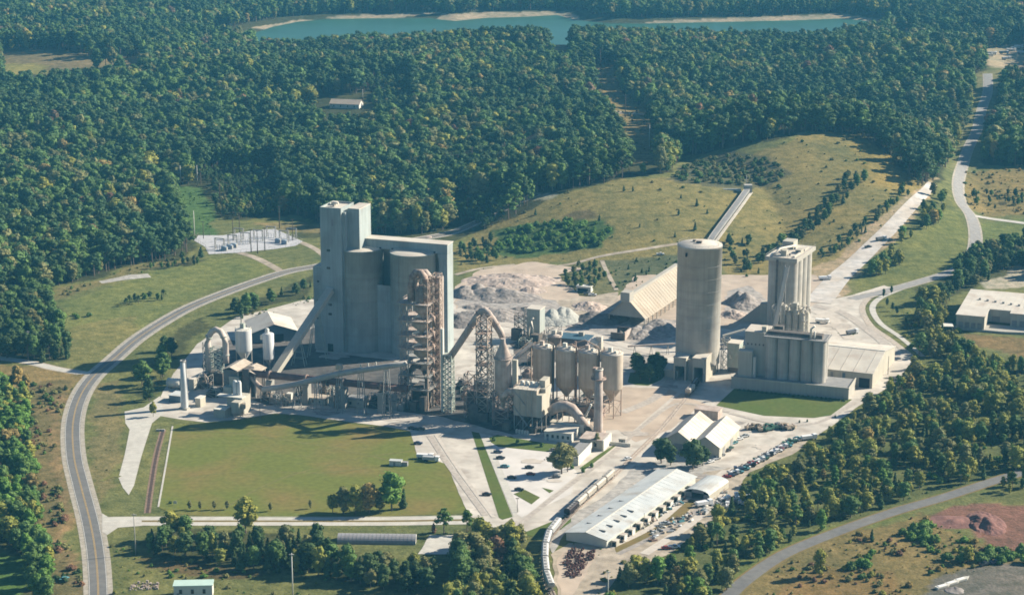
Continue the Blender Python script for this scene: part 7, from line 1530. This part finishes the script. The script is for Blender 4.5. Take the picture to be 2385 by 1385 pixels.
for row in range(4):
    for j in range(11):
        a = 1695 + j * 14 + row * 8 + rj.uniform(-3, 3); b = 1112 - j * 7.6 - row * 6 + rj.uniform(-2, 2) + row * 2
        veh(('car', 'pickup_truck', 'machine_wreck', 'car')[k % 4], a, b, rj.choice((8, 12, 16, 190)), cols_[rj.randrange(10)], ('parked car', 'parked pickup', 'worn machine', 'parked car')[k % 4] + ' in the crowded storage rows beside the wood', ('cars', 'pickups', 'worn machines', 'cars')[k % 4] + ' in the crowded storage rows beside the wood'); k += 1
for j in range(9): veh('machine_wreck', 1745 + j * 12 + rj.uniform(-3, 3), 1006 - rj.uniform(0, 8), rj.uniform(0, 180), rj.choice(('grey', 'black', 'tan', 'green')), 'dark heavy machine standing behind the gabled sheds', 'dark heavy machines behind the gabled sheds', sc=1.2)
for (a, b) in ((1688, 1165), (1703, 1172), (1716, 1160), (1732, 1176), (1745, 1165), (1695, 1182), (1760, 1150)): veh('machine_wreck', a, b, rj.uniform(0, 180), rj.choice(('white', 'silver', 'grey')), 'pale scrapped machine below the open barn', 'pale scrapped machines below the open barn')
veh('lorry', 1640, 1178, 25, 'white', 'white truck in the grass strip of the scrap lane'); veh('pickup_truck', 1570, 1276, 10, 'white', 'white pickup at the lower end of the scrap lane'); veh('car', 1552, 1278, 5, 'red', 'dull red car at the lower end of the scrap lane'); veh('pickup_truck', 1548, 1222, 20, 'silver', 'silver pickup in the scrap lane'); veh('lorry', 1662, 1138, 20, 'white', 'white lorry right of the open barn')
veh('car', 150, 1350, 60, 'teal', 'blue-green car in the roadside scrub'); veh('pickup_truck', 2292, 1316, 30, 'black', 'black pickup at the edge of the gravel lot'); veh('pickup_truck', 2318, 1312, 20, 'navy', 'dark blue pickup at the edge of the gravel lot')
for k, (a, b, c) in enumerate(((2302, 132, 'white'), (2310, 128, 'silver'), (2338, 126, 'grey'), (2355, 120, 'white'), (2364, 115, 'white'), (2372, 112, 'white'), (2380, 126, 'white'), (2344, 140, 'silver'))): veh('lorry', a, b, rj.uniform(-20, 20), c, 'vehicle on the bright dirt lot at the far top right', 'vehicles on the bright dirt lot at the far top right', True, 1.3)
for k in range(3): t = thing('white_boat', ('left', 'middle', 'right')[k] + ' one of three long white hulls laid in the gravel lot', 'boat', G(2195 + k * 22, 1368 - k * 8), R(32)); MB().add([(-3.5, -.9, .2), (2.5, -.9, .2), (4.2, 0, .5), (2.5, .9, .2), (-3.5, .9, .2), (-3.5, -1.1, 1.1), (2.4, -1.1, 1.15), (4.6, 0, 1.4), (2.4, 1.1, 1.15), (-3.5, 1.1, 1.1)], [(4, 3, 2, 1, 0), (5, 6, 7, 8, 9), (0, 1, 6, 5), (1, 2, 7, 6), (2, 3, 8, 7), (3, 4, 9, 8), (4, 0, 5, 9)]).build('hull', WWALL, t); MB().box(-2.6, -.7, 1.12, 1.4, .7, 1.3).build('cover', PAINT['white'], t)

# ------------------------------------------------------------ scrap
def scrap(px, py, label, group, m, k):
    t = thing('scrap_item', label, 'scrap', G(px, py), rj.uniform(0, 3), group); mb = MB(); s = rj.uniform(.8, 1.7)
    if k == 0: mb.box(-s, -.4, 0, s, .4, .8).beam((-s, 0, .8), (s, .3, 1.5), .15)
    elif k == 1: mb.tube([(-s, 0, .5), (s, 0, .5)], .5, 8).beam((0, -s, .1), (0, s, .3), .2)
    else: mb.box(-.5, -.5, 0, .6, .6, 1.1).box(.7, -.3, 0, s + .4, .5, .5)
    mb.build('piece', m, t)
SM = [WWALL, STEEL, RUST, DSTEEL, CTAN, GROOF, PAINT['teal'], PAINT['silver']]
for k in range(60):
    f = rj.random(); a = 1438 + 160 * f; b = 1262 - 100 * f + rj.uniform(-6, 7); scrap(a, b, 'small scrap item laid out in the row along the long shed', 'scrap laid out in the row along the long shed', SM[rj.randrange(8)], k % 3)
for k in range(80):
    f = rj.random(); a = 1520 + 180 * f + rj.uniform(-8, 8); b = 1252 - 105 * f + rj.uniform(-16, 14); scrap(a, b, 'scrap item scattered on the grass between the scrap lanes', 'scrap scattered on the grass between the scrap lanes', SM[rj.randrange(8)], k % 3)
ws = MB(); ws.tube([(-.7, -.75, .45), (-.7, -.6, .45)], .45, 10).tube([(-.7, .6, .45), (-.7, .75, .45)], .45, 10).beam((-.7, -.8, .45), (-.7, .8, .45), .16); wp_ = None
for k in range(130):
    a = rj.uniform(1312, 1388); b = rj.uniform(1280, 1345)
    if not bool(inpoly([a], [b], [(1322, 1276), (1392, 1284), (1385, 1300), (1360, 1318), (1345, 1345), (1318, 1345), (1312, 1320)])[0]): continue
    if wp_ is None: wp_ = ws.build('wheelset', mat('rusty_wheel', (0.10, 0.045, 0.038), .2, 2, .8)); o = wp_
    else: o = wp_.copy(); COL.objects.link(o)
    o.location = G(a, b, .14); o.rotation_euler = (0, 0, rj.uniform(0, 6.28)); o.scale = (1.25,) * 3; tag(o, 'rusty railway wheelset in the dark heap beside the railway curve', 'wheelset', 'rusty wheelsets heaped beside the railway curve')

# ------------------------------------------------------------ poles, lamps, substation
def pole(px, py, h, label, m=WWALL, r=.18, arm=0.0, name='utility_pole', group=None, terr=True, cat='pole'):
    P = GT(px, py) if terr else G(px, py); t = thing(name, label, cat, P, 0, group); MB().tube([(0, 0, 0), (0, 0, h)], [r * 1.3, r * .8], 8).build('post', m, t)
    if arm: MB().beam((-arm, 0, h * .97), (arm, 0, h * .97), .3).build('crossarm', m, t)
    return t
WOOD = mat('pole_wood', (0.10, 0.075, 0.055), .15, 2, .9)
pole(453, 553, 20, 'tall pale pole at the left edge of the substation', r=.3); pole(474, 556, 13, 'thin dark pole left behind the substation', WOOD, .22, 1.5); pole(543, 560, 17, 'dark pole left of the double crossarm by the substation', WOOD, .25, 0); pole(558, 541, 15, 'dark pole with a long pale crossarm behind the substation', WOOD, .25, 4.5)
for k, (a, b) in enumerate(((585, 588), (600, 590), (617, 584))): pole(a, b, 17, ('left', 'middle', 'right')[k] + ' one of three close dark poles in front of the substation', WOOD, .28, 1.2)
pole(651, 532, 17, 'tall dark pole right behind the substation', WOOD, .28, 1.5); pole(682, 560, 16, 'dark pole at the right corner of the substation', WOOD, .25, 1.5); pole(512, 470, 16, 'pole with a pale crossarm in the green clearing', WOOD, .25, 5)
pole(421, 430, 16, 'left one of two bare white trunks at the head of the green clearing', WWALL, .25); pole(460, 432, 17, 'right one of two bare white trunks at the head of the green clearing', WWALL, .25)
pole(68, 828, 15, 'pale pole beside the side road at the left', CLT, .3, 1); pole(316, 1290, 19, 'pale pole at the road junction', CLT, .22, 1.2); pole(682, 1392, 20, 'pale pole in front of the dark trees at the bottom', WWALL, .25, 1); pole(1416, 1392, 12, 'lamp post beside the railway at the bottom', WWALL, .2, 1)
pole(606, 976, 7.5, 'thin dark lamp post at the yard edge', DSTEEL, .12); pole(2068, 872, 11, 'thin dark pole beside the warehouse gable', DSTEEL, .16); pole(1398, 166, 24, 'tall dark pole in the forest cutting', WOOD, .35, 3); pole(1456, 274, 22, 'dark pole in the middle of the forest cutting', WOOD, .35, 3); pole(1512, 350, 22, 'pale pole at the near end of the forest cutting', CLT, .4)
pole(845, 236, 12, 'pale pole beside the pink-roofed forest house', CLT, .3); pole(1205, 1192, 7, 'lamp post at the lower tip of the car park', DSTEEL, .12, .8); pole(1500, 1232, 8, 'thin pole beside the scrap lane', DSTEEL, .12); pole(1738, 434, 9, 'short mast at the upper end of the valley conveyor', STEEL, .3)
for k, (a, b) in enumerate(((1100, 408), (1175, 396))):
    t = thing('power_pole', ('left', 'right')[k] + ' one of two high poles holding the wires across the dark valley', 'pole', GT(a, b), R(-60)); MB().tube([(0, 0, 0), (0, 0, 24)], .3, 6).build('post', WOOD, t); MB().beam((-4.5, 0, 22), (4.5, 0, 22), .35).build('crossarm', WOOD, t)
t = thing('power_lines', 'bundle of thin power wires crossing the dark forest valley', 'power lines', GT(1150, 402)); o = t.location
for k in range(5):
    a = GT(1035, 425 - k * 3) - o; b = GT(1260, 372 + k * 3) - o; a.z += 22; b.z += 24; mb = MB(); pts = [a.lerp(b, f) + Vector((0, 0, -14 * f * (1 - f))) for f in np.linspace(0, 1, 14)]; mb.tube(pts, .07, 4); mb.build('wire', DSTEEL, t)
GY = [(500, 580), (530, 572), (560, 566), (590, 560), (620, 552), (650, 562), (668, 556), (545, 556)]
for k, (a, b) in enumerate(GY):
    t = thing('steel_gantry', 'grey switchgear gantry standing on the gravel of the substation', 'gantry', G(a, b), YAW, 'grey switchgear gantries in the substation'); mb = MB()
    for x in (0, 7): lattice(mb, x, 0, x + .8, .8, 0, 8, 4, .15, .1, x=False)
    mb.build('frame', STEEL, t); MB().beam((0, .4, 8), (7.8, .4, 8), .6).build('beam', STEEL, t); mb = MB()
    for j in range(4): mb.lathe(1 + j * 2, -2, [(.25, 0), (.2, 3.4), (.35, 3.5), (.1, 4.2)], 6)
    mb.build('insulator', MATS['white_steel'], t)
for k, (a, b) in enumerate(((538, 577), (528, 580), (515, 584), (640, 566), (655, 569))):
    t = thing('transformer', 'bluish transformer cabinet in the middle of the substation', 'transformer', G(a, b), YAW, 'bluish transformer cabinets in the substation'); bx1('tank', t, 0, 0, 0, 3.4, 2.6, 3.2, mat('transformer_blue', (.22, .28, .36), .1, 1, .6)); bx1('radiator', t, 3.5, .3, .3, 4.2, 2.3, 2.8, STEEL)
    mb = MB()
    for j in range(3): mb.lathe(.6 + j, 1.3, [(.2, 3.2), (.12, 4.6)], 6)
    mb.build('bushing', WWALL, t)
t = thing('chain_fence', 'low wire fence round the substation gravel', 'fence', G(452, 560)); o = t.location; pts = [G(a, b) - o for a, b in ((452, 560), (462, 548), (520, 548), (600, 535), (640, 533), (705, 562), (690, 572), (640, 580), (560, 588), (486, 592), (478, 575), (452, 560))]
mb = MB(); rl = MB()
for a, b in zip(pts[:-1], pts[1:]):
    n = max(1, int((b - a).length / 4)); rl.beam(a + Vector((0, 0, 2)), b + Vector((0, 0, 2)), .08)
    for j in range(n): p = a.lerp(b, j / n); mb.beam(p, p + Vector((0, 0, 2.1)), .1)
q = mb.build('posts', STEEL, t); q['kind'] = 'stuff'; rl.build('rail', STEEL, t)
t = thing('sign_board', 'small white sign board in the corner of the main lawn', 'sign', G(404, 1176)); MB().box(0, 0, .8, 1.6, .1, 2.2).build('board', WWALL, t); MB().beam((.2, .05, 0), (.2, .05, .8), .1).build('post', STEEL, t); MB().beam((1.4, .05, 0), (1.4, .05, .8), .1).build('post', STEEL, t)
T1('shrub', 397, 1172, 1.6, .9, 'dark', 'black round bush beside the small white sign on the lawn', cat='shrub')
t = thing('culvert', 'short concrete culvert head at the top of the ditch', 'culvert', G(374, 1003)); MB().box(-2.2, -.3, 0, 2.2, .3, 1).build('headwall', CONC2, t); MB().tube([(0, -.35, .4), (0, -.1, .4)], .35, 10).build('pipe_mouth', DARK, t)
t = thing('junk_heap', 'pale heap of junk in the rough grass at the bottom left', 'junk', G(336, 1366), 0); mb = MB(); r = random.Random(2)
for k in range(60): x, y = r.uniform(-6, 6), r.uniform(-4, 4); s = r.uniform(.3, 1.0); mb.box(x, y, 0, x + s, y + s * .8, s * r.uniform(.5, 1.4))
q = mb.build('scraps', CPINK, t); q['kind'] = 'stuff'
for k, (a, b, l_) in enumerate(((232, 656, 5), (262, 651, 6), (300, 648, 5), (330, 644, 5))):
    pass
for k in range(13): a = 1805 + k * 14; t = thing('hedge_bush', 'x', 'shrub'); bpy.data.objects.remove(t)
for k in range(24):
    a = 1722 + k * 10.6; b = 909.5 + k * 1.06; T1('shrub', a, b, 1.5, 1.1, 'dark', 'low dark bush in the row along the packhouse wall', cat='shrub', group='low dark bushes in the row along the packhouse wall')
